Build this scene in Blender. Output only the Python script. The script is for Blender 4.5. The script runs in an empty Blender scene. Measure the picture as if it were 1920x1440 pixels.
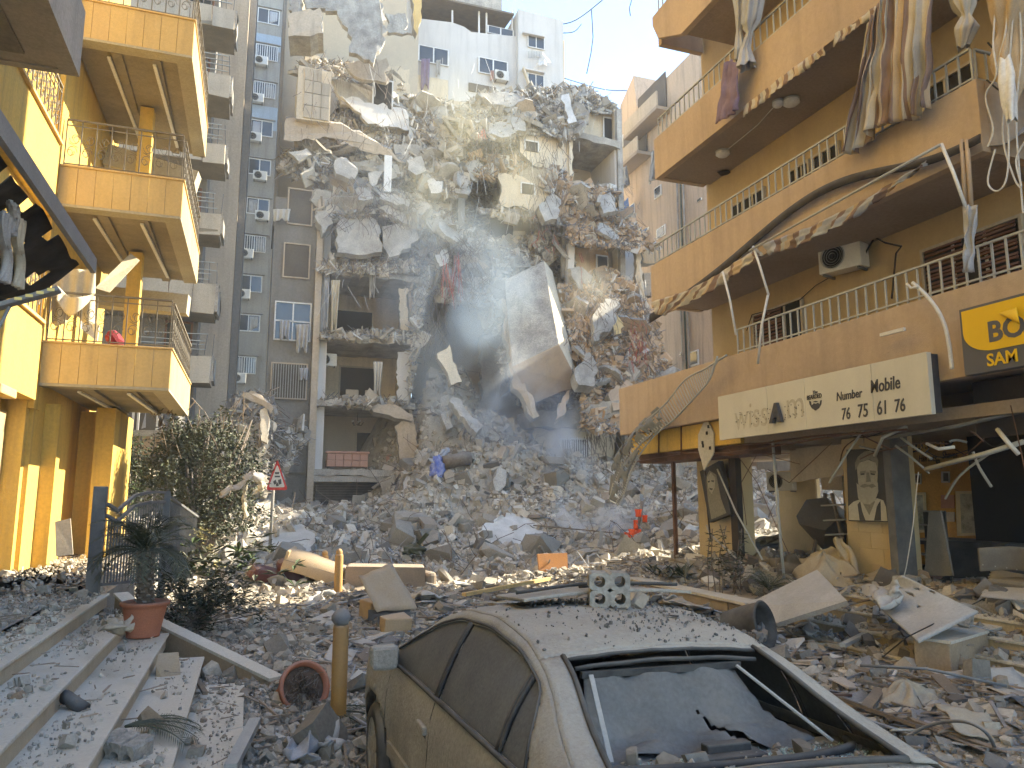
import bpy, bmesh, random
import numpy as np
from math import *
from mathutils import Vector, Matrix, Euler, noise

# ---------------------------------------------------------------- camera, world, sun, exposure
S = bpy.context.scene
COL = S.collection
FPX, YAW, PIT, CZ = 1400., radians(19.1), radians(8.7), 2.3
cam = bpy.data.objects.new('camera', bpy.data.cameras.new('camera')); COL.objects.link(cam)
cam.location = (0, 0, CZ); cam.rotation_euler = (radians(90) + PIT, 0, -YAW)
cam.data.sensor_width = 36; cam.data.lens = 36 * FPX / 1920; cam.data.clip_start = .05; cam.data.clip_end = 3000
S.camera = cam
SUN_AZ, SUN_EL = radians(84), radians(33)          # azimuth clockwise from +Y
W = bpy.data.worlds.new('World'); S.world = W; W.use_nodes = True
wn = W.node_tree; bg = wn.nodes['Background']
sky = wn.nodes.new('ShaderNodeTexSky'); sky.sky_type = 'NISHITA'; sky.sun_disc = False
sky.sun_elevation = SUN_EL; sky.sun_rotation = SUN_AZ; sky.air_density = 1.0; sky.dust_density = 0; sky.ozone_density = 1.2
wn.links.new(sky.outputs[0], bg.inputs[0]); bg.inputs[1].default_value = .15
sl = bpy.data.lights.new('sun', 'SUN'); sl.energy = 5.0; sl.angle = radians(.6); sl.color = (1, .88, .66)
sun = bpy.data.objects.new('sun', sl); COL.objects.link(sun); sun.location = (0, 0, 60)
sdir = Vector((sin(SUN_AZ) * cos(SUN_EL), cos(SUN_AZ) * cos(SUN_EL), sin(SUN_EL)))
sun.rotation_euler = sdir.to_track_quat('Z', 'Y').to_euler()
S.view_settings.view_transform = 'Standard'; S.view_settings.look = 'None'
S.view_settings.exposure = 2.05; S.view_settings.gamma = 1; S.view_settings.use_curve_mapping = False
S.render.engine = 'CYCLES'
S.cycles.use_denoising = True; S.cycles.max_bounces = 6; S.cycles.diffuse_bounces = 4; S.cycles.use_adaptive_sampling = True; S.cycles.adaptive_threshold = .03; S.cycles.volume_bounces = 1
S.cycles.volume_step_rate = 2.0; S.cycles.volume_max_steps = 64

# ---------------------------------------------------------------- helpers
_F = Vector((sin(YAW) * cos(PIT), cos(YAW) * cos(PIT), sin(PIT)))
_R = Vector((cos(YAW), -sin(YAW), 0)); _U = _R.cross(_F)
def at(u, v, x=None, y=None, z=None):
    'the point of a known plane of the place (x, y or z given, metres) seen at photograph pixel u, v'
    r = _F + _R * ((u - 960) / FPX) - _U * ((v - 720) / FPX)
    t = x / r.x if x is not None else (y / r.y if y is not None else (z - CZ) / r.z)
    return Vector((0, 0, CZ)) + r * t
rnd = random.Random(7)
def R_(a, b): return rnd.uniform(a, b)

def nd(t, typ, **k):
    n = t.nodes.new(typ)
    for a, b in k.items(): setattr(n, a, b)
    return n
MATS = {}
def mat(name, c, c2=None, s=.8, rough=.85, bump=.25, bs=14., dust=0., dustc=(.36, .345, .32), streak=0., metal=0., tint=0., fine=.25, spec=.3, emit=0, alpha=1, trans=0, cracks=0, local=False, yel=0):
    m = bpy.data.materials.new(name); MATS[name] = m; m.use_nodes = True
    t = m.node_tree; L = t.links.new; b = t.nodes['Principled BSDF']
    b.inputs['Roughness'].default_value = rough; b.inputs['Metallic'].default_value = metal
    b.inputs['Specular IOR Level'].default_value = spec
    if trans: b.inputs['Transmission Weight'].default_value = trans
    if alpha < 1: b.inputs['Alpha'].default_value = alpha
    geo = nd(t, 'ShaderNodeNewGeometry')
    P = geo.outputs['Position']
    if local:
        tc = nd(t, 'ShaderNodeTexCoord'); P = tc.outputs['Object']
    def nz(scale, detail=6., vec=None, ro=.6):
        n = nd(t, 'ShaderNodeTexNoise'); n.inputs['Scale'].default_value = scale; n.inputs['Detail'].default_value = detail; n.inputs['Roughness'].default_value = ro
        L(vec if vec is not None else P, n.inputs['Vector']); return n.outputs['Fac']
    def ramp(src, a, b_):
        n = nd(t, 'ShaderNodeMapRange'); n.inputs['From Min'].default_value = a; n.inputs['From Max'].default_value = b_; L(src, n.inputs['Value']); return n.outputs[0]
    def mixc(fac, A, B, mode='MIX'):
        n = nd(t, 'ShaderNodeMix', data_type='RGBA', blend_type=mode)
        for sock, v in ((n.inputs['Factor'], fac), (n.inputs['A'], A), (n.inputs['B'], B)):
            if isinstance(v, (int, float)): sock.default_value = v
            elif isinstance(v, tuple): sock.default_value = (*v, 1)
            else: L(v, sock)
        return n.outputs['Result']
    def mth(op, a, b_):
        n = nd(t, 'ShaderNodeMath', operation=op)
        for i, v in enumerate((a, b_)):
            if isinstance(v, (int, float)): n.inputs[i].default_value = v
            else: L(v, n.inputs[i])
        return n.outputs[0]
    c2 = c2 or tuple(x * .75 for x in c)
    col = mixc(ramp(nz(s, 8), .35, .68), tuple(c), tuple(c2))
    if fine:
        f = ramp(nz(s * 17 + 6, 5), .3, .7)
        g = mth('ADD', mth('MULTIPLY', f, fine), 1 - fine * .5)
        cg = nd(t, 'ShaderNodeCombineColor'); [L(g, cg.inputs[i]) for i in range(3)]
        col = mixc(1., col, cg.outputs[0], 'MULTIPLY')
    if streak:
        mp = nd(t, 'ShaderNodeMapping'); mp.inputs['Scale'].default_value = (2.2, 2.2, .16); L(P, mp.inputs['Vector'])
        sf = mth('MULTIPLY', ramp(nz(1.5, 7, mp.outputs[0]), .48, .72), streak)
        col = mixc(sf, col, tuple(x * .42 for x in (c[0] * .5 + .15, c[1] * .5 + .15, c[2] * .5 + .15)))
    if cracks:
        mp = nd(t, 'ShaderNodeMapping'); L(P, mp.inputs['Vector'])
        v = nd(t, 'ShaderNodeTexVoronoi', feature='DISTANCE_TO_EDGE'); v.inputs['Scale'].default_value = cracks
        wv = nd(t, 'ShaderNodeVectorMath', operation='ADD'); w2 = nd(t, 'ShaderNodeTexNoise'); w2.inputs['Scale'].default_value = cracks * 3; L(P, w2.inputs['Vector'])
        L(P, wv.inputs[0]); L(w2.outputs['Color'], wv.inputs[1]); L(wv.outputs[0], v.inputs['Vector'])
        cf = mth('MULTIPLY', mth('LESS_THAN', v.outputs['Distance'], .012), ramp(nz(s * .7 + .2, 3), .5, .55))
        col = mixc(cf, col, (.05, .045, .04))
    if tint:
        at_ = nd(t, 'ShaderNodeAttribute', attribute_name='tint')
        oi = nd(t, 'ShaderNodeObjectInfo')
        q = mth('ADD', mth('MULTIPLY', at_.outputs['Fac'], tint * 1.3), mth('MULTIPLY', oi.outputs['Random'], tint * .5))
        g = mth('ADD', q, 1 - tint * .9)
        cg = nd(t, 'ShaderNodeCombineColor'); [L(g, cg.inputs[i]) for i in range(3)]
        col = mixc(1., col, cg.outputs[0], 'MULTIPLY')
        hue = mth('FRACT', mth('MULTIPLY', mth('ADD', at_.outputs['Fac'], oi.outputs['Random']), 7.31), 0)
        col = mixc(mth('MULTIPLY', mth('GREATER_THAN', hue, .92), .2 if not yel else yel), col, (.46, .33, .22))
    if dust:
        sp = nd(t, 'ShaderNodeSeparateXYZ'); L(geo.outputs['Normal'], sp.inputs[0])
        up = ramp(sp.outputs['Z'], .0, .75)
        df = mth('MULTIPLY', mth('MULTIPLY', up, ramp(nz(3.1, 8), .25, .6)), dust)
        df = mth('MAXIMUM', df, mth('MULTIPLY', ramp(nz(1.7, 6), .5, .75), dust * .35))
        col = mixc(df, col, dustc)
        rr = mth('ADD', mth('MULTIPLY', df, .9 - rough if rough < .9 else 0), rough); L(rr, b.inputs['Roughness'])
    L(col, b.inputs['Base Color'])
    if emit:
        L(col, b.inputs['Emission Color']); b.inputs['Emission Strength'].default_value = emit
    if bump:
        bp = nd(t, 'ShaderNodeBump'); bp.inputs['Strength'].default_value = min(1, bump); bp.inputs['Distance'].default_value = .02 if bs > 5 else .06
        L(nz(bs, 8, None, .65), bp.inputs['Height']); L(bp.outputs[0], b.inputs['Normal'])
    return m

def tag(o, label=None, cat=None, group=None, kind=None):
    if label: o['label'] = label
    if cat: o['category'] = cat
    if group: o['group'] = group
    if kind: o['kind'] = kind
    return o
def thing(name, loc, label, cat, group=None):
    o = bpy.data.objects.new(name, None); COL.objects.link(o); o.location = loc; o.empty_display_size = .2
    return tag(o, label, cat, group)
def wloc(o):
    v = Vector((0, 0, 0))
    while o is not None: v += o.location; o = o.parent
    return v

class G:
    'collects world-space geometry for ONE mesh object'
    def __init__(s): s.v = []; s.f = []; s.m = []; s.sm = []
    def add(s, vs, fs, m=0, smooth=False):
        k = len(s.v); s.v += [tuple(p) for p in vs]
        for f in fs: s.f.append([i + k for i in f]); s.m.append(m); s.sm.append(smooth)
        return s
    def box(s, c, d, rz=0, R=None, m=0, jit=0):
        h = Vector(d) / 2; M = R if R is not None else Matrix.Rotation(rz, 3, 'Z'); c = Vector(c); vs = []
        for i in range(8):
            p = Vector((h.x if i & 1 else -h.x, h.y if i & 2 else -h.y, h.z if i & 4 else -h.z))
            if jit: p += Vector((R_(-jit, jit), R_(-jit, jit), R_(-jit, jit)))
            vs.append(c + M @ p)
        return s.add(vs, [(0, 2, 3, 1), (4, 5, 7, 6), (0, 1, 5, 4), (2, 6, 7, 3), (0, 4, 6, 2), (1, 3, 7, 5)], m)
    def bb(s, x0, y0, z0, x1, y1, z1, m=0, jit=0):
        return s.box(((x0 + x1) / 2, (y0 + y1) / 2, (z0 + z1) / 2), (abs(x1 - x0), abs(y1 - y0), abs(z1 - z0)), m=m, jit=jit)
    def beam(s, a, b, w, h=None, m=0, roll=0):
        a = Vector(a); b = Vector(b); d = b - a; q = d.to_track_quat('Z', 'Y').to_matrix() @ Matrix.Rotation(roll, 3, 'Z')
        return s.box((a + b) / 2, (w, h or w, d.length), R=q, m=m)
    def tube(s, pts, r, n=6, m=0, cap=True, closed=False):
        pts = [Vector(p) for p in pts]; N = len(pts); rings = []; up = None
        for i, p in enumerate(pts):
            a = pts[i - 1] if i else (pts[-1] if closed else p); b = pts[(i + 1) % N] if (i < N - 1 or closed) else p
            d = (b - a); d = d.normalized() if d.length > 1e-9 else Vector((0, 0, 1))
            if up is None: up = d.orthogonal().normalized()
            up = (up - d * up.dot(d)); up = up.normalized() if up.length > 1e-6 else d.orthogonal().normalized()
            w = d.cross(up); rr = r[i] if isinstance(r, (list, tuple)) else r
            rings.append([p + (up * cos(2 * pi * k / n) + w * sin(2 * pi * k / n)) * rr for k in range(n)])
        vs = [q for rg in rings for q in rg]; fs = []
        for i in range(N if closed else N - 1):
            j = (i + 1) % N
            for k in range(n): fs.append((i * n + k, i * n + (k + 1) % n, j * n + (k + 1) % n, j * n + k))
        if cap and not closed: fs += [tuple(range(n))[::-1], tuple((N - 1) * n + k for k in range(n))]
        return s.add(vs, fs, m, n > 5)
    def lathe(s, c, prof, n=20, M=None, m=0, smooth=True):
        c = Vector(c); M = M or Matrix.Identity(3); vs = []; fs = []
        for r, z in prof:
            for k in range(n): vs.append(c + M @ Vector((r * cos(2 * pi * k / n), r * sin(2 * pi * k / n), z)))
        for i in range(len(prof) - 1):
            for k in range(n): fs.append((i * n + k, i * n + (k + 1) % n, (i + 1) * n + (k + 1) % n, (i + 1) * n + k))
        return s.add(vs, fs, m, smooth)
    def plate(s, pts, off, m=0, m2=None):
        pts = [Vector(p) for p in pts]; n = len(pts); off = Vector(off)
        s.add(pts + [p + off for p in pts], [tuple(range(n)), tuple(range(2 * n - 1, n - 1, -1))], m)
        s.add(pts + [p + off for p in pts], [(i, (i + 1) % n, n + (i + 1) % n, n + i) for i in range(n)], m if m2 is None else m2)
        return s
    def grid(s, fn, nu, nv, m=0, smooth=True):
        vs = [fn(i / nu, j / nv) for j in range(nv + 1) for i in range(nu + 1)]; w = nu + 1
        return s.add(vs, [(j * w + i, j * w + i + 1, (j + 1) * w + i + 1, (j + 1) * w + i) for j in range(nv) for i in range(nu)], m, smooth)
    def chunk(s, c, d, R=None, m=0, k=None):
        B = CH[rnd.randrange(len(CH)) if k is None else k]; M = R or Euler((R_(0, 6), R_(0, 6), R_(0, 6))).to_matrix(); c = Vector(c)
        return s.add([c + M @ Vector((p[0] * d[0], p[1] * d[1], p[2] * d[2])) for p in B[0]], B[1], m)
    def build(s, name, mats, parent=None, label=None, cat=None, group=None, kind=None, bevel=0, sub=0, solid=0, loc=None, fix=False, each=False):
        if each:                                      # every box becomes a part of its own
            out = []
            for k in range(len(s.v) // 8): q = G(); q.v = s.v[k * 8:k * 8 + 8]; q.f = [[i - k * 8 for i in f] for f in s.f[k * 6:k * 6 + 6]]; q.m = s.m[k * 6:k * 6 + 6]; q.sm = s.sm[k * 6:k * 6 + 6]; out.append(q.build(name, mats, parent, label, cat, group, kind, bevel))
            return out[0]
        me = bpy.data.meshes.new(name)
        if loc is None: loc = Vector((0, 0, 0)) if parent is not None or not s.v else (lambda a: Vector((a[:, 0].mean(), a[:, 1].mean(), a[:, 2].min())))(np.array(s.v))
        base = wloc(parent) + Vector(loc) if parent is not None else Vector(loc)
        me.from_pydata([(p[0] - base.x, p[1] - base.y, p[2] - base.z) for p in s.v], [], s.f)
        mats = mats if isinstance(mats, (list, tuple)) else [mats]
        for m in mats: me.materials.append(MATS[m] if isinstance(m, str) else m)
        if len(mats) > 1: me.polygons.foreach_set('material_index', s.m)
        if any(s.sm): me.polygons.foreach_set('use_smooth', s.sm)
        me.update()
        if fix:
            bm = bmesh.new(); bm.from_mesh(me); bmesh.ops.remove_doubles(bm, verts=bm.verts, dist=1e-4); bmesh.ops.recalc_face_normals(bm, faces=bm.faces); bm.to_mesh(me); bm.free()
        o = bpy.data.objects.new(name, me); COL.objects.link(o); o.parent = parent; o.location = loc
        if solid:
            q = o.modifiers.new('s', 'SOLIDIFY'); q.thickness = solid; q.offset = 0
        if bevel:
            q = o.modifiers.new('b', 'BEVEL'); q.width = bevel; q.segments = 2; q.limit_method = 'ANGLE'
        if sub:
            q = o.modifiers.new('u', 'SUBSURF'); q.levels = q.render_levels = sub
        return tag(o, label, cat, group, kind)
def kids(o): return [c for c in o.children]
def copy_tree(o, parent=None):
    c = o.copy(); COL.objects.link(c); c.parent = parent
    for ch in kids(o): copy_tree(ch, c)
    return c
def place(proto, used, loc, rz=0, label=None, group=None, sc=1):
    'the first call moves the prototype itself, later ones copy it and its parts'
    o = proto if not used.get(proto.name) else copy_tree(proto)
    used[proto.name] = 1
    o.location = loc; o.rotation_euler = (0, 0, rz); o.scale = (sc, sc, sc)
    if label: o['label'] = label
    if group: o['group'] = group
    return o
USED = {}

# irregular broken pieces: corner-cut, skewed boxes
def hull(seed):
    r = random.Random(seed); bm = bmesh.new(); drop = set(r.sample(range(8), r.choice((0, 1, 1, 2))))
    sk = r.uniform(-.35, .35), r.uniform(-.35, .35)
    for i in range(8):
        p = [(.5 if i & b else -.5) for b in (1, 2, 4)]
        if i in drop:
            for ax in range(3):
                q = list(p); q[ax] *= r.uniform(-.2, .55); bm.verts.new(q)
            continue
        q = [x * r.uniform(.62, 1) for x in p]; q[0] += sk[0] * q[2]; q[1] += sk[1] * q[0]; bm.verts.new(q)
    bmesh.ops.convex_hull(bm, input=bm.verts[:])
    for v in [v for v in bm.verts if not v.link_faces]: bm.verts.remove(v)
    bm.verts.index_update(); bmesh.ops.recalc_face_normals(bm, faces=bm.faces)
    out = ([tuple(v.co) for v in bm.verts], [tuple(v.index for v in f.verts) for f in bm.faces]); bm.free(); return out
CH = [hull(100 + i) for i in range(18)]
def boxy(seed):
    r = random.Random(seed)
    vs = [((.5 if i & 1 else -.5) * r.uniform(.7, 1), (.5 if i & 2 else -.5) * r.uniform(.7, 1), (.5 if i & 4 else -.5) * r.uniform(.8, 1)) for i in range(8)]
    q = [(0, 2, 3, 1), (4, 5, 7, 6), (0, 1, 5, 4), (2, 6, 7, 3), (0, 4, 6, 2), (1, 3, 7, 5)]
    return vs, [t for f in q for t in ((f[0], f[1], f[2]), (f[0], f[2], f[3]))]
BX = [boxy(i) for i in range(6)]

def randrot(n, rg, tilt=1.):
    a = rg.uniform(0, 2 * pi, n); b = rg.uniform(-1, 1, n) * tilt * pi / 2; c = rg.uniform(-1, 1, n) * tilt * pi / 2
    ca, sa, cb, sb, cc, sc = np.cos(a), np.sin(a), np.cos(b), np.sin(b), np.cos(c), np.sin(c)
    Rz = np.zeros((n, 3, 3)); Rz[:, 0, 0] = ca; Rz[:, 0, 1] = -sa; Rz[:, 1, 0] = sa; Rz[:, 1, 1] = ca; Rz[:, 2, 2] = 1
    Ry = np.zeros((n, 3, 3)); Ry[:, 0, 0] = cb; Ry[:, 0, 2] = sb; Ry[:, 2, 0] = -sb; Ry[:, 2, 2] = cb; Ry[:, 1, 1] = 1
    Rx = np.zeros((n, 3, 3)); Rx[:, 0, 0] = 1; Rx[:, 1, 1] = cc; Rx[:, 1, 2] = -sc; Rx[:, 2, 1] = sc; Rx[:, 2, 2] = cc
    return Rz @ Ry @ Rx
def masses(name, sets, mats, parent=None, label=None, cat=None, extra=None, loc=None):
    '''thousands of loose pieces as one stuff object; sets: (shapes, points, sizes(n,3), tilt, material index)
    extra: (verts, faces(quads list), material index) ground sheet'''
    rg = np.random.default_rng(len(name) * 13 + 5)
    V = []; T = []; MI = []; TI = []; k = 0
    for shapes, pts, sizes, tilt, mi in sets:
        n = len(pts)
        if n == 0: continue
        Rm = randrot(n, rg, tilt); which = rg.integers(0, len(shapes), n); tt = rg.uniform(0, 1, n)
        for w, (bv, bf) in enumerate(shapes):
            idx = np.nonzero(which == w)[0]
            if not len(idx): continue
            bv = np.array(bv); tri = np.array([t for f in bf for t in [(f[0], f[i], f[i + 1]) for i in range(1, len(f) - 1)]])
            P = np.einsum('nij,nkj->nki', Rm[idx], bv[None] * sizes[idx][:, None, :]) + pts[idx][:, None, :]
            V.append(P.reshape(-1, 3)); T.append((tri[None] + (np.arange(len(idx)) * len(bv))[:, None, None] + k).reshape(-1, 3))
            MI.append(np.full(len(idx) * len(tri), mi)); TI.append(np.repeat(tt[idx], len(tri))); k += len(idx) * len(bv)
    if extra:
        for ev, ef, mi in extra:
            ev = np.array(ev); tri = np.array(ef)
            V.append(ev); T.append(tri + k); MI.append(np.full(len(tri), mi)); TI.append(np.full(len(tri), .35)); k += len(ev)
    V = np.concatenate(V); T = np.concatenate(T); MI = np.concatenate(MI); TI = np.concatenate(TI)
    base = np.array(loc if loc is not None else (V[:, 0].mean(), V[:, 1].mean(), V[:, 2].min()))
    me = bpy.data.meshes.new(name); me.vertices.add(len(V)); me.vertices.foreach_set('co', (V - base).ravel().astype('f'))
    me.loops.add(len(T) * 3); me.loops.foreach_set('vertex_index', T.ravel().astype('i'))
    me.polygons.add(len(T)); me.polygons.foreach_set('loop_start', (np.arange(len(T)) * 3).astype('i')); me.polygons.foreach_set('loop_total', np.full(len(T), 3, 'i'))
    for m in mats: me.materials.append(MATS[m])
    me.polygons.foreach_set('material_index', MI.astype('i'))
    me.update(); me.validate(); me.shade_flat()
    a = me.attributes.new('tint', 'FLOAT', 'FACE')
    if len(a.data) == len(TI): a.data.foreach_set('value', TI.astype('f'))
    o = bpy.data.objects.new(name, me); COL.objects.link(o); o.location = base; o.parent = parent
    return tag(o, label, cat, None, 'stuff')
def tri_grid(X, Y, Z):
    h, w = X.shape; v = np.stack([X, Y, Z], -1).reshape(-1, 3); i = np.arange(h * w).reshape(h, w)
    a, b, c, d = i[:-1, :-1].ravel(), i[:-1, 1:].ravel(), i[1:, 1:].ravel(), i[1:, :-1].ravel()
    return v, np.concatenate([np.stack([a, b, c], 1), np.stack([a, c, d], 1)])
def text_geo(body, size, g, org, ux, uy, depth=.004, m=0, shear=0., bold=0.):
    'real lettering: font outlines turned into mesh on the plane org + ux, uy'
    cu = bpy.data.curves.new('lettering', 'FONT'); cu.body = body; cu.size = size; cu.extrude = depth; cu.shear = shear; cu.offset = bold; cu.resolution_u = 3
    o = bpy.data.objects.new('lettering', cu); COL.objects.link(o)
    dg = bpy.context.evaluated_depsgraph_get(); me = o.evaluated_get(dg).to_mesh()
    ux = Vector(ux).normalized(); uy = Vector(uy).normalized(); n = ux.cross(uy)
    g.add([Vector(org) + ux * p.co.x + uy * p.co.y + n * p.co.z for p in me.vertices], [tuple(f.vertices) for f in me.polygons], m)
    w = max((p.co.x for p in me.vertices), default=0)
    o.evaluated_get(dg).to_mesh_clear(); bpy.data.objects.remove(o); bpy.data.curves.remove(cu)
    return w
def jag(pts, amp, n, r=None):
    'breaks the edges of an outline: subdivides and displaces at random'
    pts = [Vector(p) for p in pts]; out = []; N = len(pts)
    for i in range(N):
        a, b = pts[i], pts[(i + 1) % N]; d = b - a; L_ = d.length
        k = max(1, int(L_ / n)); out.append(a)
        for j in range(1, k):
            p = a + d * (j / k); e = Vector((R_(-1, 1), R_(-.3, .3) * 0, R_(-1, 1))) * amp; out.append(p + e)
    return out
def px(pts, y): return [at(u, v, y=y) for u, v in pts]
# ---------------------------------------------------------------- materials
DU = (.33, .315, .29)
mat('asphalt', (.17, .165, .155), (.25, .24, .225), s=.9, bump=.6, bs=30, rough=.95)
mat('dusty_paving', (.36, .345, .315), (.27, .26, .24), s=1.5, bump=.5, bs=22, fine=.4)
mat('rubble', (.42, .385, .322), (.275, .253, .215), s=1.3, tint=.5, bump=.5, bs=10, fine=.35)
mat('rubble_warm', (.47, .345, .225), (.35, .26, .175), s=1.3, tint=.5, bump=.5, bs=10, fine=.35)  # tan masonry, and sun warmth of the ruin's right tiers put into the colour
mat('rubble_tan', (.42, .375, .3), (.3, .265, .215), s=1.3, tint=.5, bump=.5, bs=10, fine=.35)
mat('rubble_white', (.56, .535, .48), (.45, .43, .385), s=1.3, tint=.25, bump=.3, bs=10)
mat('rubble_bed', (.4, .37, .31), (.27, .25, .212), s=2.5, bump=1, bs=9, fine=.5)
mat('rubble_dark', (.13, .125, .12), (.2, .19, .18), s=1.5, tint=.5, bump=.4)
mat('wood_scrap', (.3, .245, .185), (.22, .185, .15), s=3, tint=.5, bump=.2)
mat('tin_scrap', (.3, .31, .33), (.2, .21, .22), s=3, tint=.5, rough=.6, metal=.2)
mat('concrete', (.42, .395, .345), (.22, .205, .18), s=1.3, bump=1, bs=9, streak=.4, fine=.6)
mat('concrete_pale', (.46, .435, .385), (.27, .253, .223), s=1.3, bump=1, bs=8, fine=.6, streak=.25)
mat('concrete_smoked', (.44, .405, .345), (.2, .188, .168), s=.5, bump=1, bs=8, streak=.6, fine=.6)
mat('white_slab', (.62, .6, .56), (.42, .405, .365), s=1.2, bump=.7, bs=8, fine=.2)
mat('plaster_tan', (.46, .355, .25), (.39, .3, .215), s=.5, bump=.35, bs=40, streak=.28, fine=.12)
mat('plaster_ochre', (.47, .35, .19), (.4, .3, .16), s=.6, bump=.2, bs=30, streak=.15, fine=.1)
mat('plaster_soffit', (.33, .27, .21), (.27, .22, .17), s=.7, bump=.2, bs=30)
mat('plaster_yellow', (.64, .43, .1), (.54, .36, .09), s=.6, bump=.25, bs=30, streak=.45, fine=.2)
mat('panel_yellow', (.64, .47, .21), (.57, .41, .18), s=1.1, bump=.15, bs=30, streak=.35, fine=.15, tint=.1)
mat('panel_edge', (.62, .44, .2), (.52, .36, .17), s=1, bump=.1)
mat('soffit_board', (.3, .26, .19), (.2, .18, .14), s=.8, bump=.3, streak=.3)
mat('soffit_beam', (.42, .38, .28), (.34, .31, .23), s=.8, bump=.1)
mat('beige_wall', (.47, .39, .29), (.38, .32, .25), s=.3, bump=.3, streak=.35)
mat('beige_panel', (.47, .41, .32), (.39, .34, .265), s=.8, bump=.2, streak=.3)
mat('grey_plaster', (.37, .35, .31), (.25, .238, .215), s=.22, bump=.3, streak=.5)
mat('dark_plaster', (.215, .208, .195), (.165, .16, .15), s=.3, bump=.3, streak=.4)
mat('white_plaster', (.58, .565, .54), (.5, .485, .46), s=.3, bump=.2, streak=.25, fine=.06)
mat('cream_plaster', (.66, .57, .42), (.55, .47, .35), s=.4, bump=.25, streak=.25)
mat('room_wall', (.5, .43, .32), (.42, .36, .28), s=.6, bump=.1, fine=.1)
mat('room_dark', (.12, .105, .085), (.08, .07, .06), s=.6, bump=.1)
mat('orange_wall', (.5, .3, .13), (.62, .45, .27), s=.7, bump=.2, streak=.3)
mat('red_wall', (.4, .22, .17), (.33, .2, .16), s=.6)
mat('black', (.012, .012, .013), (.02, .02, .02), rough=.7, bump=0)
mat('glass_dark', (.03, .04, .05), (.05, .06, .07), rough=.08, bump=0, spec=.8, fine=0)
mat('glass_blue', (.08, .11, .14), (.12, .15, .17), rough=.1, bump=0, spec=.8, fine=0)
mat('frame_white', (.7, .7, .68), (.6, .6, .58), rough=.5, bump=0)
mat('ac_white', (.66, .65, .61), (.55, .54, .5), s=3, rough=.6, bump=0, dust=.3)
mat('rail_grey', (.4, .41, .39), (.32, .33, .32), s=3, rough=.6, bump=.1, dust=.3)
mat('rail_dark', (.1, .105, .11), (.16, .16, .16), s=4, rough=.6, bump=.1, dust=.6)
mat('iron', (.14, .125, .1), (.2, .18, .14), s=6, rough=.7, bump=.1, dust=.4)
mat('rebar', (.18, .14, .11), (.13, .11, .1), s=6, rough=.9, bump=0)
mat('wire_black', (.03, .03, .03), rough=.6, bump=0)
mat('wire_white', (.6, .59, .56), rough=.6, bump=0)
mat('wire_red', (.42, .1, .07), rough=.6, bump=0)
mat('marble', (.6, .56, .47), (.5, .465, .39), s=1.4, rough=.8, bump=.15, dust=.85, dustc=(.55, .515, .435), fine=.35)
mat('riser', (.5, .43, .31), (.42, .36, .27), s=1.5, rough=.85, bump=.15, fine=.15, streak=.2)
mat('riser_yellow', (.5, .4, .24), (.42, .34, .21), s=1.5, rough=.8, bump=.15, dust=.5)
mat('orange_plaster', (.46, .35, .22), (.37, .29, .2), s=1.5, bump=.3, dust=.7)
mat('tile_yellow', (.56, .45, .26), (.5, .4, .23), s=1.5, rough=.6, bump=.15, tint=.15, fine=.1)
mat('stone_rough', (.45, .36, .25), (.35, .29, .21), s=4, bump=1, bs=16, dust=.4, tint=.2)
mat('leaf_dusty', (.05, .07, .035), (.095, .11, .07), s=3, tint=.5, rough=.8, bump=0, dust=.35, dustc=(.27, .26, .22), yel=.01)
mat('leaf_green', (.07, .11, .035), (.05, .08, .03), s=3, tint=.5, rough=.7, bump=0, yel=.01)
mat('leaf_yellow', (.5, .46, .2), (.4, .36, .18), s=3, tint=.4, rough=.7, bump=0)
mat('bark', (.13, .1, .075), (.2, .17, .14), s=8, bump=.6, bs=30, dust=.3)
mat('terracotta', (.42, .15, .075), (.36, .14, .08), s=3, rough=.7, bump=.15, dust=.35)
mat('soil', (.1, .065, .045), (.16, .12, .09), s=8, bump=1, bs=30)

def nfield(X, Y, sc, seed=0, oc=4):
    'fractal noise on numpy arrays'
    rg = np.random.default_rng(seed); out = np.zeros_like(X); amp = 1.; tot = 0
    for o in range(oc):
        g = rg.uniform(-1, 1, (64, 64)); x = X * sc + 31.7; y = Y * sc + 17.3
        xi = np.floor(x).astype(int); yi = np.floor(y).astype(int); fx = x - xi; fy = y - yi
        fx = fx * fx * (3 - 2 * fx); fy = fy * fy * (3 - 2 * fy)
        q = lambda a, b: g[a % 64, b % 64]
        out += amp * ((q(xi, yi) * (1 - fx) + q(xi + 1, yi) * fx) * (1 - fy) + (q(xi, yi + 1) * (1 - fx) + q(xi + 1, yi + 1) * fx) * fy)
        tot += amp; amp *= .5; sc *= 2.1
    return out / tot

# ---------------------------------------------------------------- the ground
g = G(); g.add([(-400, -400, 0), (400, -400, 0), (400, 400, 0), (-400, 400, 0)], [(0, 1, 2, 3)])
g.build('ground', 'asphalt', kind='structure')
g = G(); g.bb(-.45, 4, .004, .78, 27, .14)                          # pavement with its kerb line
g.build('pavement', 'dusty_paving', kind='structure')
g = G(); g.bb(.782, 4, .004, .93, 27, .15)
g.build('kerb', 'marble', kind='structure')

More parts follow.
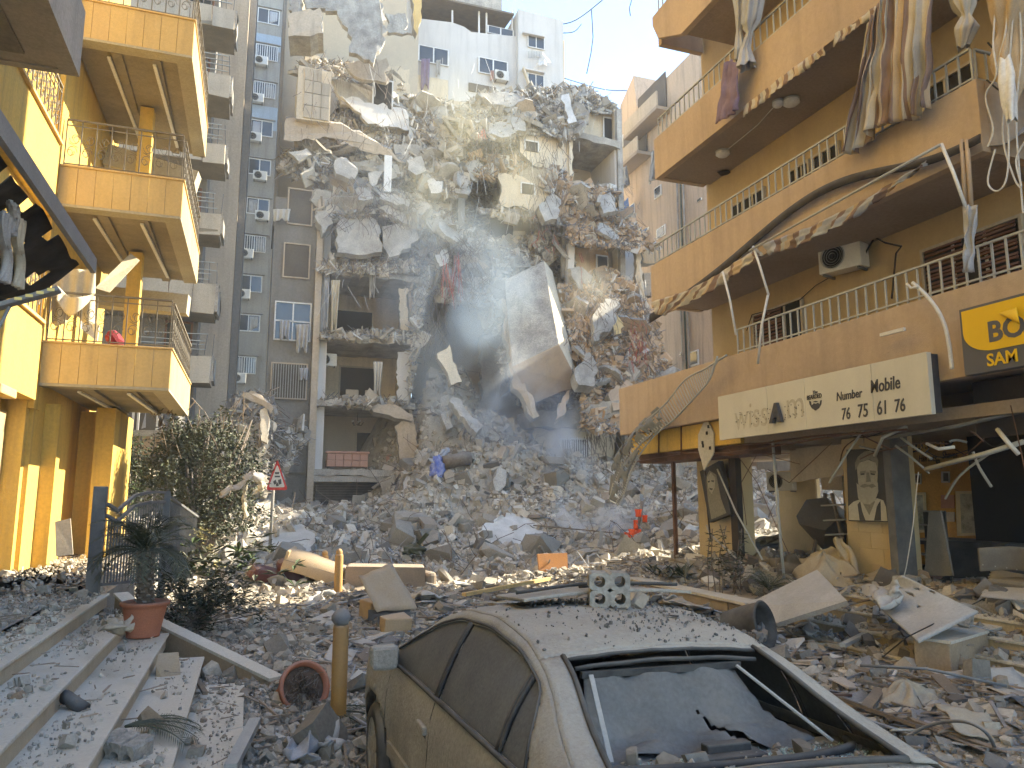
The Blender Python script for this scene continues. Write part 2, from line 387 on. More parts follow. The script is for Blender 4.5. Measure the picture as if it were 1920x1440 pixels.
# heaps: the collapse mound in front of the ruin and the debris layer of the street (control points x, y, height)
CP = np.array([(8.1, 34, 8.2), (7.5, 33, 6.6), (9.6, 33.3, 6.2), (9.2, 35, 8.6), (10.3, 31, 4.5), (7.4, 31, 4.2), (11, 34, 6), (7.7, 27, 1.15), (5.6, 32.8, 2.3), (6.7, 33.2, 3.3), (4.5, 33.2, 1.5), (3.4, 33.2, 1.4), (2.6, 33, 1.5), (5, 31, 1.7), (2.6, 29, 1.5), (.4, 28, 1.6), (-1, 29, 2.1), (-3, 28, 1.5),
    (12, 32, 4.2), (14, 32.5, 3.9), (17, 32.5, 3.7), (20, 33, 3.7), (24, 33, 3.5), (17, 28, 2.5), (13.5, 27, 2.0), (20, 27, 2.6), (12, 24, .9), (8.7, 24, .5), (5, 24, .45), (2, 24, .4), (15, 23, 1.7), (22, 22, 1.9), (19, 19, 1.5), (14, 18.5, 1.3), (11, 19, .8),
    (-4, 22, 1.2), (0, 20, .25), (5, 20, .15), (9, 20, .3), (4, 27.5, .95), (10, 28, 2.3), (0, 17, .15), (6, 16, .1), (10, 16, .8), (8, 12, .35), (3, 12, .1), (6, 8, .12), (8, 5, .35), (-3, 36, 2.0), (8, 38, 7.5), (13, 38, 5.5), (20, 38, 4), (2, 38, 3), (26, 28, 3), (26, 18, 2), (17, 14, 1.0), (12, 13, .85), (3, 4, .05)])
def mound_h(X, Y):
    X = np.asarray(X, float); Y = np.asarray(Y, float); num = np.zeros_like(X); den = np.zeros_like(X)
    for cx, cy, cz in CP:
        w = 1 / ((X - cx) ** 2 + (Y - cy) ** 2 + .15) ** 1.7; num += w * cz; den += w
    return num / den
def mound(X, Y):
    h = mound_h(X, Y); k = np.clip(h / 1.5, .08, 1)
    return h + k * (.34 * nfield(X, Y, .55, 3) + .16 * nfield(X, Y, 1.9, 5) + .1 * nfield(X, Y, 5, 7)) - .02
def mh(x, y): return float(mound(np.array([x]), np.array([y]))[0])

RNG = np.random.default_rng(11)
X, Y = np.meshgrid(np.arange(-5, 27, .17), np.arange(17.0, 38.5, .17)); Z = mound(X, Y)
Z = np.where((X < -1.5) & (Y < 21), -.3, Z)
mv, mf = tri_grid(X, Y, Z)
def spots(n, x0, x1, y0, y1, clump=.45, keep=None):
    x = RNG.uniform(x0, x1, n * 2); y = RNG.uniform(y0, y1, n * 2)
    d = nfield(x, y, .8, 21); k = d > -clump + RNG.uniform(-.5, .3, n * 2) * .8
    if keep is not None: k &= keep(x, y)
    x, y = x[k][:n], y[k][:n]; return x, y
def sized(n, lo, hi, p=2.2, flat=(.4, 1)):
    s = lo + (hi - lo) * RNG.uniform(0, 1, n) ** (p * 1.5)
    return np.stack([s, s * RNG.uniform(.55, 1, n), s * RNG.uniform(flat[0], flat[1], n)], 1)
inm = lambda x, y: ~((x < -1.3) & (y < 21)) & ~((x > 9.9) & (y < 17))
def pts_on(x, y, f, lift): return np.stack([x, y, f(x, y) + lift], 1)
def layer(n, x0, x1, y0, y1, lo, hi, mi, f=mound, shapes=CH, lift=.3, p=2.2, flat=(.4, 1), tilt=1., keep=inm, clump=.45):
    x, y = spots(n, x0, x1, y0, y1, clump, keep); z = sized(len(x), lo, hi, p, flat)
    return (shapes, pts_on(x, y, f, z[:, 2] * lift), z, tilt, mi)
def sticks(n, x0, x1, y0, y1, mi, f=mound, L=(.3, 1.6), w=.05, keep=inm, tilt=.16):
    x, y = spots(n, x0, x1, y0, y1, .5, keep); m = len(x); l = L[0] + (L[1] - L[0]) * RNG.uniform(0, 1, m) ** 2
    z = np.stack([l, RNG.uniform(.4, 1.6, m) * w, RNG.uniform(.2, .7, m) * w], 1)
    return (BX, pts_on(x, y, f, .05), z, tilt, mi)
masses('rubble_mound', [
    layer(30000, -4.5, 22, 17.5, 36, .035, .26, 0, p=1.6, flat=(.3, .8)), layer(1500, -4.5, 24, 19, 37, .22, .62, 0, p=2.5, flat=(.3, .8)), layer(2600, -4.5, 26, 18, 37, .06, .3, 1),
    layer(1000, -4, 24, 19, 36, .06, .3, 2), layer(500, -4, 24, 18, 36, .2, .8, 3, shapes=BX, flat=(.05, .2)),
    layer(1500, -3, 24, 18, 35, .2, .9, 0, shapes=BX, flat=(.08, .25)),
    sticks(1300, -4, 25, 18, 36, 4), sticks(900, -4, 25, 18, 36, 5, w=.03, L=(.4, 2.2), tilt=.5)],
    ['rubble', 'rubble_tan', 'rubble_white', 'rubble_dark', 'wood_scrap', 'tin_scrap', 'rubble_bed'],
    label='grey mound of crushed concrete spilling from the collapsed block into the street', cat='rubble', extra=[(mv, mf, 6)])

# street debris: near field, small and flat pieces over dusty asphalt
X, Y = np.meshgrid(np.arange(.95, 10.6, .11), np.arange(1.5, 18.2, .11)); Z = np.clip(mound(X, Y), .01, 3)
Z = np.minimum(Z, np.where((Y < 13) & (X > 7.5), .1, 9)) + .03 * nfield(X, Y, 3, 9) + .012
sv, sf = tri_grid(X, Y, Z)
def street(x, y):
    z = np.clip(mound(x, y), .01, 3); z = np.minimum(z, np.where((y < 13) & (x > 7.5), .1, 9)); return z + .02
car_free = lambda x, y: ~((x > 1.1) & (x < 3.0) & (y > 2.2) & (y < 7.0)) & (x > .95) & ~((x > 9.2) & (y < 17))
masses('street_debris', [
    layer(17000, .95, 10, 2, 18.5, .012, .075, 0, f=street, keep=car_free, p=1.5, flat=(.25, .9)), layer(2300, .95, 10, 2.5, 18.5, .05, .17, 0, f=street, keep=car_free, flat=(.3, .9)), layer(14000, .95, 6, 2, 12, .008, .04, 0, f=street, keep=car_free, p=1.3, flat=(.4, .9), clump=.7),
    layer(900, .95, 10, 3, 18.5, .05, .2, 1, f=street, keep=car_free, flat=(.3, .8)), layer(1600, .95, 10, 3, 18.5, .08, .42, 0, f=street, keep=car_free, shapes=BX, flat=(.03, .14), tilt=.25),
    layer(800, .95, 10, 3, 18.5, .03, .28, 2, f=street, keep=car_free, shapes=BX, flat=(.05, .3), tilt=.3),
    layer(900, .95, 10, 3, 18.5, .03, .3, 3, f=street, keep=car_free, flat=(.1, .6), tilt=.3), layer(900, 3, 10, 3, 14, .08, .5, 5, f=street, keep=car_free, shapes=BX, flat=(.015, .05), tilt=.3), layer(260, 3, 10, 3, 15, .12, .55, 2, f=street, keep=car_free, shapes=BX, flat=(.015, .05), tilt=.3),
    sticks(800, .95, 10, 3, 18.5, 4, f=street, keep=car_free, L=(.15, 1.1), w=.04, tilt=.12), sticks(1100, .95, 10, 3, 18.5, 5, f=street, keep=car_free, L=(.15, 1.2), w=.03, tilt=.12)],
    ['rubble', 'rubble_tan', 'rubble_white', 'rubble_dark', 'wood_scrap', 'tin_scrap', 'rubble_bed'],
    label='crushed masonry, splinters and dust strewn over the street around the car', cat='rubble', extra=[(sv, sf, 6)])
pave = lambda x, y: np.full_like(x, .15) + .03 * (y > 9)
masses('pavement_debris', [
    layer(6500, -.5, .95, 4.2, 20, .015, .1, 0, f=pave, keep=None, p=1.5, clump=.2), layer(9000, -.5, .95, 4.2, 14, .008, .04, 0, f=pave, keep=None, p=1.2, clump=.7), layer(420, -.5, .95, 4.2, 20, .05, .2, 0, f=pave, keep=None, clump=.3, flat=(.2, .6)), layer(300, -.45, .95, 4.5, 20, .06, .25, 1, f=pave, keep=None),
    layer(260, -.45, .95, 4.5, 20, .1, .4, 2, f=pave, keep=None, shapes=BX, flat=(.04, .2), tilt=.2), sticks(260, -.45, .95, 4.5, 20, 3, f=pave, keep=None, L=(.1, .7), w=.035)],
    ['rubble', 'rubble_tan', 'rubble_white', 'wood_scrap'], label='loose chippings and dust covering the pavement beside the steps', cat='rubble')

# individually shown broken concrete pieces on the mound
cp_i = 0
CHM = []
for i in range(10):
    g = G(); g.add([Vector(p) for p in CH[i][0]], CH[i][1]); o = g.build('concrete_chunk', 'rubble', loc=(0, 0, 0)); CHM.append(o)
LMK = [(.66, 24, 'the warning sign'), (1.3, 27, 'the flat whitish slab'), (4.8, 33, 'the roller shutter'), (7.5, 31, 'the blue cloth'), (8.7, 33.5, 'the leaning cream slab'), (9.3, 24.5, 'the large white faced slab'), (12, 22, 'the orange rags'),
    (10.8, 29, 'the tipped box'), (15, 28, 'the long smooth slab'), (14.5, 33, 'the pale low railing'), (7.9, 18.6, 'the orange board'), (2.6, 17.5, 'the overturned sofa'), (1.3, 18.8, 'the tan armchair'), (2.5, 12.5, 'the drink crate'), (5.5, 15.5, 'the dark bolster'),
    (7.9, 10.7, 'the black barrel'), (8.0, 13, 'the stone planter'), (3.6, 8, 'the car roof'), (6.2, 6, 'the draped leatherette'), (5.5, 22, 'the dark bag'), (-1.5, 26, 'the dusty shrub tree'), (17, 22, 'the rusty corner post'), (4.5, 9.5, 'the hollow block on the car'), (6, 12.5, 'the pale rail')]
def zone(x, y, z=0):
    x0, y0, n = min(LMK, key=lambda l: (l[0] - x) ** 2 + ((l[1] - y) * .7) ** 2)
    return ('just beyond ' if y > y0 + 1 else ('in front of ' if y < y0 - 1 else 'beside ')) + n
fr = {}
def put_chunk(x, y, s, lift=.25, z=None, m=None, shape='chunk'):
    o = CHM[rnd.randrange(len(CHM))]
    if fr.get(o.name): o = o.copy(); COL.objects.link(o)
    fr[o.name] = 1
    z = mh(x, y) if z is None else z
    o.location = (x, y, z + s * lift * .6); o.rotation_euler = (R_(-.5, .5), R_(-.5, .5), R_(0, 6))
    fl = R_(.3, .8); wd = R_(.5, 1); o.scale = (s, s * wd, s * fl)
    zn = zone(x, y, z); sz = 'big' if s > .75 else ('mid sized' if s > .42 else 'small'); fm = 'flat' if fl < .45 else ('long' if wd < .68 else 'blocky')
    tag(o, f'{sz} {fm} concrete chunk {zn}', 'concrete chunk', f'{sz} {fm} concrete chunks {zn}')
    return o
for _ in range(215):
    x, y = R_(-3.5, 19), R_(20, 34.5)
    if not inm(np.array([x]), np.array([y]))[0]: continue
    put_chunk(x, y, .3 + .85 * rnd.random() ** 3)
for _ in range(60):
    x, y = R_(3.4, 9), R_(7, 18.5); s = R_(.16, .45); put_chunk(x, y, s, z=float(street(np.array([x]), np.array([y]))[0]))
for _ in range(14):
    x, y = R_(1.0, 3.4), R_(8, 18); s = R_(.14, .35); put_chunk(x, y, s, z=float(street(np.array([x]), np.array([y]))[0]))
# ---------------------------------------------------------------- steps and terrace at the yellow building
TZ = 1.0
g = G(); g.bb(-14, -6, .0, -2.26, 18, .17 * 5 + .1); g.bb(-14, 12.3, .0, -1.9, 24, .95)
ter = g.build('terrace', 'dusty_paving', kind='structure')
ends = [12.35, 11.45, 10.85, 10.1, 9.4]
steps = thing('stone_steps', (-1.2, 6, 0), 'flight of wide dusty marble steps climbing from the pavement to the yellow building', 'steps')
for i in range(5):
    xe = -1.87 + .47 * i; zt = .95 - .18 * i; y1 = ends[i]
    g = G(); g.bb(xe - .5, -2, zt - .035, xe + .03, y1 + .02, zt); g.build('tread', 'marble', steps, bevel=.008)
    for k in range(9):
        ya = -2 + k * (y1 + 2) / 9 + .002; yb = -2 + (k + 1) * (y1 + 2) / 9 - .002
        G().bb(xe - .45, ya, max(0, zt - .18), xe, yb, zt - .036).build('riser', 'riser', steps)
def step_z(x, y):
    z = np.full_like(x, .95)
    for i in range(5):
        xe = -1.87 + .47 * i; z = np.where(x > xe + .02, .95 - .18 * (i + 1), z)
    return np.maximum(z, .14) + .004
sk = lambda x, y: (y < np.interp(x, [-6, -1.87, -1.4, -.93, -.46, .01], [24, 12.3, 11.4, 10.8, 10.0, 9.3])) & (np.abs(((x + 1.87) / .47) - np.round((x + 1.87) / .47)) > .1)
masses('step_debris', [
    layer(5200, -3.2, .0, 4.3, 12.4, .006, .035, 0, f=step_z, keep=sk, p=1.5, clump=-.02), layer(130, -3.2, 0, 4.6, 12.4, .04, .11, 0, f=step_z, keep=sk, clump=.1), layer(110, -3.2, 0, 4.6, 12.4, .03, .09, 1, f=step_z, keep=sk),
    layer(8000, -6, -1.9, 6, 24, .01, .08, 0, f=step_z, keep=lambda x, y: (x < -1.95), clump=.4), layer(350, -6, -1.9, 10, 24, .06, .26, 0, f=step_z, keep=None, flat=(.1, .5)), sticks(280, -6, -2, 9, 22, 2, f=step_z, keep=None, L=(.1, .6), w=.03),
    sticks(160, -3, 0, 4.5, 12, 2, f=step_z, keep=sk, L=(.05, .3), w=.02)],
    ['rubble', 'rubble_tan', 'wood_scrap'], label='grit and small stones scattered on the marble steps and terrace', cat='rubble')
# sloping ochre side wall of the steps and planting bed behind it
g = G()
A = [(-1.75, 12.2, .93), (-1.36, 11.5, .72), (-.9, 10.95, .58), (.12, 9.55, .30), (.32, 9.3, .24)]
for a, b in zip(A, A[1:]):
    a = Vector(a); b = Vector(b); g.plate([(a.x, a.y, 0), (b.x, b.y, 0), b, a], (.13, .13, 0))
tag(g.build('step_side_wall', 'orange_plaster', fix=True), 'low sloping ochre wall closing the far end of the marble steps', 'wall')
g = G()
for a, b in zip(A, A[1:]):
    a = Vector(a) + Vector((.06, .06, .02)); b = Vector(b) + Vector((.06, .06, .02)); g.beam(a, b, .2, .035)
g.build('wall_coping', 'marble', bpy.data.objects['step_side_wall'])
X, Y = np.meshgrid(np.linspace(-2.3, .75, 26), np.linspace(10.2, 21, 80)); Z = .22 + .08 * nfield(X, Y, 1.2, 31) - .05 * (X + 2)
Z = np.where(Y < 12.4 - (X + 1.9) * 1.3, .1, Z)
bv, bf = tri_grid(X, Y, Z); g = G(); g.add(bv, [tuple(t) for t in bf]); g.build('planting_bed', 'rubble_bed', kind='structure')
bedz = lambda x, y: np.full_like(x, .2) - .05 * (x + 2) + .04
masses('bed_debris', [layer(7000, -2.2, .8, 10.2, 21, .012, .08, 0, f=bedz, keep=None, p=1.5, clump=.6), layer(420, -2.2, .8, 10.4, 21, .06, .26, 0, f=bedz, keep=None), layer(200, -2.2, .8, 10.4, 21, .08, .3, 1, f=bedz, keep=None, shapes=BX, flat=(.05, .2), tilt=.3), sticks(200, -2.2, .8, 10.4, 21, 2, f=bedz, keep=None, L=(.1, .7), w=.03)], ['rubble', 'rubble_tan', 'wood_scrap'], label='loose rubble and dust covering the planting bed behind the steps', cat='rubble')

# ---------------------------------------------------------------- yellow building with balconies
LB = thing('yellow_apartment_building', (-4.5, 14, 0.95), 'yellow apartment building with panelled balconies and scrolled iron railings above the steps', 'building')
def W_(y, u, v): return at(u, v, y=y)
g = G(); g.bb(-5.5, -8, 4.15, -4.1, 16.5, 26); g.bb(-6.5, 16.5, .95, -4.02, 22.4, 26)
g.build('wall', 'plaster_yellow', LB)
G().bb(-14, -8, .9, -6.52, 22.4, 26).build('rear_wall', 'plaster_yellow', LB)
g = G(); g.bb(-4.75, 16.35, 4.0, -3.99, 16.85, 26); g.build('corner_pillar', 'plaster_yellow', LB)
# ground floor piers, recess and canopy ledge
g = G(); g.bb(-6.5, 13.5, .95, -4.14, 14.9, 3.98); g.bb(-6.5, 8, .95, -4.14, 10.6, 3.98); g.build('pier', 'plaster_yellow', LB, each=True)
g = G(); g.bb(-5.5, 10.6, .95, -4.6, 13.5, 3.98); g.build('recessed_wall', 'plaster_yellow', LB)
g = G(); g.bb(-5.5, -2, 4.0, -3.92, 14.95, 4.16); g.bb(-5.5, -2, 4.165, -3.98, 14.9, 4.4); g.build('ledge', 'panel_yellow', LB, bevel=.02, each=True)
g = G(); g.bb(-6.5, 16.3, .95, -4.1, 16.9, 4.2); g.bb(-4.1, 17.3, .95, -3.75, 17.6, 4.2); g.bb(-3.5, 19.6, .95, -3.1, 22.4, 4.4); g.bb(-4.02, 20.6, .95, -3.5, 21, 4.4); g.build('pier', 'plaster_yellow', LB, each=True)
G().bb(-4.9, 15.05, .95, -4.4, 16.25, 3.9).build('door', 'plaster_ochre', LB)

def scroll(cx, y, z0, z1, ax):
    'wrought S-scroll between balusters; ax: unit vector along the railing'
    g = G(); h = z1 - z0; ax = Vector(ax); c = Vector((cx[0], cx[1], 0))
    for (zc, sg) in ((z0 + h * .32, 1), (z0 + h * .68, -1)):
        pts = []
        for k in range(15):
            a = k / 14 * 2 * pi * 1.05; r = .1 * (1 - .55 * k / 14)
            pts.append(c + ax * (sg * (cos(a) * r - .02)) + Vector((0, 0, zc + sin(a) * r * 1.35 * sg)))
        g.tube(pts, .008, 4)
        pts = [c + ax * (-sg * (.05 + cos(a_) * .05)) + Vector((0, 0, zc - .02 + sin(a_) * .07)) for a_ in [k / 8 * 4.6 for k in range(9)]]
        g.tube(pts, .007, 4)
    g.tube([c + ax * .08 + Vector((0, 0, z0 + h * .45)), c + Vector((0, 0, z0 + h * .5)), c - ax * .08 + Vector((0, 0, z0 + h * .55))], .008, 4)
    return g
def rail_run(parent, a, b, z0, z1, m='iron', step=.27, scrolls=True, top=.05, name='baluster'):
    a = Vector(a); b = Vector(b); d = b - a; n = max(2, int(d.length / step)); ax = d.normalized()
    g = G(); g.beam((a.x, a.y, z1), (b.x, b.y, z1), top, .035); g.beam((a.x, a.y, z0 + .05), (b.x, b.y, z0 + .05), .03, .02); g.beam((a.x, a.y, z1 - .12), (b.x, b.y, z1 - .12), .02, .02)
    g.build('handrail', m, parent)
    sc = None; br = None
    for k in range(n + 1):
        p = a.lerp(b, k / n)
        if br is None: br = G().box((p.x, p.y, (z0 + z1) / 2), (.022, .022, z1 - z0 - .02)).build(name, m, parent, loc=(p.x - wloc(parent).x, p.y - wloc(parent).y, 0)); x0 = br
        else:
            o = x0.copy(); COL.objects.link(o); o.location = (p.x - wloc(parent).x, p.y - wloc(parent).y, 0)
        if scrolls and k < n:
            q = a.lerp(b, (k + .5) / n)
            if sc is None: sc = scroll((q.x, q.y), 0, z0 + .05, z1 - .13, ax).build('scroll', m, parent, loc=(q.x - wloc(parent).x, q.y - wloc(parent).y, 0))
            else: o = sc.copy(); COL.objects.link(o); o.location = (q.x - wloc(parent).x, q.y - wloc(parent).y, 0)
def balcony(z0, z1, rz, x0=-3.98, x1=-1.68, ya=16.5, yb=21.6, rail=True, inner=True):
    g = G(); g.bb(x0, ya + .04, z0 + .06, x1 - .04, yb, z0 + .3)
    for k in range(1, 3): g.bb(x0 + (x1 - x0) * k / 3 - .1, ya + .35, z0 + .0, x0 + (x1 - x0) * k / 3 + .1, yb, z0 + .058)
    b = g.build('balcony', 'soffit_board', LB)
    g = G(); g.bb(x0, ya, z0, x1, ya + .33, z0 + .055); g.bb(x1 - .33, ya + .33, z0, x1, yb, z0 + .055); g.build('soffit_edge', 'soffit_beam', b, each=True)
    n = 7; w = (x1 - x0) / n
    for k in range(n): G().bb(x0 + k * w + .004, ya, z0 + .058, x0 + (k + 1) * w - .004, ya + .038, z1 - .04).build('panel', 'panel_yellow', b)
    m_ = 8; w = (yb - ya) / m_
    for k in range(m_): G().bb(x1 - .038, ya + .04 + k * w, z0 + .058, x1 + (.002), ya + .04 + (k + 1) * w - .006, z1 - .04).build('panel', 'panel_yellow', b)
    g = G(); g.bb(x0 - .02, ya - .03, z1 - .038, x1 + .03, ya + .12, z1); g.bb(x1 - .12, ya + .122, z1 - .038, x1 + .03, yb, z1); g.build('coping', 'panel_edge', b, bevel=.006, each=True)
    if rail:
        rail_run(b, (x0 + .05, ya + .05, 0), (x1 - .05, ya + .05, 0), z1, rz); rail_run(b, (x1 - .04, ya + .3, 0), (x1 - .04, yb - .1, 0), z1, rz, step=.3)
    g = G()
    for k in range(2):
        xx = x0 + .6 + k * .9; g.beam((xx, ya + .5, z0 - .03), (xx + .12, yb - .5, z0 - .03), .07, .04)
    g.build('strip_light', 'frame_white', b, each=True)
    return b
balcony(4.46, 5.35, 6.35); balcony(8.12, 9.0, 10.0); balcony(11.8, 12.72, 13.7)
# sloping boxed beam and column seen under the upper floors
g = G(); g.bb(-3.02, 19.1, 9.0, -2.72, 19.4, 11.8); g.bb(-3.02, 19.1, 5.36, -2.72, 19.4, 8.1); g.build('column', 'plaster_yellow', LB, each=True)
g = G(); g.beam((-3.9, 20.6, 11.0), (-1.75, 20.4, 10.5), .5, .55); g.beam((-3.9, 20.6, 7.3), (-1.75, 20.4, 7.2), .4, .5); g.build('beam', 'soffit_beam', LB, each=True)
# side balcony bays flush with the street facade
for z0, z1 in ((4.45, 5.62), (8.1, 9.3)):
    g = G(); g.bb(-4.11, 9, z0 - .3, -3.96, 16.28, z1); b = g.build('parapet', 'plaster_yellow', LB)
    G().bb(-4.14, 9, z1 + .001, -3.9, 16.27, z1 + .06).build('coping', 'panel_edge', b)
    rail_run(b, (-4.0, 10.5, 0), (-4.0, 16.2, 0), z1 + .06, z1 + 1.2, step=.26)
# upper bay overhanging toward the camera
g = G(); g.bb(-5.4, 4, 8.3, -2.86, 11.3, 8.5); g.bb(-2.86, 4, 8.28, -2.62, 11.42, 9.3); g.bb(-5.4, 11.3, 8.28, -2.862, 11.42, 9.0)
g.build('bay', 'beige_panel', LB); G().bb(-5.4, 4, 8.26, -3.2, 11.0, 8.298).build('bay_soffit', 'soffit_board', LB)
rail_run(LB, (-2.72, 6, 0), (-2.72, 11.3, 0), 9.3, 10.3)

# fallen ceiling board, cloth and clutter on the lower balcony
def cloth(fn, nu, nv, name, m, label, cat, group=None, th=.005, parent=None):
    o = G().grid(fn, nu, nv).build(name, m, parent, label, cat, group, solid=th); return o
mat('cloth_cream', (.58, .52, .4), (.45, .4, .3), s=2, bump=.1, streak=.2)
mat('cloth_grey', (.42, .41, .39), (.3, .29, .28), s=4, bump=.1)
def hang(u0, v0, u1, v1, y, dy=.25, waves=5, taper=.0, sag=0, amp=.06, wob=0.):
    a = at(u0, v0, y=y); b = at(u1, v0, y=y); c = at((u0 + u1) / 2, v1, y=y); H = a.z - c.z
    def f(s, t):
        w = 1 - taper * sin(min(1, t * 1.0) * pi * .5); sx = .5 + (s - .5) * w
        p = a.lerp(b, sx); p = p + Vector((wob * sin(t * 5), sin(s * waves * 2 * pi + t) * amp * (.4 + t) + dy * t, -H * t * (1 + .12 * sin(s * 9)) - sag * sin(s * pi) * (1 - t)))
        return p
    return f
cloth(hang(98, 505, 180, 600, 16.6, waves=3), 24, 14, 'hanging_cloth', 'cloth_cream', 'cream torn cloth hanging over the end of the lowest yellow balcony', 'cloth')
a, b = at(108, 535, y=16.4), at(178, 545, y=16.4)
cloth(lambda s, t: a.lerp(b, s) + Vector((0, .1 * sin(s * 8), -.42 * sin(s * pi) * (.5 + .5 * t) - .3 * t * (1 - s))), 20, 8, 'draped_cloth', 'cloth_cream', 'cream cloth strip looped along the railing of the lowest yellow balcony', 'cloth')
g = G(); g.plate([at(178, 540, y=16.9), at(205, 548, y=16.9), at(262, 488, y=17.6), at(245, 475, y=17.6)], (0, .03, 0)); g.build('fallen_board', 'soffit_beam', None, 'bent cream ceiling board sagging above the lowest yellow balcony', 'board')
g = G(); g.plate([at(150, 595, y=17.6), at(160, 585, y=17.8), at(186, 610, y=17.6), at(182, 640, y=17.6), at(150, 615, y=17.6)], (0, .05, 0)); g.build('broken_panel', 'frame_white', None, 'white broken furniture panel leaning inside the lowest yellow balcony', 'panel')
mat('red_cover', (.25, .03, .04), (.18, .03, .04))
g = G(); g.chunk(at(218, 640, y=18.2), (.55, .4, .35), k=2); g.build('red_cushion', 'red_cover', None, 'dark red cushion on the lowest yellow balcony floor', 'cushion', sub=1)

# awning frame with torn black fabric, hanging rags
mat('awning_grey', (.27, .265, .26), (.2, .2, .195), rough=.5, s=3)
mat('torn_black', (.025, .022, .02), (.06, .055, .05), s=5, dust=.2)
aw = thing('wrecked_awning', (-3.4, 7, 4.8), 'wrecked awning with a slanting grey bar and torn black fabric on the yellow building', 'awning')
g = G(); g.beam(at(-60, 150, x=-1.8), at(176, 499, x=-1.8), .05, .17); g.build('front_bar', 'awning_grey', aw)
def tf(s, t):
    p0 = Vector((-3.3, 5.5 + 4.3 * s, 4.5)); p1 = Vector((-1.9, 5.0 + 4.0 * s, 4.83)); p = p0.lerp(p1, t)
    return p + Vector((0, 0, -.28 * sin(t * pi) + .09 * noise.noise(p * 3)))
g = G(); n_ = 34
vs = [tf(i / n_, j / 14) for j in range(15) for i in range(n_ + 1)]; fs = []
for j in range(14):
    for i in range(n_):
        q = Vector((i * .33, j * .33, 0))
        if noise.noise(q) + (.9 if i > 30 and j < 5 else 0) < .28: fs.append((j * (n_ + 1) + i, j * (n_ + 1) + i + 1, (j + 1) * (n_ + 1) + i + 1, (j + 1) * (n_ + 1) + i))
g.add(vs, fs, 0, True); g.build('torn_fabric', 'torn_black', aw, solid=.012)
# street lamp head reaching in from the left edge
lp = thing('street_lamp', at(-40, 600, y=6), 'flat grey street lamp arm with four square yellowish diodes', 'street lamp')
a, b = at(-60, 590, y=6), at(112, 543, y=6); g = G(); g.beam(a, b, .1, .035); g.build('lamp_head', 'awning_grey', lp, bevel=.008)
g = G(); g.tube([at(-40, 700, y=6), at(0, 610, y=6), at(18, 575, y=6)], .012, 8); g.tube([at(-40, 700, y=6), at(-160, 900, y=6), (at(-160, 900, y=6) .x, at(-160, 900, y=6).y, .9)], .05, 8); g.build('lamp_arm', 'awning_grey', lp)
mat('diode', (.85, .7, .25), (.8, .65, .25), bump=0, fine=0)
for k in range(4): c = a.lerp(b, .56 + .12 * k) + Vector((0, -.052, -.0)); G().box(c, (.045, .008, .02)).build('diode', 'diode', lp)

# iron railing at the head of the steps
rl = thing('step_railing', (-1.9, 12.3, .95), 'dark grey metal railing with a thick post at the head of the marble steps', 'railing')
P0 = at(176, 1105, y=12.1); P0 = Vector((P0.x, 12.1, .95)); P1 = Vector((-1.35, 14.2, .6)); P2 = Vector((-1.05, 17.6, .3))
zt0 = at(180, 912, y=12.1).z
g = G(); g.bb(P0.x - .1, P0.y - .07, .9, P0.x + .07, P0.y + .07, zt0); g.build('post', 'rail_dark', rl, bevel=.01)
g = G(); g.bb(P1.x - .05, P1.y - .04, .3, P1.x + .05, P1.y + .04, 2.42); g.build('post', 'rail_dark', rl)
top = [Vector((P0.x + .08, 12.1, 2.22)), Vector((-1.85, 12.5, 2.12)), Vector((-1.7, 13.0, 2.34)), Vector((-1.55, 13.5, 2.4)), Vector((-1.37, 14.2, 2.4))]
low = [Vector((P0.x + .08, 12.1, 1.1)), Vector((-1.37, 14.2, .95))]
g = G()
for q in (0, -.16):
    for a, b in zip(top, top[1:]): g.beam(a + Vector((0, 0, q)), b + Vector((0, 0, q)), .05, .04)
g.beam(low[0], low[1], .04); g.beam(P1 + Vector((0, 0, 1.75)), P2 + Vector((0, 0, 1.6)), .05, .04); g.beam(P1 + Vector((0, 0, .35)), P2 + Vector((0, 0, .3)), .04); g.build('handrail', 'rail_dark', rl)
for k in range(1, 22):
    t = k / 22; p = Vector((P0.x + .08, 12.1, 0)).lerp(Vector((-1.37, 14.2, 0)), t); i = min(3, int(t * 4)); tz = top[i].lerp(top[i + 1], t * 4 - i).z - .16; G().bb(p.x - .011, p.y - .011, 1.08 - .14 * t, p.x + .011, p.y + .011, tz).build('baluster', 'rail_dark', rl)
for k in range(1, 24):
    p = P1.lerp(P2, k / 24); G().bb(p.x - .011, p.y - .011, p.z + .33, p.x + .011, p.y + .011, p.z + 1.68).build('baluster', 'rail_dark', rl)
g = G(); g.plate([at(103, 978, y=15.5), at(132, 972, y=15.5), at(137, 1040, y=15.3), at(105, 1043, y=15.3)], (0, .03, 0)); g.build('leaning_board', 'beige_panel', None, 'blank beige board propped against the yellow pier', 'board')
# ---------------------------------------------------------------- ochre building with long parapets and shops
RB = thing('ochre_apartment_building', (13, 10, 0.85), 'tan apartment building with long plastered parapets, grey railings and wrecked shops below', 'building')
XP, XW, YF = 9.2, 10.7, 15.6
g = G(); g.bb(XW, 5.2, 3.601, 13.4, YF, 25); g.bb(XW + .6, -6, 3.601, 13.4, 5.2, 25); g.bb(13.41, 5, 3.7, 17.5, 17.0, 13.5); g.build('wall', 'plaster_ochre', RB, each=True)  # raised above view to block sun; last box: unseen rear wing added for shade
NB = thing('added_shade_block', (29, 28, 0), 'plain grey block added unseen past the tan building to shade the street', 'building')  # unseen block added to shade the mound and narrow the sun strip
G().bb(25.5, 21.4, 0, 33, 33.6, 17).build('wall', 'grey_plaster', NB); G().bb(25.4, 21.3, 17.01, 33.1, 33.7, 17.4).build('roof', 'concrete', NB)
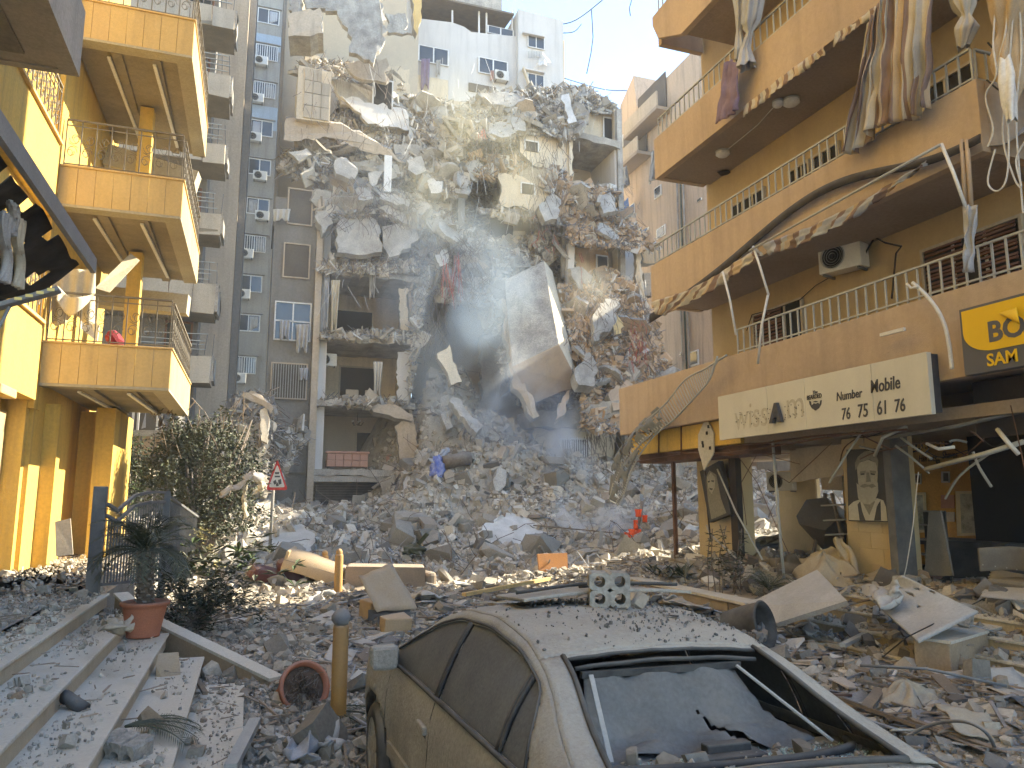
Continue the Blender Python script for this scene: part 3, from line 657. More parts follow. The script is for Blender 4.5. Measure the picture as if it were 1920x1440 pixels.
def parapet(z0, z1, y0, y1, x=XP, chamf=0):
    g = G()
    if chamf:
        prof = [(y0, z0), (y1 - 1.3, z0), (y1 - .25, z0 + .55), (y1, z1 - .25), (y1, z1), (y0, z1)]
    else: prof = [(y0, z0), (y1, z0), (y1, z1), (y0, z1)]
    g.plate([(x, a, b) for a, b in prof], (.16, 0, 0))
    b = g.build('parapet', 'plaster_tan', RB, fix=True, bevel=.012)
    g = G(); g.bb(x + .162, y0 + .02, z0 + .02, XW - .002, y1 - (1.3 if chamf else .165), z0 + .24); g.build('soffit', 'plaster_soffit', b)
    g = G(); g.bb(x + .162, y1 - .16, z0 + (.5 if chamf else 0), XW - .1, y1 - .002, z1)
    if y0 > 6: g.bb(x + .162, y0, z0, XW + .8, y0 + .16, z1)
    g.build('end_wall', 'plaster_tan', b, each=True)
    return b
b1 = parapet(3.95, 5.2, 2, 17.8); b2 = parapet(6.98, 8.05, 6.95, 15.95); b3 = parapet(10.2, 11.27, 6.9, 15.6); b4 = parapet(13.3, 14.6, 6.9, 15.5, chamf=1)
def plain_rail(parent, a, b, z, h=.52, step=.2, m='rail_grey'):
    a = Vector(a); b = Vector(b); n = max(2, int((b - a).length / step))
    g = G(); g.beam((a.x, a.y, z + h), (b.x, b.y, z + h), .04, .03); g.beam((a.x, a.y, z + .07), (b.x, b.y, z + .07), .03, .025); g.build('handrail', m, parent)
    x0 = None
    for k in range(n + 1):
        p = a.lerp(b, k / n); lo = z - .02 if k % 6 == 0 else z + .08
        if x0 is None: x0 = G().bb(p.x - .011, p.y - .014, z, p.x + .011, p.y + .014, z + h - .015).build('baluster', m, parent, loc=(p.x - wloc(parent).x, p.y - wloc(parent).y, 0))
        else: o = x0.copy(); COL.objects.link(o); o.location = (p.x - wloc(parent).x, p.y - wloc(parent).y, 0)
plain_rail(b1, (9.28, 2.4, 0), (9.28, 12.66, 0), 5.2); plain_rail(b2, (9.28, 7.05, 0), (9.28, 15.85, 0), 8.05); plain_rail(b3, (9.28, 7, 0), (9.28, 15.5, 0), 11.27); plain_rail(b4, (9.28, 7, 0), (9.28, 15.3, 0), 14.6, .7)
plain_rail(b2, (9.35, 7.05, 0), (10.6, 7.05, 0), 8.05)
# nearer bay: set back dark recess with its own parapet
g = G(); g.bb(9.9, -6, 6.9, 10.1, 6.4, 8.0); g.build('parapet', 'plaster_tan', RB); G().bb(10.1, -6, 6.9, 11.29, 6.4, 7.1).build('soffit', 'plaster_soffit', RB)
g = G(); g.bb(9.9, -6, 10.1, 10.1, 6.4, 11.2); g.build('parapet', 'plaster_tan', RB); G().bb(10.1, -6, 10.1, 11.29, 6.4, 10.3).build('soffit', 'plaster_soffit', RB)
# beam band under the lowest parapet and the fascia above the shops
g = G(); g.bb(9.42, 12.9, 3.42, 9.6, 17.6, 3.945); g.build('beam', 'plaster_yellow', RB)
mat('brown_steel', (.1, .055, .035), (.16, .08, .05), s=4, dust=.3)
mat('fascia_dark', (.035, .03, .03), (.06, .05, .045), s=2, dust=.1)
g = G(); g.bb(9.6, 12.9, 3.2, 10.4, 17.5, 3.42); g.build('fascia', 'brown_steel', RB)
g = G(); g.bb(9.7, 2, 3.15, 9.85, 7.85, 3.94); g.build('fascia', 'fascia_dark', RB)
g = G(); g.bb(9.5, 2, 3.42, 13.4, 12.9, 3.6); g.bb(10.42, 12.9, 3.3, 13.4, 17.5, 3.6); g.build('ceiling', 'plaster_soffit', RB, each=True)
# windows of the upper floors
mat('shutter_brown', (.12, .055, .035), (.16, .08, .05), s=5, rough=.8, dust=.15)
def shut_window(y0, y1, z0, z1, shutters, frame='frame_white'):
    w = G().bb(XW - .03, y0, z0, XW - .004, y1, z1).build('window', 'black', RB)
    g = G(); t = .05
    for a, b in ((y0 - t, y0), (y1, y1 + t)): g.bb(XW - .07, a, z0 - t, XW - .003, b, z1 + t)
    g.bb(XW - .07, y0, z1, XW - .003, y1, z1 + t); g.bb(XW - .07, y0, z0 - t, XW - .003, y1, z0)
    n = 3
    for k in range(1, n): yy = y0 + (y1 - y0) * k / n; g.bb(XW - .06, yy - .02, z0, XW - .031, yy + .02, z1)
    g.build('frame', 'beige_panel', w)
    for (ya, yb) in shutters:
        m_ = int((z1 - z0) / .07)
        for k in range(m_):
            z = z0 + (k + .5) * (z1 - z0) / m_; j = R_(-.012, .012)
            G().box((XW - .07, (ya + yb) / 2, z + j), (.02, (yb - ya), .05), R=Euler((R_(-.02, .02), .5, 0)).to_matrix()).build('slat', 'shutter_brown', w)
    return w
shut_window(12.35, 13.9, 4.9, 6.4, [(12.95, 13.85)]); shut_window(7.6, 9.3, 4.9, 6.45, [(7.65, 8.3), (8.55, 9.25)])
for a, b in ((13.35, 14.5), (11.9, 12.45), (11.05, 11.7), (8.1, 9.6)): shut_window(a, b, 7.9, 9.25, [])
G().bb(9.905, 6.42, 8, 11.2, 6.6, 10.1).build('end_wall', 'plaster_ochre', RB)
for u, v in ((1355, 284), (1458, 190), (1483, 187)):
    p = at(u, v, z=10.19)
    lam = thing('ceiling_lamp', (p.x, p.y, 10.1), {1355: 'round white ceiling lamp alone near the soffit edge of the tan building', 1458: 'flat white disc lamp, smaller one of a close pair under the soffit', 1483: 'round white lamp, larger one of a close pair under the soffit'}[u], 'lamp')
    r = .16 if u == 1355 else (.11 if u == 1458 else .17)
    G().lathe((p.x, p.y, 10.12), [(0.001, -.05), (r * .7, -.045), (r, 0), (r * .9, .07)], 18).build('lamp_shade', 'frame_white', lam); G().lathe((p.x, p.y, 10.16), [(r * .95, 0), (r * 1.02, .035)], 18).build('base_plate', 'rail_grey', lam)
tag(G().tube([at(1362, 282, z=10.17), at(1420, 235, z=10.18), at(1455, 196, z=10.17)], .008, 5).build('cable', 'wire_white'), 'thin white cable running between the round soffit lamps', 'cable')
tag(G().plate([at(1345, 322, z=10.19), at(1365, 318, z=10.19), at(1372, 324, z=10.19), at(1352, 329, z=10.19)], (0, 0, -.02)).build('soffit_hatch', 'fascia_dark'), 'small broken dark hatch in the soffit near the wall', 'hatch')

# air conditioners
def make_ac(name='air_conditioner'):
    t = thing(name, (0, 0, 0), 'x', 'air conditioner')
    G().bb(-.42, -.16, 0, .42, .16, .58).build('casing', 'ac_white', t, bevel=.02)
    g = G(); g.lathe((-.12, -.168, .29), [(.24, 0), (.24, .02), (.225, .02)], 24, M=Matrix.Rotation(pi / 2, 3, 'X')); g.build('fan_rim', 'rail_grey', t)
    g = G(); g.lathe((-.12, -.162, .29), [(.001, .0), (.22, .0)], 24, M=Matrix.Rotation(pi / 2, 3, 'X')); g.build('fan', 'black', t)
    g = G()
    for r in (.06, .11, .16, .2): g.lathe((-.12, -.185, .29), [(r, 0), (r + .008, .0), (r + .008, .01)], 20, M=Matrix.Rotation(pi / 2, 3, 'X'))
    g.build('grille', 'rail_grey', t)
    g = G(); g.bb(-.36, -.14, -.04, -.32, .25, -.002); g.bb(.32, -.14, -.04, .36, .25, -.002); g.build('bracket', 'rail_dark', t)
    return t
AC = make_ac()
p = at(1583, 490, x=10.35); place(AC, USED, (10.42, 10.85, 6.55), radians(-72), 'grey air conditioner mounted on the tan wall with a curling hose', None, 1.0)
g = G(); pts = [at(u, v, x=10.6) for u, v in ((1615, 500), (1625, 470), (1640, 445), (1660, 455), (1690, 462), (1680, 475), (1672, 560))]; g.tube(pts, .018, 6); g.build('hose', 'fascia_dark', None, 'dark pipe curling out of the air conditioner on the tan wall', 'hose')
g = G(); g.tube([at(u, v, x=10.62) for u, v in ((1565, 515), (1530, 535), (1500, 562), (1450, 580), (1410, 590), (1400, 620))], .01, 5); g.build('cable', 'wire_black', None, 'black cable sagging along the tan wall under the air conditioner', 'cable')

# ---------------------------------------------------------------- awnings and curtains of this building
mat('stripe_cream', (.48, .44, .37), (.42, .385, .32), s=4, bump=.1, dust=.2); mat('stripe_brown', (.22, .15, .12), (.18, .13, .11), s=4, bump=.1, dust=.2); mat('stripe_grey', (.36, .36, .36), (.3, .3, .3), s=4, bump=.1)
mat('stripe_gold', (.46, .36, .24), (.4, .31, .21), s=4, bump=.1)
mat('purple_cloth', (.16, .12, .19), (.22, .17, .24), s=4, bump=.1); mat('pale_cloth', (.42, .43, .45), (.33, .34, .37), s=4, bump=.1, streak=.2)
def striped(name, x, top, bot, nu, nv, label, cat, amp=.07, waves=7, wid=3, mats=('stripe_cream', 'stripe_brown', 'stripe_gold', 'stripe_grey'), solid=.005, scallop=0):
    def interp(poly, s):
        k = s * (len(poly) - 1); i = min(len(poly) - 2, int(k)); f = k - i
        return poly[i][0] * (1 - f) + poly[i + 1][0] * f, poly[i][1] * (1 - f) + poly[i + 1][1] * f
    g = G(); pat = [0, 0, 1, 0, 2, 1, 3, 0, 1, 2]
    vs = []
    for j in range(nv + 1):
        for i in range(nu + 1):
            s = i / nu; t = j / nv; a = interp(top, s); b = interp(bot, s); a = at(a[0], a[1], x=x); b = at(b[0], b[1], x=x)
            p = a.lerp(b, t); w = sin(s * waves * 2 * pi + 1.5 * sin(t * 2.3 + s * 5)) + .35 * sin(s * waves * 5.3 * pi + t * 4)
            p.x += amp * w * (.25 + .75 * t) + .06 * noise.noise(Vector((s * 6, t * 5, 1.))); p.y += amp * .5 * cos(s * waves * 2 * pi)
            if scallop and j == nv: p.z += scallop * abs(sin(s * nu * .5))
            vs.append(p)
    w = nu + 1
    for j in range(nv):
        for i in range(nu):
            g.f.append([j * w + i, j * w + i + 1, (j + 1) * w + i + 1, (j + 1) * w + i]); g.m.append(pat[(i // wid) % len(pat)]); g.sm.append(True)
    g.v = [tuple(v) for v in vs]
    return g.build(name, list(mats), None, label, cat, solid=solid)
striped('balcony_curtain', 8.95, [(1630, 40), (1650, 0), (1690, -30), (1750, -30)], [(1578, 285), (1602, 288), (1640, 240), (1680, 228), (1712, 222), (1746, 200)], 90, 30, 'large striped brown and cream curtain blown out over the middle parapet', 'curtain', amp=.1, waves=8)
striped('valance', 9.12, [(1395, 200), (1470, 140), (1545, 85)], [(1393, 220), (1470, 160), (1547, 103)], 60, 3, 'short scalloped striped valance under the upper parapet edge', 'awning', amp=.02, waves=14, wid=2)
striped('valance_scrap', 9.12, [(1567, 62), (1600, 45), (1652, 0)], [(1562, 88), (1600, 58), (1652, 18)], 30, 3, 'torn striped valance scrap beside the large blown curtain', 'awning', amp=.02, waves=6, wid=2)
striped('torn_awning', 9.0, [(1222, 566), (1290, 545), (1345, 515), (1420, 462)], [(1228, 588), (1245, 592), (1330, 548), (1432, 478)], 70, 8, 'torn grey and cream striped awning hanging under the far end of the parapet', 'awning', amp=.04, waves=11)
striped('torn_awning', 9.0, [(1430, 458), (1520, 425), (1620, 375), (1740, 300)], [(1440, 478), (1500, 460), (1590, 415), (1738, 308)], 70, 6, 'long shredded striped awning fabric trailing from the roller bar', 'awning', amp=.04, waves=9, mats=('pale_cloth', 'stripe_brown', 'stripe_gold', 'pale_cloth'))
g = G(); g.grid(lambda s, t: at(1218 + 620 * s, 588 - 345 * s - 55 * sin(s * pi) * (1 - .3 * s) + 14 * sin(s * 9) + (t * 16 + 2), x=9.1), 60, 2); g.build('dark_gap_strip', 'torn_black', None, 'wavy black strip standing in for the dark gap under the middle parapet', 'awning', solid=.02)  # black strip drawn in for the dark gap line below the parapet
g = G(); g.tube([at(1405, 470, x=8.9), at(1540, 395, x=8.9), at(1660, 328, x=8.9), at(1762, 272, x=8.9)], .022, 8); rb = g.build('awning_roller', 'rail_grey', None, 'long thin grey awning roller bar under the middle parapet', 'awning bar')
ARM = [((1355, 510), (1368, 560), (1380, 628), 'bent pale awning strut leaning on the first balcony railing end'), ((1412, 462), (1425, 500), (1441, 553), 'straight awning strut below the striped tatters, upper part'), ((1440, 553), (1428, 610), (1421, 682), 'thin drooping awning strut reaching down over the lowest parapet'),
       ((1765, 270), (1788, 325), (1812, 392), 'white awning strut slanting down from the roller bar end'), ((1500, 512), (1480, 470), (1510, 420), 'short slanting white awning rod above the wall window')]
for a, b, c, l in ARM[:4]:
    G().tube([at(*a, x=8.95), at(*b, x=8.9), at(*c, x=9.0)], .025, 6).build('awning_strut', 'frame_white', None, l, 'awning strut')
for u0, l in ((1806, 'slim vertical conduit pipe beside the parapet corner, outer one'), (1816, 'slim vertical conduit pipe beside the parapet corner, inner one')):
    G().tube([at(u0 - 3, 262, x=9.1), at(u0 + 6, 400, x=9.1)], .03, 8).build('conduit', 'plaster_tan', None, l, 'pipe')
striped('wrapped_cloth', 9.0, [(1808, 385), (1835, 385)], [(1806, 510), (1822, 510)], 16, 14, 'grey white cloth wrapped tightly round the hanging conduit pipes', 'cloth', amp=.05, waves=2, mats=('pale_cloth',) * 4)
def bundle(name, pts, x, rad, m, label, cat, folds=7):
    P_ = [at(u, v, x=x) for u, v in pts]; g = G()
    def f(s, t):
        k = t * (len(P_) - 1); i = min(len(P_) - 2, int(k)); c = P_[i].lerp(P_[i + 1], k - i); r = rad[i] * (1 - (k - i)) + rad[i + 1] * (k - i)
        a = s * 2 * pi; rr = r * (1 + .22 * sin(a * folds + t * 3)); return c + Vector((cos(a) * rr, sin(a) * rr, .03 * sin(a * 3)))
    g.grid(f, 42, 22); return g.build(name, m, None, label, cat)
bundle('tied_curtain', [(1388, -40), (1388, 30), (1386, 60), (1388, 90), (1384, 112)], 9.0, [.2, .09, .05, .1, .06], 'pale_cloth', 'thin pale grey curtain tied in knots hanging from the upper floor', 'curtain')
bundle('tied_curtain', [(1415, -40), (1412, 10), (1408, 45), (1406, 60), (1398, 95), (1400, 125)], 9.0, [.2, .18, .16, .05, .09, .17], 'pale_cloth', 'wider pale grey curtain tied above its flared hem on the upper floor', 'curtain')
bundle('tied_curtain', [(1800, -40), (1808, 10), (1812, 30), (1812, 55), (1808, 78), (1806, 90)], 9.3, [.18, .13, .05, .14, .09, .07], 'stripe_cream', 'striped curtain knotted in the middle above the parapet corner', 'curtain')
bundle('hanging_rag', [(1905, -40), (1900, 20), (1893, 60), (1888, 110), (1900, 160), (1896, 200)], 9.2, [.3, .22, .12, .18, .12, .05], 'stripe_gold', 'ragged bundle of striped cloth hanging beside the loose white cables', 'rag')
bundle('hanging_rag', [(1885, 110), (1890, 150), (1893, 190), (1898, 225)], 8.9, [.05, .09, .08, .05], 'frame_white', 'white shredded plastic strip hanging below the ragged striped bundle', 'rag', 3)
striped('purple_cloth', 8.9, [(1358, 118), (1372, 112), (1386, 122)], [(1340, 232), (1362, 222), (1384, 205)], 24, 18, 'dark purple cloth hanging from the knotted pale curtain', 'cloth', amp=.04, waves=3, mats=('purple_cloth',) * 4)
tag(G().grid(lambda s, t: (at(1826 + 110 * s, 286 - 40 * s, x=9.3 - .0) .lerp(at(1830 + 100 * s, 260 - 55 * s, x=10.6), t)) + Vector((0, 0, -.12 * sin(pi * t) + .03 * sin(9 * s))), 14, 8).build('loose_sheet', 'pale_cloth', solid=.01), 'pale violet grey sheet stretched out below the parapet corner', 'sheet')
CB = [([(1870, -20), (1862, 80), (1868, 140), (1848, 180), (1862, 240), (1852, 275)], 'thin white cable hanging past the parapet corner, kinked twice'),
      ([(1893, -20), (1885, 60), (1872, 130), (1890, 240), (1888, 330), (1870, 358), (1852, 340), (1866, 280)], 'white cable ending in a big hanging loop below the sheet'),
      ([(1902, -20), (1892, 120), (1880, 250), (1900, 330), (1915, 350), (1905, 300), (1925, 260)], 'white cable crossing the ragged bundle and looping under it'),
      ([(1910, -10), (1915, 100), (1905, 220), (1918, 400)], 'straightest white cable of the hanging tangle at the corner'),
      ([(1852, 80), (1870, 100), (1895, 130), (1880, 170), (1850, 150)], 'black cable tangle over the corner of the grey railing')]
def smooth(pts, n=6):
    P_ = [Vector(p) for p in pts]; out = []
    for i in range(len(P_) - 1):
        p0 = P_[max(0, i - 1)]; p1 = P_[i]; p2 = P_[i + 1]; p3 = P_[min(len(P_) - 1, i + 2)]
        for k in range(n):
            t = k / n; out.append(.5 * ((2 * p1) + (p2 - p0) * t + (2 * p0 - 5 * p1 + 4 * p2 - p3) * t * t + (3 * p1 - p0 - 3 * p2 + p3) * t ** 3))
    return out + [P_[-1]]
for k, (pp, l) in enumerate(CB):
    G().tube(smooth([at(u, v, x=9.0 + .05 * k) for u, v in pp]), .012, 5).build('cable', 'wire_black' if k == 4 else 'wire_white', None, l, 'cable')

# ---------------------------------------------------------------- shop signs
mat('sign_cream', (.58, .56, .47), (.52, .5, .42), s=1.2, rough=.6, bump=.05, fine=.05, streak=.12); mat('sign_ink', (.045, .045, .05), (.07, .07, .075), bump=0, rough=.5); mat('sign_ghost', (.47, .44, .35), (.38, .35, .27), s=9, bump=0)
mat('sign_side', (.05, .05, .055), bump=0); mat('sign_yellow', (.75, .48, .01), (.7, .44, .01), rough=.5, bump=0, fine=.03); mat('sign_slate', (.075, .08, .09), (.1, .1, .11), rough=.5, bump=0, fine=.05)
sg = thing('barber_sign', (9.0, 10.4, 3.45), 'long cream shop sign reading Number Mobile with one raised dark letter A', 'sign')
def zb(y): return 3.47 if True else 0
ys = [13.0, 11.45, 10.45, 8.95, 7.92]
for a, b in zip(ys, ys[1:]): G().bb(8.98, b + .003, 3.47, 9.06, a - .003, 4.36).build('panel', 'sign_cream', sg, bevel=.004)
G().bb(9.062, 7.93, 3.5, 9.19, 12.99, 4.34).build('box', 'sign_side', sg)
def text_px(body, u0, v0, u1, x, g, d=.004, shear=0, bold=0, sz=1.):
    'a line of writing on the plane x, from pixel u0 to pixel u1 along the wall'
    a = at(u0, v0, x=x); b_y = at(u1, v0, x=x).y; t = G(); w = text_geo(body, 1., t, (0, 0, 0), (1, 0, 0), (0, 1, 0), d, 0, shear, bold); k = (a.y - b_y) / w
    g.add([Vector((x - p[2], a.y - p[0] * k, a.z + p[1] * k * sz)) for p in t.v], t.f)
g = G(); text_px('Number', 1568, 752, 1618, 8.975, g, shear=.15, bold=.01, sz=1.25); text_px('Mobile', 1632, 737, 1689, 8.975, g, shear=.1, bold=.012, sz=1.35); g.build('lettering', 'sign_ink', sg)
g = G()
for w, (u0, v0, u1) in {'76': (1578, 787, 1595), '75': (1608, 783, 1628), '61': (1644, 778, 1663), '76 ': (1677, 773, 1698)}.items(): text_px(w.strip(), u0, v0, u1, 8.975, g, shear=.1, bold=.01, sz=1.35)
g.build('lettering', 'sign_ink', sg)
g = G(); text_px('wiss', 1377, 806, 1440, 8.978, g, d=.001, shear=.1, sz=1.2); text_px('m', 1474, 785, 1508, 8.978, g, d=.001, sz=1.1); g.build('ghost_lettering', 'sign_ghost', sg)
g = G()
for _ in range(70):
    u = R_(1378, 1508) ; 
    if 1446 < u < 1470: continue
    p = at(u, 800 - (u - 1377) * .14 - R_(0, 26), x=8.976); g.box(p, (.006, .016, .016))
g.build('screw_hole', 'sign_ink', sg)
g = G(); text_px('A', 1447, 791, 1467, 8.93, g, d=.035, shear=.1, bold=.06, sz=1.15); g.build('raised_letter', 'sign_ink', sg)
g = G(); text_px('The', 1523, 739, 1533, 8.975, g, shear=.2, bold=.01); text_px('BEARDED', 1513, 750, 1541, 8.975, g, bold=.02, sz=1.3)
def pxp(g, pts, x, th=.004, m=0): g.plate([at(u, v, x=x) for u, v in pts], (-th, 0, 0), m)
pxp(g, [(1517, 751), (1521, 753), (1522, 760), (1526, 756), (1530, 757), (1534, 755), (1537, 758), (1538, 751), (1541, 750), (1540, 758), (1536, 765), (1529, 770), (1522, 765), (1518, 758)], 8.978)
pxp(g, [(1523, 754), (1529, 751.5), (1535, 752.5), (1530, 754.5)], 8.978); g.build('emblem', 'sign_ink', sg)
yb_ = thing('corner_shop_sign', (8.9, 6.5, 3.9), 'slate and yellow shop sign with big torn letters above the dark shop', 'sign')
G().bb(8.86, 4.6, 3.9, 9.0, 7.26, 4.8).build('box', 'sign_slate', yb_, bevel=.01)
g = G(); prof = [(7.22, 4.76)] + [(7.22 - .0, 4.45)] + [(7.22 - .42 * (1 - cos(a)) , 4.45 - .28 * sin(a)) for a in [k / 8 * pi / 2 for k in range(1, 9)]] + [(4.7, 4.17), (4.7, 4.76)]
g.plate([(8.857, a, b) for a, b in prof], (-.006, 0, 0)); g.build('yellow_field', 'sign_yellow', yb_)
g = G(); text_px('BO', 1853, 641, 1925, 8.848, g, bold=.03, d=.003, sz=1.0); g.build('lettering', 'sign_slate', yb_)
g = G(); text_px('SAM', 1851, 687, 1910, 8.852, g, bold=.02, d=.003, sz=1.); g.build('lettering', 'sign_yellow', yb_)
g = G(); g.grid(lambda s, t: at(1872 + 34 * s + 6 * t, 588 - 12 * s + (2 + 30 * s) * t, x=8.83 - .12 * sin(t * 2) * s), 6, 6); g.build('torn_flap', 'sign_yellow', yb_, solid=.004)
# hooked lamp arm on the parapet
g = G(); g.tube(smooth([at(u, v, x=8.98) for u, v in ((1711, 530), (1735, 552), (1757, 580), (1772, 612), (1780, 650), (1785, 692))]), .028, 8); g.build('wall_lamp_arm', 'ac_white', None, 'curved white lamp arm bolted to the parapet between the two signs', 'lamp arm')
g = G(); g.tube([at(1700, 532, x=8.95), at(1708, 540, x=8.95), at(1722, 538, x=8.95)], .02, 6); g.bb(9.0, 8.3, 4.75, 9.04, 8.75, 4.8); g.bb(9.0, 8.05, 4.25, 9.04, 8.5, 4.3); g.build('bracket', 'ac_white', bpy.data.objects['wall_lamp_arm'])
# fallen bent railing with netting
lr = thing('fallen_railing', (8.9, 15, 2.2), 'long bent grey railing peeled off the parapet and dangling to the rubble', 'railing')
TR = smooth([at(u, v, x=8.9) for u, v in ((1362, 666), (1325, 690), (1285, 712), (1245, 760), (1200, 800), (1168, 848), (1152, 895), (1143, 942))], 5)
BR = smooth([at(u, v, x=8.85) for u, v in ((1345, 668), (1330, 712), (1300, 748), (1262, 788), (1222, 822), (1190, 870), (1172, 920), (1158, 948))], 5)
g = G(); g.tube(TR, .022, 6); g.tube(BR, .022, 6); g.build('rail', 'rail_grey', lr)
for k in range(1, len(TR) - 1):
    for f in (0, .5):
        a = TR[k].lerp(TR[k + 1], f); b = BR[k].lerp(BR[min(k + 1, len(BR) - 1)], f); G().tube([a, b], .012, 4).build('baluster', 'rail_grey', lr)
mat('netting', (.2, .21, .21), (.14, .15, .15), s=6, bump=0)
def nf(s, t):
    i = t * (len(TR) - 1) * .5 + (len(TR) - 1) * .45; k = min(len(TR) - 2, int(i)); a = TR[k].lerp(TR[k + 1], i - k); b = BR[k].lerp(BR[k + 1], i - k)
    return a.lerp(b, s * 1.0 - .15) + Vector((-.05 + .05 * sin(s * 9 + t * 7), .04 * sin(t * 13), -.1 * s))
g = G(); q_ = G().grid(nf, 14, 50); g.add(q_.v, [f for i, f in enumerate(q_.f) if noise.noise(Vector((i % 14 * .35, i // 14 * .3, 2))) < .18], 0, True)
g.build('torn_netting', 'netting', None, 'torn grey netting caught on the dangling bent railing', 'netting', solid=.008)

# ---------------------------------------------------------------- ground floor: shop floor, steps, pillars, interior
g = G(); g.bb(9.9, -6, 0, 20, 17.2, .85); g.build('shop_terrace', 'dusty_paving', kind='structure')
rs = thing('shop_steps', (9.1, 8, 0), 'broad rubble covered stone steps rising to the wrecked shops', 'steps')
for i in range(4):
    x0 = 8.25 + .42 * i; zt = .2 + .17 * i
    G().bb(x0 - .02, 2, zt - .035, 9.88, 10.7, zt).build('tread', 'marble', rs, bevel=.006)
    for k in range(8): a = 2 + k * 1.085; G().bb(x0 + .01, a + .002, max(0, zt - .17), x0 + .3, a + 1.083, zt - .036).build('riser', 'riser_yellow', rs)
def rstep(x, y): return np.clip(.2 + .17 * np.floor((x - 8.23) / .42), .02, .86) + .01
masses('shop_debris', [layer(5200, 8.1, 13, 3, 17, .02, .13, 0, f=rstep, keep=None, clump=.5), layer(900, 8.1, 14, 3, 17, .08, .34, 0, f=rstep, keep=None, flat=(.2, .7)), layer(420, 8.1, 14, 3, 17, .1, .5, 1, f=rstep, keep=None, shapes=BX, flat=(.03, .2), tilt=.4),
    layer(500, 8.3, 14, 3, 17, .06, .4, 2, f=rstep, keep=None), sticks(420, 8.1, 14, 3, 17, 3, f=rstep, keep=None, L=(.2, 1.3), tilt=.2), sticks(260, 8.1, 14, 3, 17, 4, f=rstep, keep=None, L=(.2, 1.3), tilt=.25, w=.03)],
    ['rubble', 'rubble_white', 'rubble_dark', 'wood_scrap', 'tin_scrap'], label='broken boards, dust and stones littering the shop steps and floor', cat='rubble')
def tiled(name, x, y0, y1, z0, z1, cols, rows, parent, m='tile_yellow'):
    h = (z1 - z0) / rows
    for r in range(rows):
        off = .5 if r % 2 else 0; n = cols + (1 if off else 0)
        for c in range(n):
            a = y0 + (y1 - y0) / cols * (c - off); b = a + (y1 - y0) / cols; a = max(a, y0); b = min(b, y1)
            if b - a < .02: continue
            G().bb(x - .02 - R_(0, .002), a + .003, z0 + r * h + .003, x, b - .003, z0 + (r + 1) * h - .003).build('tile', m, parent)
g = G(); g.bb(10.5, 14.7, .85, 11.0, 16.2, 3.4); p1 = g.build('tiled_pillar', 'tile_yellow', None, 'tiled yellow pillar with a tilted poster beside the rubble slope', 'pillar'); tiled('p', 10.5, 14.72, 16.18, .86, 3.38, 3, 9, p1)
g = G(); g.bb(10.5, 10.16, .85, 11.0, 11.3, 3.4); p2 = g.build('tiled_pillar', 'tile_yellow', None, 'tiled yellow pillar carrying the large bearded man poster', 'pillar'); tiled('p', 10.5, 10.18, 11.28, .86, 3.38, 2, 9, p2)
G().bb(10.3, 9.98, .85, 10.7, 10.14, 3.4).build('door_post', 'rail_dark', None, 'dark steel door post beside the bearded man pillar', 'post')
G().bb(9.9, 16.35, .4, 9.98, 16.43, 3.3).build('door_post', 'brown_steel', None, 'slim rusty brown steel post at the corner of the shop row', 'post')
G().bb(10.3, 14.35, .85, 10.45, 14.6, 3.4).build('door_post', 'fascia_dark', None, 'wide dark post on the inner side of the tilted poster pillar', 'post')
mat('barber_wall', (.5, .3, .08), (.4, .23, .06), s=1.2, bump=.1, fine=.3)
iw = thing('shop_interior', (13, 11, .85), 'gutted barber shop interior with an orange wall and black recess', 'shop')
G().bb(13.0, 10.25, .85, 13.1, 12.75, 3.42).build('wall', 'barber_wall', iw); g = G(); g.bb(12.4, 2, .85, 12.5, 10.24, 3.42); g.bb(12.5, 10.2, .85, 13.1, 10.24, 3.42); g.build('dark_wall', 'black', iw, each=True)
g = G(); g.bb(13.0, 14.9, .85, 13.1, 16.3, 3.0); g.build('tiled_wall', 'tile_yellow', iw); g = G(); g.bb(11.9, 12.76, .85, 13.1, 12.86, 3.42); g.build('side_wall', 'barber_wall', iw)
tiled('p', 13.0, 14.92, 16.28, .9, 2.9, 3, 7, iw)
mat('print_ink', (.06, .045, .03), bump=0); 
g = G()
def tx13(b, u0, v0, u1, **k): text_px(b, u0, v0, u1, 12.99, g, **k)
pxp(g, [(1698, 838), (1740, 828), (1790, 826), (1782, 838), (1740, 840), (1705, 851)], 12.992, .003)
tx13('Haircuts', 1722, 866, 1757, shear=.35, sz=1.5); tx13('Shaves', 1766, 860, 1796, shear=.35, sz=1.6); tx13('&', 1754, 878, 1768, bold=.03)
g.build('wall_lettering', 'print_ink', iw)
g = G(); text_px('BARBER', 1708, 845, 1775, 12.985, g, bold=.02, d=.003); g.build('wall_lettering', 'barber_wall', iw)
mat('photo_white', (.5, .48, .42), bump=0); mat('mirror_glass', (.42, .45, .42), (.14, .16, .13), s=5, rough=.25, bump=.1, metal=.0, fine=.6); mat('gilt', (.55, .5, .33), (.45, .4, .27), s=6, bump=.1)  # the mirror's mottle is a reflection put into its colour
for (u0, v0, u1, v1, l) in ((1714, 888, 1728, 908, 'small white framed photo on the orange wall under the word on haircuts'), (1766, 884, 1781, 905, 'small white framed photo in the middle of the orange wall'), (1824, 882, 1840, 903, 'small dark framed photo near the dark corner of the orange wall')):
    t = thing('framed_photo', at(u0, v1, x=12.97), l, 'picture'); g = G(); pxp(g, [(u0, v0), (u1, v0), (u1, v1), (u0, v1)], 12.97, .02); g.build('frame', 'photo_white', t); g = G(); pxp(g, [(u0 + 3, v0 + 3), (u1 - 3, v0 + 3), (u1 - 3, v1 - 3), (u0 + 3, v1 - 3)], 12.945, .004); g.build('print', 'print_ink', t)
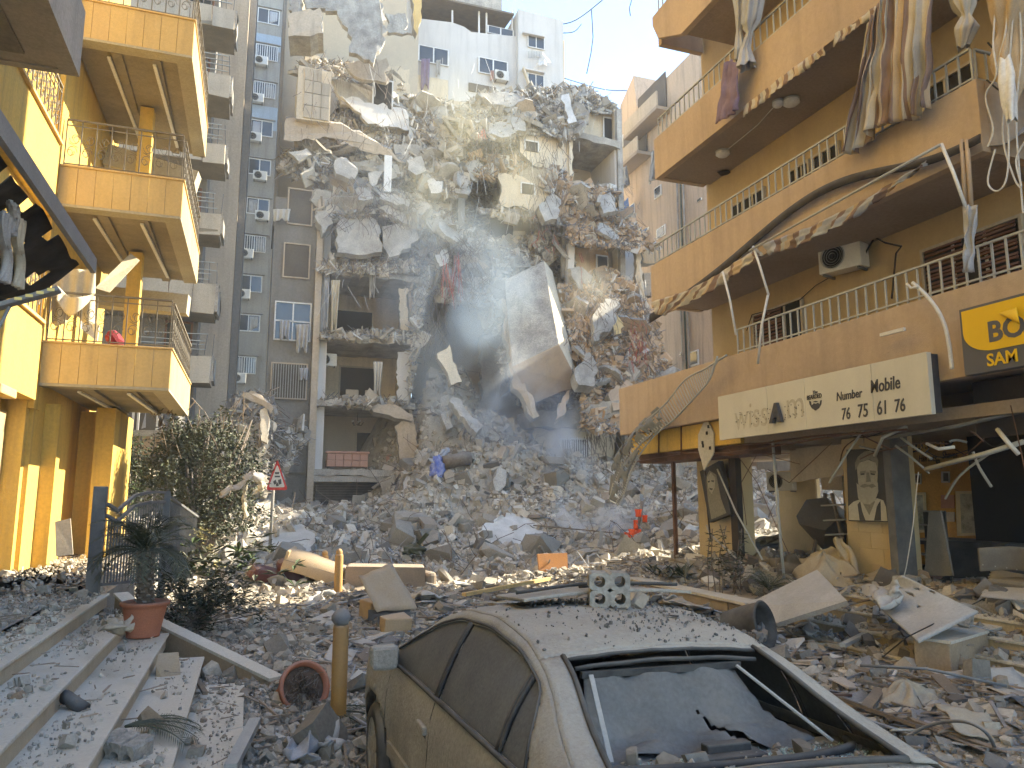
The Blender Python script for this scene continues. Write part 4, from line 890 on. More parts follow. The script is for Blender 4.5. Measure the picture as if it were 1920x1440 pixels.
for (u0, v0, u1, v1, l) in ((1795, 921, 1856, 1005, 'upright gilt framed mirror with a painted reflection of branches in the barber shop'), (1698, 924, 1736, 1000, 'gilt framed mirror half hidden behind the door post')):
    t = thing('mirror', at(u0, v1, x=12.95), l, 'mirror'); g = G(); pxp(g, [(u0, v0), (u1, v0 - 1), (u1 + 3, v1 - 2), (u0 + 3, v1)], 12.95, .05); g.build('frame', 'gilt', t); g = G(); pxp(g, [(u0 + 5, v0 + 5), (u1 - 6, v0 + 4), (u1 - 3, v1 - 7), (u0 + 8, v1 - 5)], 12.895, .004); g.build('glass', 'mirror_glass', t)
for (u0, v0, u1, v1, m, l) in ((1765, 928, 1790, 953, 'red_wall', 'reddish magazine picture pinned beside the gilt mirror'), (1773, 960, 1790, 978, 'photo_white', 'pale notice sheets pinned below the magazine picture')):
    g = G(); pxp(g, [(u0, v0), (u1, v0), (u1, v1), (u0, v1)], 12.96, .01); g.build('pinned_picture', m, None, l, 'picture')
# shelf unit, counters, chair
su = thing('shelf_unit', at(1720, 1080, x=11.3), 'tall tapering dusty shelf unit leaning in the shop doorway', 'shelf')
mat('dusty_grey', (.27, .255, .23), (.2, .19, .17), s=2, bump=.2, dust=.5); mat('dusty_black', (.05, .05, .052), (.09, .088, .085), s=3, bump=.2, dust=.35)
g = G(); pxp(g, [(1741, 958), (1763, 958), (1786, 1080), (1733, 1080)], 11.0, -.04); g.build('side_panel', 'dusty_grey', su)
for v in (958, 984, 1012, 1040, 1075): a = at(1738, v, x=11.02); G().bb(11.05, a.y, a.z - .02, 11.4, a.y + .42, a.z).build('shelf', 'dusty_grey', su)
a = at(1738, 958, x=11); G().bb(11.4, a.y, .86, 11.43, a.y + .45, a.z).build('back_panel', 'dusty_black', su)
ct = thing('counter', (12, 9.6, .85), 'low black counter wrecked in the dark barber shop', 'counter'); g = G(); g.bb(11.9, 9.3, 1.45, 12.9, 11.2, 1.55); g.build('top', 'dusty_black', ct); g = G(); g.bb(12.0, 9.4, .86, 12.8, 11.0, 1.449); g.build('body', 'dusty_black', ct)
mat('leather', (.12, .11, .1), (.18, .17, .15), s=3, rough=.6, dust=.5)
ac_ = at(1895, 1060, x=10.4); ch = thing('barber_chair', ac_, 'dusty studded leather armchair back poking over corrugated sheets', 'armchair')
g = G(); g.grid(lambda s, t: ac_ + Vector((-.1 + .35 * sin(s * pi), .42 - .95 * s, -.12 + .34 * t + .1 * sin(s * pi) - .15 * s)), 20, 6); g.build('backrest', 'leather', ch, solid=.07, bevel=.015)
for k in range(9): p = ac_ + Vector((-.15 + .35 * sin((k + .5) / 9 * pi), .42 - .95 * (k + .5) / 9, -.02 - .15 * k / 9)); G().lathe(p, [(.001, .012), (.012, .0)], 6, M=Matrix.Rotation(-pi / 2, 3, 'Y')).build('stud', 'rail_grey', ch)
G().box(ac_ + Vector((.15, 0, -.3)), (.6, .6, .2)).build('seat', 'leather', ch, bevel=.05)
# large bearded man poster: flat print on a deep panel
def poster(x, uv, name, label, tiltf=None):
    t = thing(name, at(uv[0][0], uv[2][1], x=x), label, 'poster'); g = G(); pxp(g, uv, x, -.12); g.build('panel', 'print_dark', t); return t
mat('print_dark', (.05, .05, .048), (.06, .06, .058), bump=0, rough=.6); mat('print_light', (.42, .4, .32), (.34, .32, .26), s=14, bump=0, fine=.3); mat('print_mid', (.2, .19, .155), (.26, .25, .2), s=16, bump=0, fine=.5); mat('print_pale', (.5, .48, .39), (.44, .42, .34), s=8, bump=0)
pb = poster(10.36, [(1587, 843), (1664, 840), (1668, 979), (1591, 977)], 'portrait_poster', 'black and white portrait poster of a grey bearded man in waistcoat')
LAY = [('print_pale', [(1591, 949), (1600, 941), (1613, 936), (1630, 951), (1644, 934), (1656, 938), (1661, 950), (1664, 977), (1592, 975)]),
       ('print_dark', [(1608, 946), (1613, 940), (1617, 960), (1623, 976), (1612, 976)]), ('print_dark', [(1644, 950), (1651, 938), (1652, 976), (1639, 976)]), ('print_mid', [(1616, 940), (1630, 966), (1641, 940)]),
       ('print_light', [(1607, 878), (1610, 868), (1628, 862), (1643, 868), (1646, 885), (1645, 905), (1640, 925), (1630, 932), (1618, 930), (1610, 912)]),
       ('print_mid', [(1604, 882), (1603, 868), (1609, 856), (1620, 847), (1632, 845), (1642, 851), (1647, 864), (1646, 880), (1642, 868), (1630, 861), (1613, 866), (1608, 874)]),
       ('print_light', [(1606, 905), (1612, 912), (1626, 914), (1640, 912), (1646, 904), (1647, 922), (1641, 938), (1631, 946), (1618, 944), (1609, 934)]),
       ('print_mid', [(1612, 884), (1623, 882), (1623, 886), (1613, 888)]), ('print_mid', [(1631, 882), (1643, 883), (1642, 887), (1631, 886)]), ('print_mid', [(1625, 886), (1629, 886), (1633, 903), (1624, 904)]), ('print_dark', [(1613, 888), (1621, 887), (1621, 890), (1614, 891)]), ('print_dark', [(1632, 887), (1641, 888), (1640, 891), (1633, 890)]),
       ('print_mid', [(1612, 912), (1620, 907), (1628, 909), (1637, 907), (1643, 912), (1634, 915), (1628, 912), (1620, 915)])]
for k, (m, pp) in enumerate(LAY): g = G(); pxp(g, pp, 10.358 - .0025 * k, .002); g.build('printed_shape', m, pb)
p2_ = poster(10.2, [(1312, 884), (1348, 864), (1370, 964), (1330, 980)], 'portrait_poster', 'tilted dusty portrait poster hanging askew on the far tiled pillar')
for k, (m, pp) in enumerate([('print_mid', [(1322, 900), (1330, 882), (1343, 890), (1352, 935), (1362, 962), (1334, 974), (1326, 930)]), ('print_light', [(1326, 895), (1333, 886), (1341, 896), (1340, 915), (1334, 926), (1328, 915)]), ('print_dark', [(1327, 902), (1331, 901), (1331, 904), (1328, 905)]), ('print_dark', [(1334, 900), (1339, 901), (1338, 904), (1334, 903)]), ('print_dark', [(1330, 915), (1337, 916), (1335, 919), (1331, 918)])]): g = G(); pxp(g, pp, 10.197 - .0025 * k, .002); g.build('printed_shape', m, p2_)
g = G(); pxp(g, [(1326, 782), (1340, 812), (1340, 850), (1322, 882), (1311, 842), (1311, 815)], 9.4, .03); hs = g.build('hanging_sign', 'photo_white', None, 'white hexagonal board with dark fixings dangling over the far pillar', 'sign board')
g = G()
for u, v in ((1325, 812), (1317, 830), (1331, 840), (1328, 800), (1318, 836)): g.box(at(u, v, x=9.36), (.02, .05, .07))
g.build('fixing', 'black', hs)
# yellow AC inside, roller blind, step ladder, canvas, wires and hanging frames
place(AC, USED, at(1466, 920, x=12.6), radians(-60), 'yellowed air conditioner on the tiled wall inside the open corner shop', None, .8)
g = G(); pxp(g, [(1481, 842), (1583, 833), (1583, 890), (1486, 905)], 10.8, .03); g.build('roller_blind', 'beige_panel', None, 'dusty beige roller blind half down in the shop opening', 'blind')
g = G(); pxp(g, [(1543, 896), (1583, 892), (1583, 920), (1544, 918)], 11.9, .05); g.build('fallen_sign', 'beige_panel', None, 'faded beige box sign behind the step ladder', 'sign board')
sl_ = thing('step_ladder', at(1560, 1060, x=11.4), 'wooden step ladder standing among scraps inside the shop opening', 'ladder')
g = G(); g.beam(at(1548, 925, x=11.5), at(1522, 1052, x=11.5), .06, .05); g.beam(at(1560, 925, x=11.3), at(1590, 1060, x=11.3), .06, .05); g.build('rail', 'wood_scrap', sl_)
for k, (v, a, b) in enumerate(((948, 1544, 1584), (976, 1548, 1586), (1003, 1552, 1588), (1030, 1556, 1592))): G().beam(at(a, v, x=11.35), at(b, v - 2, x=11.3), .14, .03).build('tread', 'rail_grey', sl_)
g = G(); g.chunk(at(1560, 985, x=11.9), (.8, .8, 1.5)); g.build('scrap_heap', 'rubble_dark', None, 'dark heap of charred scraps behind the step ladder', 'scrap heap')
def sheetp(name, pts, m, label, cat, th=.015, bump=.08, n=8):
    a, b, c, d = [Vector(p) for p in pts]
    return G().grid(lambda s, t: a.lerp(b, s).lerp(d.lerp(c, s), t) + Vector((noise.noise(Vector((s * 3, t * 3, len(label)))) * bump, 0, noise.noise(Vector((s * 2.5, t * 4, len(label) + 5.)))  * bump)), n, n).build(name, m, None, label, cat, solid=th)
mat('canvas', (.4, .35, .26), (.3, .26, .2), s=2, bump=.2, dust=.3)
sheetp('canvas_sheet', [at(1500, 1050, x=10.2), at(1560, 1025, x=10.4), at(1600, 1085, x=10.1), at(1560, 1100, x=9.9)], 'canvas', 'creased beige canvas leaning before the bearded man pillar', 'canvas', bump=.22, n=14)
def drape(name, c, w, d, h, m, label, cat, k=7, seed=0):
    return G().grid(lambda s, t: Vector(c) + Vector((cos(s * 6.283) * w * t * (1 + .18 * sin(5 * s * 6.283 + seed)), sin(s * 6.283) * d * t * (1 + .18 * cos(3 * s * 6.283 + seed)), h * (1 - t) ** .6 + .22 * h * sin(s * 6.283 * k + 2 * t) * t ** .7 + .12 * h * noise.noise(Vector((s * 9, t * 5, seed))))), 90, 14).build(name, m, None, label, cat, solid=.006)
drape('canvas_heap', at(1545, 1062, x=10.0) - Vector((0, 0, .3)), .45, .7, .55, 'canvas', 'beige canvas heap slumped over debris inside the shop corner', 'canvas', 5, 4)
sheetp('canvas_sheet', [at(1562, 1010, x=10.3), at(1582, 1008, x=10.4), at(1622, 1095, x=10.1), at(1600, 1100, x=10)], 'canvas', 'narrow folded canvas strip leaning on the bearded man pillar', 'canvas', bump=.18, n=12)
sheetp('dark_canvas', [at(1440, 1085, x=9.8), at(1490, 1035, x=10.2), at(1530, 1080, x=10.1), at(1500, 1095, x=9.8)], 'dusty_black', 'dark folded sheet standing beside the beige canvas', 'sheet', bump=.2)
HG = [((1448, 815), (1458, 950), (1470, 1086), .03, 'rail_grey', 'bent grey pole standing under the cream sign from step to ceiling'), ((1325, 985), (1330, 1000), (1395, 1060), .02, 'rail_grey', 'thin pipe sloping from the tilted poster to the planter'),
      ((1322, 885), (1327, 960), (1332, 1010), .02, 'fascia_dark', 'dark pipe hanging in front of the tilted poster'), ((1345, 880), (1380, 960), (1430, 1050), .02, 'rail_grey', 'grey tube slanting away from the tilted poster'),
      ((1640, 855), (1655, 820), (1700, 800), .03, 'rail_grey', 'grey trunking bent above the bearded man poster'), ((1655, 822), (1790, 800), (1920, 770), .03, 'rail_dark', 'long dark ceiling runner hanging under the sign'),
      ((1735, 880), (1850, 850), (1920, 828), .035, 'rail_grey', 'pale ceiling strip slanting across the dark shop opening'), ((1870, 805), (1890, 830), (1910, 852), .03, 'frame_white', 'short white metal tube hanging in the dark opening'), ((1790, 838), (1760, 842), (1738, 832), .025, 'frame_white', 'small pale hanging profile before the orange wall')]
for a, b, c, r, m, l in HG: G().tube([at(*a, x=9.6), at(*b, x=9.5), at(*c, x=9.45 if c[1] > 1000 else 9.6)], r, 6).build('hanging_profile', m, None, l, 'metal profile')
for k, (pp, x) in enumerate([([(1180, 868), (1260, 855), (1360, 838), (1440, 830), (1520, 818), (1600, 812)], 9.5), ([(1250, 850), (1360, 850), (1480, 832), (1580, 815), (1700, 805)], 9.4), ([(1360, 780), (1365, 840), (1372, 850), (1480, 850)], 9.5), ([(1180, 862), (1180, 840), (1178, 800)], 9.4), ([(1235, 855), (1235, 790)], 9.4), ([(1277, 850), (1277, 780)], 9.4), ([(1320, 840), (1320, 770)], 9.4), ([(1500, 870), (1420, 850), (1390, 905), (1400, 985)], 10), ([(1380, 850), (1420, 905), (1455, 985), (1480, 1040)], 9.9), ([(1560, 830), (1480, 905), (1440, 880)], 10), ([(1722, 885), (1712, 985), (1700, 1060), (1692, 1095)], 9.7), ([(1895, 760), (1915, 850), (1925, 900)], 9.5)]):
    G().tube([at(u, v, x=x) for u, v in pp], .018 if 2 < k < 7 or k < 2 else .008, 5).build('hanging_wire' if k > 6 else 'hanging_bracket', 'wire_white' if k == 10 else 'brown_steel', None, ['rusty horizontal pipe frame below the yellow beam', 'second rusty pipe sagging under the cream sign', 'rusty frame corner by the hexagonal board', 'first rusty drop rod under the beam beside the fallen railing', 'second rusty drop rod from the fallen railing', 'third rusty drop rod from the fallen railing', 'rusty drop rod nearest the hexagonal board', 'loose wire looping inside the open shop corner', 'diagonal wire crossing the open shop corner', 'slack wire behind the roller blind', 'white cord hanging before the orange barber wall', 'thin wire hanging in the black doorway'][k], 'wire' if k > 6 else 'metal rod')

# planter of rough stone with plants, concrete side block
pl = thing('stone_planter', (9, 13, 0), 'rough stone planter wall capped with flat slabs before the shops', 'planter')
G().bb(8.1, 11.05, 0, 9.86, 16.9, .5).build('core', 'stone_rough', pl)
for r in range(3):
    y = 10.98
    while y < 16.8:
        w = R_(.35, .6); G().bb(7.96 - R_(0, .03), y, .02 + r * .165, 8.1, min(y + w, 16.9) - .012, .175 + r * .165, jit=.012).build('stone', 'stone_rough', pl); y += w
    x = 8.0
    while x < 9.8: w = R_(.3, .5); G().bb(x, 10.92 - R_(0, .03), .02 + r * .165, min(x + w, 9.86) - .012, 11.05, .175 + r * .165, jit=.012).build('stone', 'stone_rough', pl); x += w
for k in range(8): G().bb(7.9, 10.9 + k * .75, .52, 8.3, 11.64 + k * .75, .57, jit=.004).build('coping', 'marble', pl)
for k in range(2): G().bb(8.31 + k * .78, 10.88, .52, 9.08 + k * .78, 11.25, .57, jit=.004).build('coping', 'marble', pl)
sb = thing('step_side_block', (8.9, 7.7, 0), 'low dusty tan block ending the shop steps', 'block'); G().box((8.7, 7.55, .3), (1.7, .42, .56), rz=.35).build('body', 'orange_plaster', sb, bevel=.015); G().box((8.7, 7.55, .6), (1.76, .48, .035), rz=.35).build('cap', 'marble', sb)
for k, (pp, m, l) in enumerate((([(10, 400), (6, 440), (14, 490), (8, 530)], 'cloth_grey', 'longest dusty rag hanging from the wrecked awning'), ([(36, 410), (32, 450), (38, 500), (34, 540)], 'cloth_cream', 'thin dusty rag hanging beside the longest one on the wrecked awning'), ([(22, 380), (26, 410), (20, 440)], 'cloth_grey', 'short dusty rag knotted high on the wrecked awning'))):
    P_ = smooth([at(u, v, x=-1.95) for u, v in pp], 6); n_ = len(P_)
    G().grid(lambda s, t: P_[min(n_ - 1, int(t * (n_ - 1)))] + Vector(((s - .5) * .02, (s - .5) * .11 * (1 + .5 * sin(t * 7)), 0)) + Vector((.03 * sin(s * 15 + t * 3), .0, 0)), 12, 20).build('hanging_rag', m, None, l, 'rag', solid=.008)
rnd.seed(31)
for k in range(22):                                     # wrecked ceiling strips and wires of the dark shop front
    u0, v0 = R_(1560, 1915), R_(800, 850); u1, v1 = u0 + R_(-90, 90), v0 + R_(-10, 120) if k % 3 else v0 + R_(-18, 18); x = R_(9.6, 10.6)
    a, b = at(u0, v0, x=x), at(u1, v1, x=x + R_(-.3, .3)); zn = 'over the bearded man pillar' if u0 < 1680 else ('before the orange barber wall' if u0 < 1830 else 'in the black doorway'); ty = ['thin dark dangling wire', 'bent pale ceiling strip', 'thin rusty rod'][k % 3]
    g = G(); g.tube(smooth([a, a.lerp(b, .5) + Vector((R_(-.1, .1), R_(-.1, .1), -.12 if k % 3 == 0 else .03)), b], 4), [.007, .02, .012][k % 3], 5)
    g.build(['hanging_wire', 'ceiling_strip', 'metal_rod'][k % 3], ['wire_black', 'rail_grey', 'brown_steel'][k % 3], None, f'{ty} hanging {zn}', ['wire', 'ceiling strip', 'metal rod'][k % 3], f'{ty}s hanging {zn}')
# ---------------------------------------------------------------- beige block beyond the yellow building
BB = thing('beige_apartment_building', (-3, 31, 0), 'beige apartment block with blast torn balconies between the yellow building and the narrow tower', 'building')
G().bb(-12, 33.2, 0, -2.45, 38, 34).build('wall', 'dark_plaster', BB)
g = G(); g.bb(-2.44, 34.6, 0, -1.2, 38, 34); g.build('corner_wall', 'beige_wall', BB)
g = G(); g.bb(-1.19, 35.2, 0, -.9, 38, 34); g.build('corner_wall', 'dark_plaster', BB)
for k, (va, vb) in enumerate(((-118, -78), (9, 46), (134, 176), (267, 303), (398, 437), (530, 585), (666, 716))):
    zt = at(400, va, y=31.2).z; z0 = at(400, vb, y=31.2).z; xr = -1.62 - .02 * k
    g = G(); g.bb(-7, 31.25, z0, xr - .05, 33.19, z0 + .18, jit=.04); b = g.build('balcony', 'soffit_board', BB)
    n = 6
    for j in range(n):
        a = -6.9 + j * (xr + 6.9) / n; w = (xr + 6.9) / n
        G().box((a + w / 2, 31.2 + (R_(0, .08) if j > 3 else 0), (z0 + zt) / 2 - (.06 if j == n - 1 else 0)), (w - .02, .07, zt - z0), R=Euler((R_(-.03, .03), R_(-.03, .03) if j > 3 else 0, 0)).to_matrix(), jit=.02 if j > 3 else 0).build('panel', 'beige_panel', b)
    pts = jag([(xr, 31.3, z0 + .05), (xr, 33.1, z0 + .1), (xr, 33.1, zt - .05), (xr, 31.3, zt)], .06, .4); G().plate(pts, (.1, 0, 0)).build('broken_edge', 'concrete', b)
    for j in range(4):
        z = zt + .18 + .2 * j; G().beam((-5 + R_(0, 1), 31.25, z), (xr - R_(.02, .3), 31.25 + R_(-.05, .05), z + R_(-.08, .08)), .05, .03).build('railing_bar', 'rail_grey', b)
    for j in range(5): x = -2.9 + j * .3; G().beam((x, 31.28, zt), (x + R_(-.08, .08), 31.28, zt + .85), .03).build('railing_post', 'rail_dark', b)
    w = G().bb(-2.7, 33.12, zt + .1, -3.6, 33.18, zt + 1.6).build('window', 'glass_dark', BB); g = G(); g.bb(-3.68, 33.08, zt + .05, -3.6, 33.19, zt + 1.7); g.bb(-2.7, 33.08, zt + .05, -2.62, 33.19, zt + 1.7); g.bb(-3.6, 33.08, zt + 1.6, -2.7, 33.19, zt + 1.7); g.build('frame', 'shutter_brown', w)
# lower front balcony with broken panes
lb = G().bb(-9, 25.2, 2.95, -2.95, 28, 3.2).build('balcony', 'soffit_board', BB)
for j in range(5):
    a = at(214 + j * 25, 852, y=25.1); b_ = at(214 + j * 25 + 24, 812, y=25.1); G().bb(a.x, 25.1, a.z, b_.x, 25.18, b_.z, jit=.01).build('panel', 'plaster_tan', lb)
a = at(170, 812, y=25.12); b_ = at(308, 820, y=25.12); G().bb(a.x, 25.05, a.z - .05, b_.x, 25.2, a.z + .12, jit=.02).build('coping', 'concrete_pale', lb)
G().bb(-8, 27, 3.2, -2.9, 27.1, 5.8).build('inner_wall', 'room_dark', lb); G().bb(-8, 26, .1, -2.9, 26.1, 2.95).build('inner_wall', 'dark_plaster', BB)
for j, (u0, u1) in enumerate(((172, 200), (203, 252), (255, 298))):
    a = at(u0, 812, y=25.6); b_ = at(u1, 774, y=25.6); w = G(); w.bb(a.x, 25.58, a.z, a.x + .06, 25.64, b_.z + .1); w.bb(b_.x - .06, 25.58, a.z, b_.x, 25.64, b_.z + .1); w = w.build('window', 'frame_white', lb)
    for q in range(3):
        c = Vector((R_(a.x, b_.x), 25.6, a.z + R_(0, .3))); G().plate([c, c + Vector((R_(.1, .35), 0, R_(0, .2))), c + Vector((R_(0, .2), 0, R_(.2, .6)))], (0, .008, 0)).build('broken_pane', 'pale_cloth', w)
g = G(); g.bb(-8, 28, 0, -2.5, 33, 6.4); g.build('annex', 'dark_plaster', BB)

# ---------------------------------------------------------------- narrow tower with air conditioners
def make_window(name, mt_frame='frame_white', bars=False, w=1.25, h=1.0):
    t = G().bb(-w / 2 - .05, -.02, 0 - .05, w / 2 + .05, .0, h + .05).build(name, mt_frame, None, loc=(0, 0, 0)); t.data.name = name
    g = G(); g.bb(-w / 2, -.035, 0, -.03, -.021, h); g.bb(.03, -.035, 0, w / 2, -.021, h); g.build('pane', 'glass_dark', t)
    g = G(); g.bb(-w / 2 - .06, -.06, -.06, -w / 2, -.02, h + .06); g.bb(w / 2, -.06, -.06, w / 2 + .06, -.02, h + .06); g.bb(-w / 2, -.06, h, w / 2, -.02, h + .06); g.bb(-w / 2, -.06, -.06, w / 2, -.02, 0); g.bb(-.03, -.05, 0, .03, -.02, h); g.build('frame', mt_frame, t)
    if bars:
        for k in range(9): x = -w / 2 + (k + .5) * w / 9; G().bb(x - .02, -.12, -.05, x + .02, -.09, h + .05).build('bar', 'frame_white', t)
    return t
wn1 = make_window('window'); wn2 = make_window('window', bars=True)
def win(p, parent, bars=False, rz=0, sx=1, sz=1):
    src = wn2 if bars else wn1
    k = 'b' if bars else 'a'
    o = src if not USED.get('w' + k) else copy_tree(src); USED['w' + k] = 1
    o.parent = parent; o.location = Vector(p) - wloc(parent); o.rotation_euler = (0, 0, rz); o.scale = (sx, 1, sz); return o
TW = thing('grey_tower_block', (-.2, 52, 0), 'narrow stained grey tower with a column of windows and air conditioners', 'building')
g = G(); g.bb(-1.75, 50, 0, 1.6, 60, 44); g.build('wall', 'grey_plaster', TW); g = G(); g.bb(-3.2, 50.8, 0, -1.76, 60, 44); g.build('recessed_wall', 'concrete', TW)
mat('blue_wash', (.36, .44, .52), (.32, .38, .44), s=.4, streak=.3)
for v0, v1 in ((63, 92), (198, 242)): a = at(490, v1, y=49.99); b_ = at(490, v0, y=49.99); G().bb(-1.7, 49.985, a.z, 1.0, 49.998, b_.z).build('painted_band', 'blue_wash', TW)
FL = [(503, 30, 0), (500, 98, 1), (495, 168, 1), (490, 240, 0), (486, 313, 0), (483, 387, 0), (476, 457, 1), (469, 532, 0), (465, 606, 0), (457, 685, 1), (515, -42, 0)]
for i, (u, v, br) in enumerate(FL):
    p = at(u, v + 14, y=49.99); win(p, TW, bool(br), sx=1.05, sz=1.0); g = G(); g.bb(p.x - .85, 49.85, p.z + 1.12, p.x + .85, 49.998, p.z + 1.18); g.build('window_hood', 'grey_plaster', TW)
for i, (u, v, br) in enumerate(FL):
    if i % 3 != 1:
        p = at(u, v + 14, y=49.95); s_ = -1 if i % 2 else 1; G().grid(lambda s, t: Vector((p.x + s_ * (.08 + .5 * s), 49.945 + .015 * sin(s * 22), p.z + .95 * (1 - t) + (.3 * t * s if i % 4 == 0 else 0))), 14, 4, m=0).build('curtain', ['pale_cloth', 'cloth_cream', 'cloth_grey'][i % 3], TW, solid=.01)
ORD = ['second', 'third', 'fourth', 'fifth', 'sixth', 'seventh', 'eighth', 'tenth']
for n_, (u, v) in enumerate(((489, 114), (481, 184), (477, 257), (487, 330), (491, 405), (461, 476), (455, 552), (447, 710))):
    place(AC, USED, at(u, v + 8, y=49.75), 0, f'air conditioner under the {ORD[n_]} window down on the grey tower', None, 1.05)
g = G()
for x in (1.05, 1.18, 1.32): g.tube([(x, 49.9, 10), (x + R_(-.05, .05), 49.9, 22), (x, 49.9, 38)], .045, 6)
g.build('drainpipe', 'bark', TW)
g = G()
for k in range(16): x = R_(-3, -1.6); z = R_(8, 36); g.tube([(x, 49.8, z), (x + R_(-.3, .3), 49.6, z - 1), (x + R_(-.5, .5), 49.8, z - R_(1, 4))], .03, 4)
g.build('loose_cable', 'wire_black', TW)

# ---------------------------------------------------------------- white building behind, block at the right behind, far end of the street
WB = thing('white_apartment_building', (13, 43, 0), 'white apartment building with blown out windows standing behind the collapsed floors', 'building')
def wx(u, v, y=42): return at(u, v, y=y)
xl, xm, xr = wx(770, 100).x, wx(968, 100).x, wx(1052, 100).x
g = G(); tl = [wx(775, 30), wx(790, 35), wx(848, 42), wx(870, 50), wx(884, 60), wx(966, 68)]; pts = [Vector((xl, 42, 10)), Vector((xm, 42, 10))] + [Vector((xm, 42, tl[-1].z))] + [Vector((p.x, 42, p.z)) for p in tl[::-1]] + [Vector((xl, 42, tl[0].z))]
g.plate(pts, (0, .3, 0)); g.bb(xl, 42.31, 10, xm, 50, wx(900, 190).z); g.build('wall', 'white_plaster', WB, fix=True)
g = G(); a = wx(968, 16, 41.6); b_ = wx(1052, 38, 41.6); g.plate([(xm, 41.6, 10), (xr, 41.6, 10), (xr, 41.6, b_.z), (xm, 41.6, a.z)], (0, 9, 0)); g.build('wing', 'white_plaster', WB, fix=True)
G().bb(xr, 42.5, 12, xr + .45, 47, wx(1060, 66).z).build('balcony_end', 'panel_yellow', WB)
g = G(); g.bb(xl, 45, 20, xm, 45.2, 40); g.build('set_back_wall', 'concrete', WB)
rz_ = wx(880, 18, 42).z
g = G(); g.plate([(xl - 1, 41.8, wx(780, -8, 42).z), (xm - .2, 41.8, wx(965, 32, 42).z), (xm - .2, 47, wx(965, 32, 42).z + .8), (xl - 1, 47, wx(780, -8, 42).z + .8)], (0, 0, .12)); g.build('roof_sheet', 'wood_scrap', WB)
for u in (848, 898, 912, 960): a = wx(u, 64, 42.3); b_ = wx(u, 20, 42.3); g = G(); g.beam(a, b_, .1); g.build('roof_post', 'frame_white', WB)
for (u0, v0, u1, v1) in ((785, 85, 840, 118), (898, 108, 951, 140)):
    p = at((u0 + u1) / 2, v1, y=41.96); q = at(u0, v0, y=41.96); win(p, WB, False, sx=(at(u1, v1, y=42).x - at(u0, v1, y=42).x) / 1.3, sz=(q.z - p.z))
for (u0, v0, u1, v1) in ((990, 66, 1020, 90), (990, 138, 1019, 162), (915, 36, 962, 66)):
    p = at((u0 + u1) / 2, v1, y=41.56 if u0 > 970 else 42.2); q = at(u0, v0, y=41.56); win(p, WB, False, sx=(at(u1, v1, y=42).x - at(u0, v1, y=42).x) / 1.3, sz=(q.z - p.z)); 
for v in (62, 130): a = at(980, v, y=41.4); G().bb(a.x, 41.3, a.z, a.x + 1.5, 41.59, a.z + .1).build('window_hood', 'white_plaster', WB)
for k in range(9): p = at(991 + k * 3, 108, y=41.4); g = G(); g.bb(p.x - .015, 41.4, p.z, p.x + .015, 41.43, p.z + .45); g.build('window_bar', 'rail_grey', WB)
place(AC, USED, at(940, 152, y=41.75), 0, 'white air conditioner beside the broken window of the white building', None, 1.1)
sheetp('sheet_metal', [at(1005, 122, y=41.2), at(1018, 96, y=41.3), at(1032, 118, y=41.2), at(1012, 124, y=41.1)], 'white_slab', 'crumpled white sheet hanging below the barred window of the white building', 'sheet', bump=.2)
g = G(); g.beam(at(981, 128, y=41.3), at(996, 170, y=41.2), .35, .1); g.build('leaning_shutter', 'cream_plaster', None, 'pale shutter leaning beside the lowest window of the white building', 'shutter')
g = G(); g.bb(wx(785, 0).x, 41.9, wx(800, 190).z, wx(842, 0).x, 41.99, wx(800, 145).z); g.build('balcony_recess', 'cream_plaster', WB)
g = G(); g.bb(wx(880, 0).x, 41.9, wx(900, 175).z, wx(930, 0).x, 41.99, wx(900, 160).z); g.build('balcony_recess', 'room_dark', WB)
for (u0, v0, u1, v1, m, l) in ((790, 110, 806, 165, 'purple_cloth', 'violet and grey laundry hanging under the balcony of the white building'), (818, 112, 826, 142, 'cloth_grey', 'grey laundry strip hanging under the white building window'), (920, 132, 926, 150, 'red_wall', 'small reddish rag caught on the white building window')):
    cloth(hang(u0, v0, u1, v1, 41.7, waves=2, dy=0), 10, 8, 'laundry', m, l, 'laundry')
mat('peach_wall', (.5, .38, .27), (.42, .33, .25), s=.25, bump=.2, streak=.5)
SB = thing('stained_apartment_building', (24, 42, 0), 'stained tan apartment building with torn balconies behind the collapsed block at the sky edge', 'building')
g = G(); zt = at(1165, 196, x=24).z; y1 = at(1165, 300, x=24).y
g.plate([(24, 34.4, 0), (24, y1, 0), (24, y1, zt), (24, 43.2, zt + 1.2), (24, 42.8, zt - 1.4), (24, 34.4, zt - 1.4)], (10, 0, 0)); g.build('wall', 'peach_wall', SB, fix=True)
def sp(u, v): return at(u, v, x=23.98)
for (u0, v0, u1, v1) in ((1162, 252, 1169, 280), (1183, 236, 1203, 262), (1228, 345, 1240, 375), (1183, 380, 1190, 405), (1232, 420, 1248, 450), (1195, 425, 1217, 445), (1308, 370, 1316, 380), (1295, 655, 1310, 688), (1275, 660, 1280, 668)):
    a = sp(u0, v1); b_ = sp(u1, v0); w = G().bb(23.93, a.y, min(a.z, b_.z), 23.99, b_.y, max(a.z, b_.z)).build('window', 'frame_white', SB); y_ = (a.y - b_.y) * .12; z_ = abs(b_.z - a.z) * .1
    G().bb(23.9, a.y - y_, min(a.z, b_.z) + z_, 23.929, b_.y + y_, max(a.z, b_.z) - z_).build('pane', 'glass_dark', w)
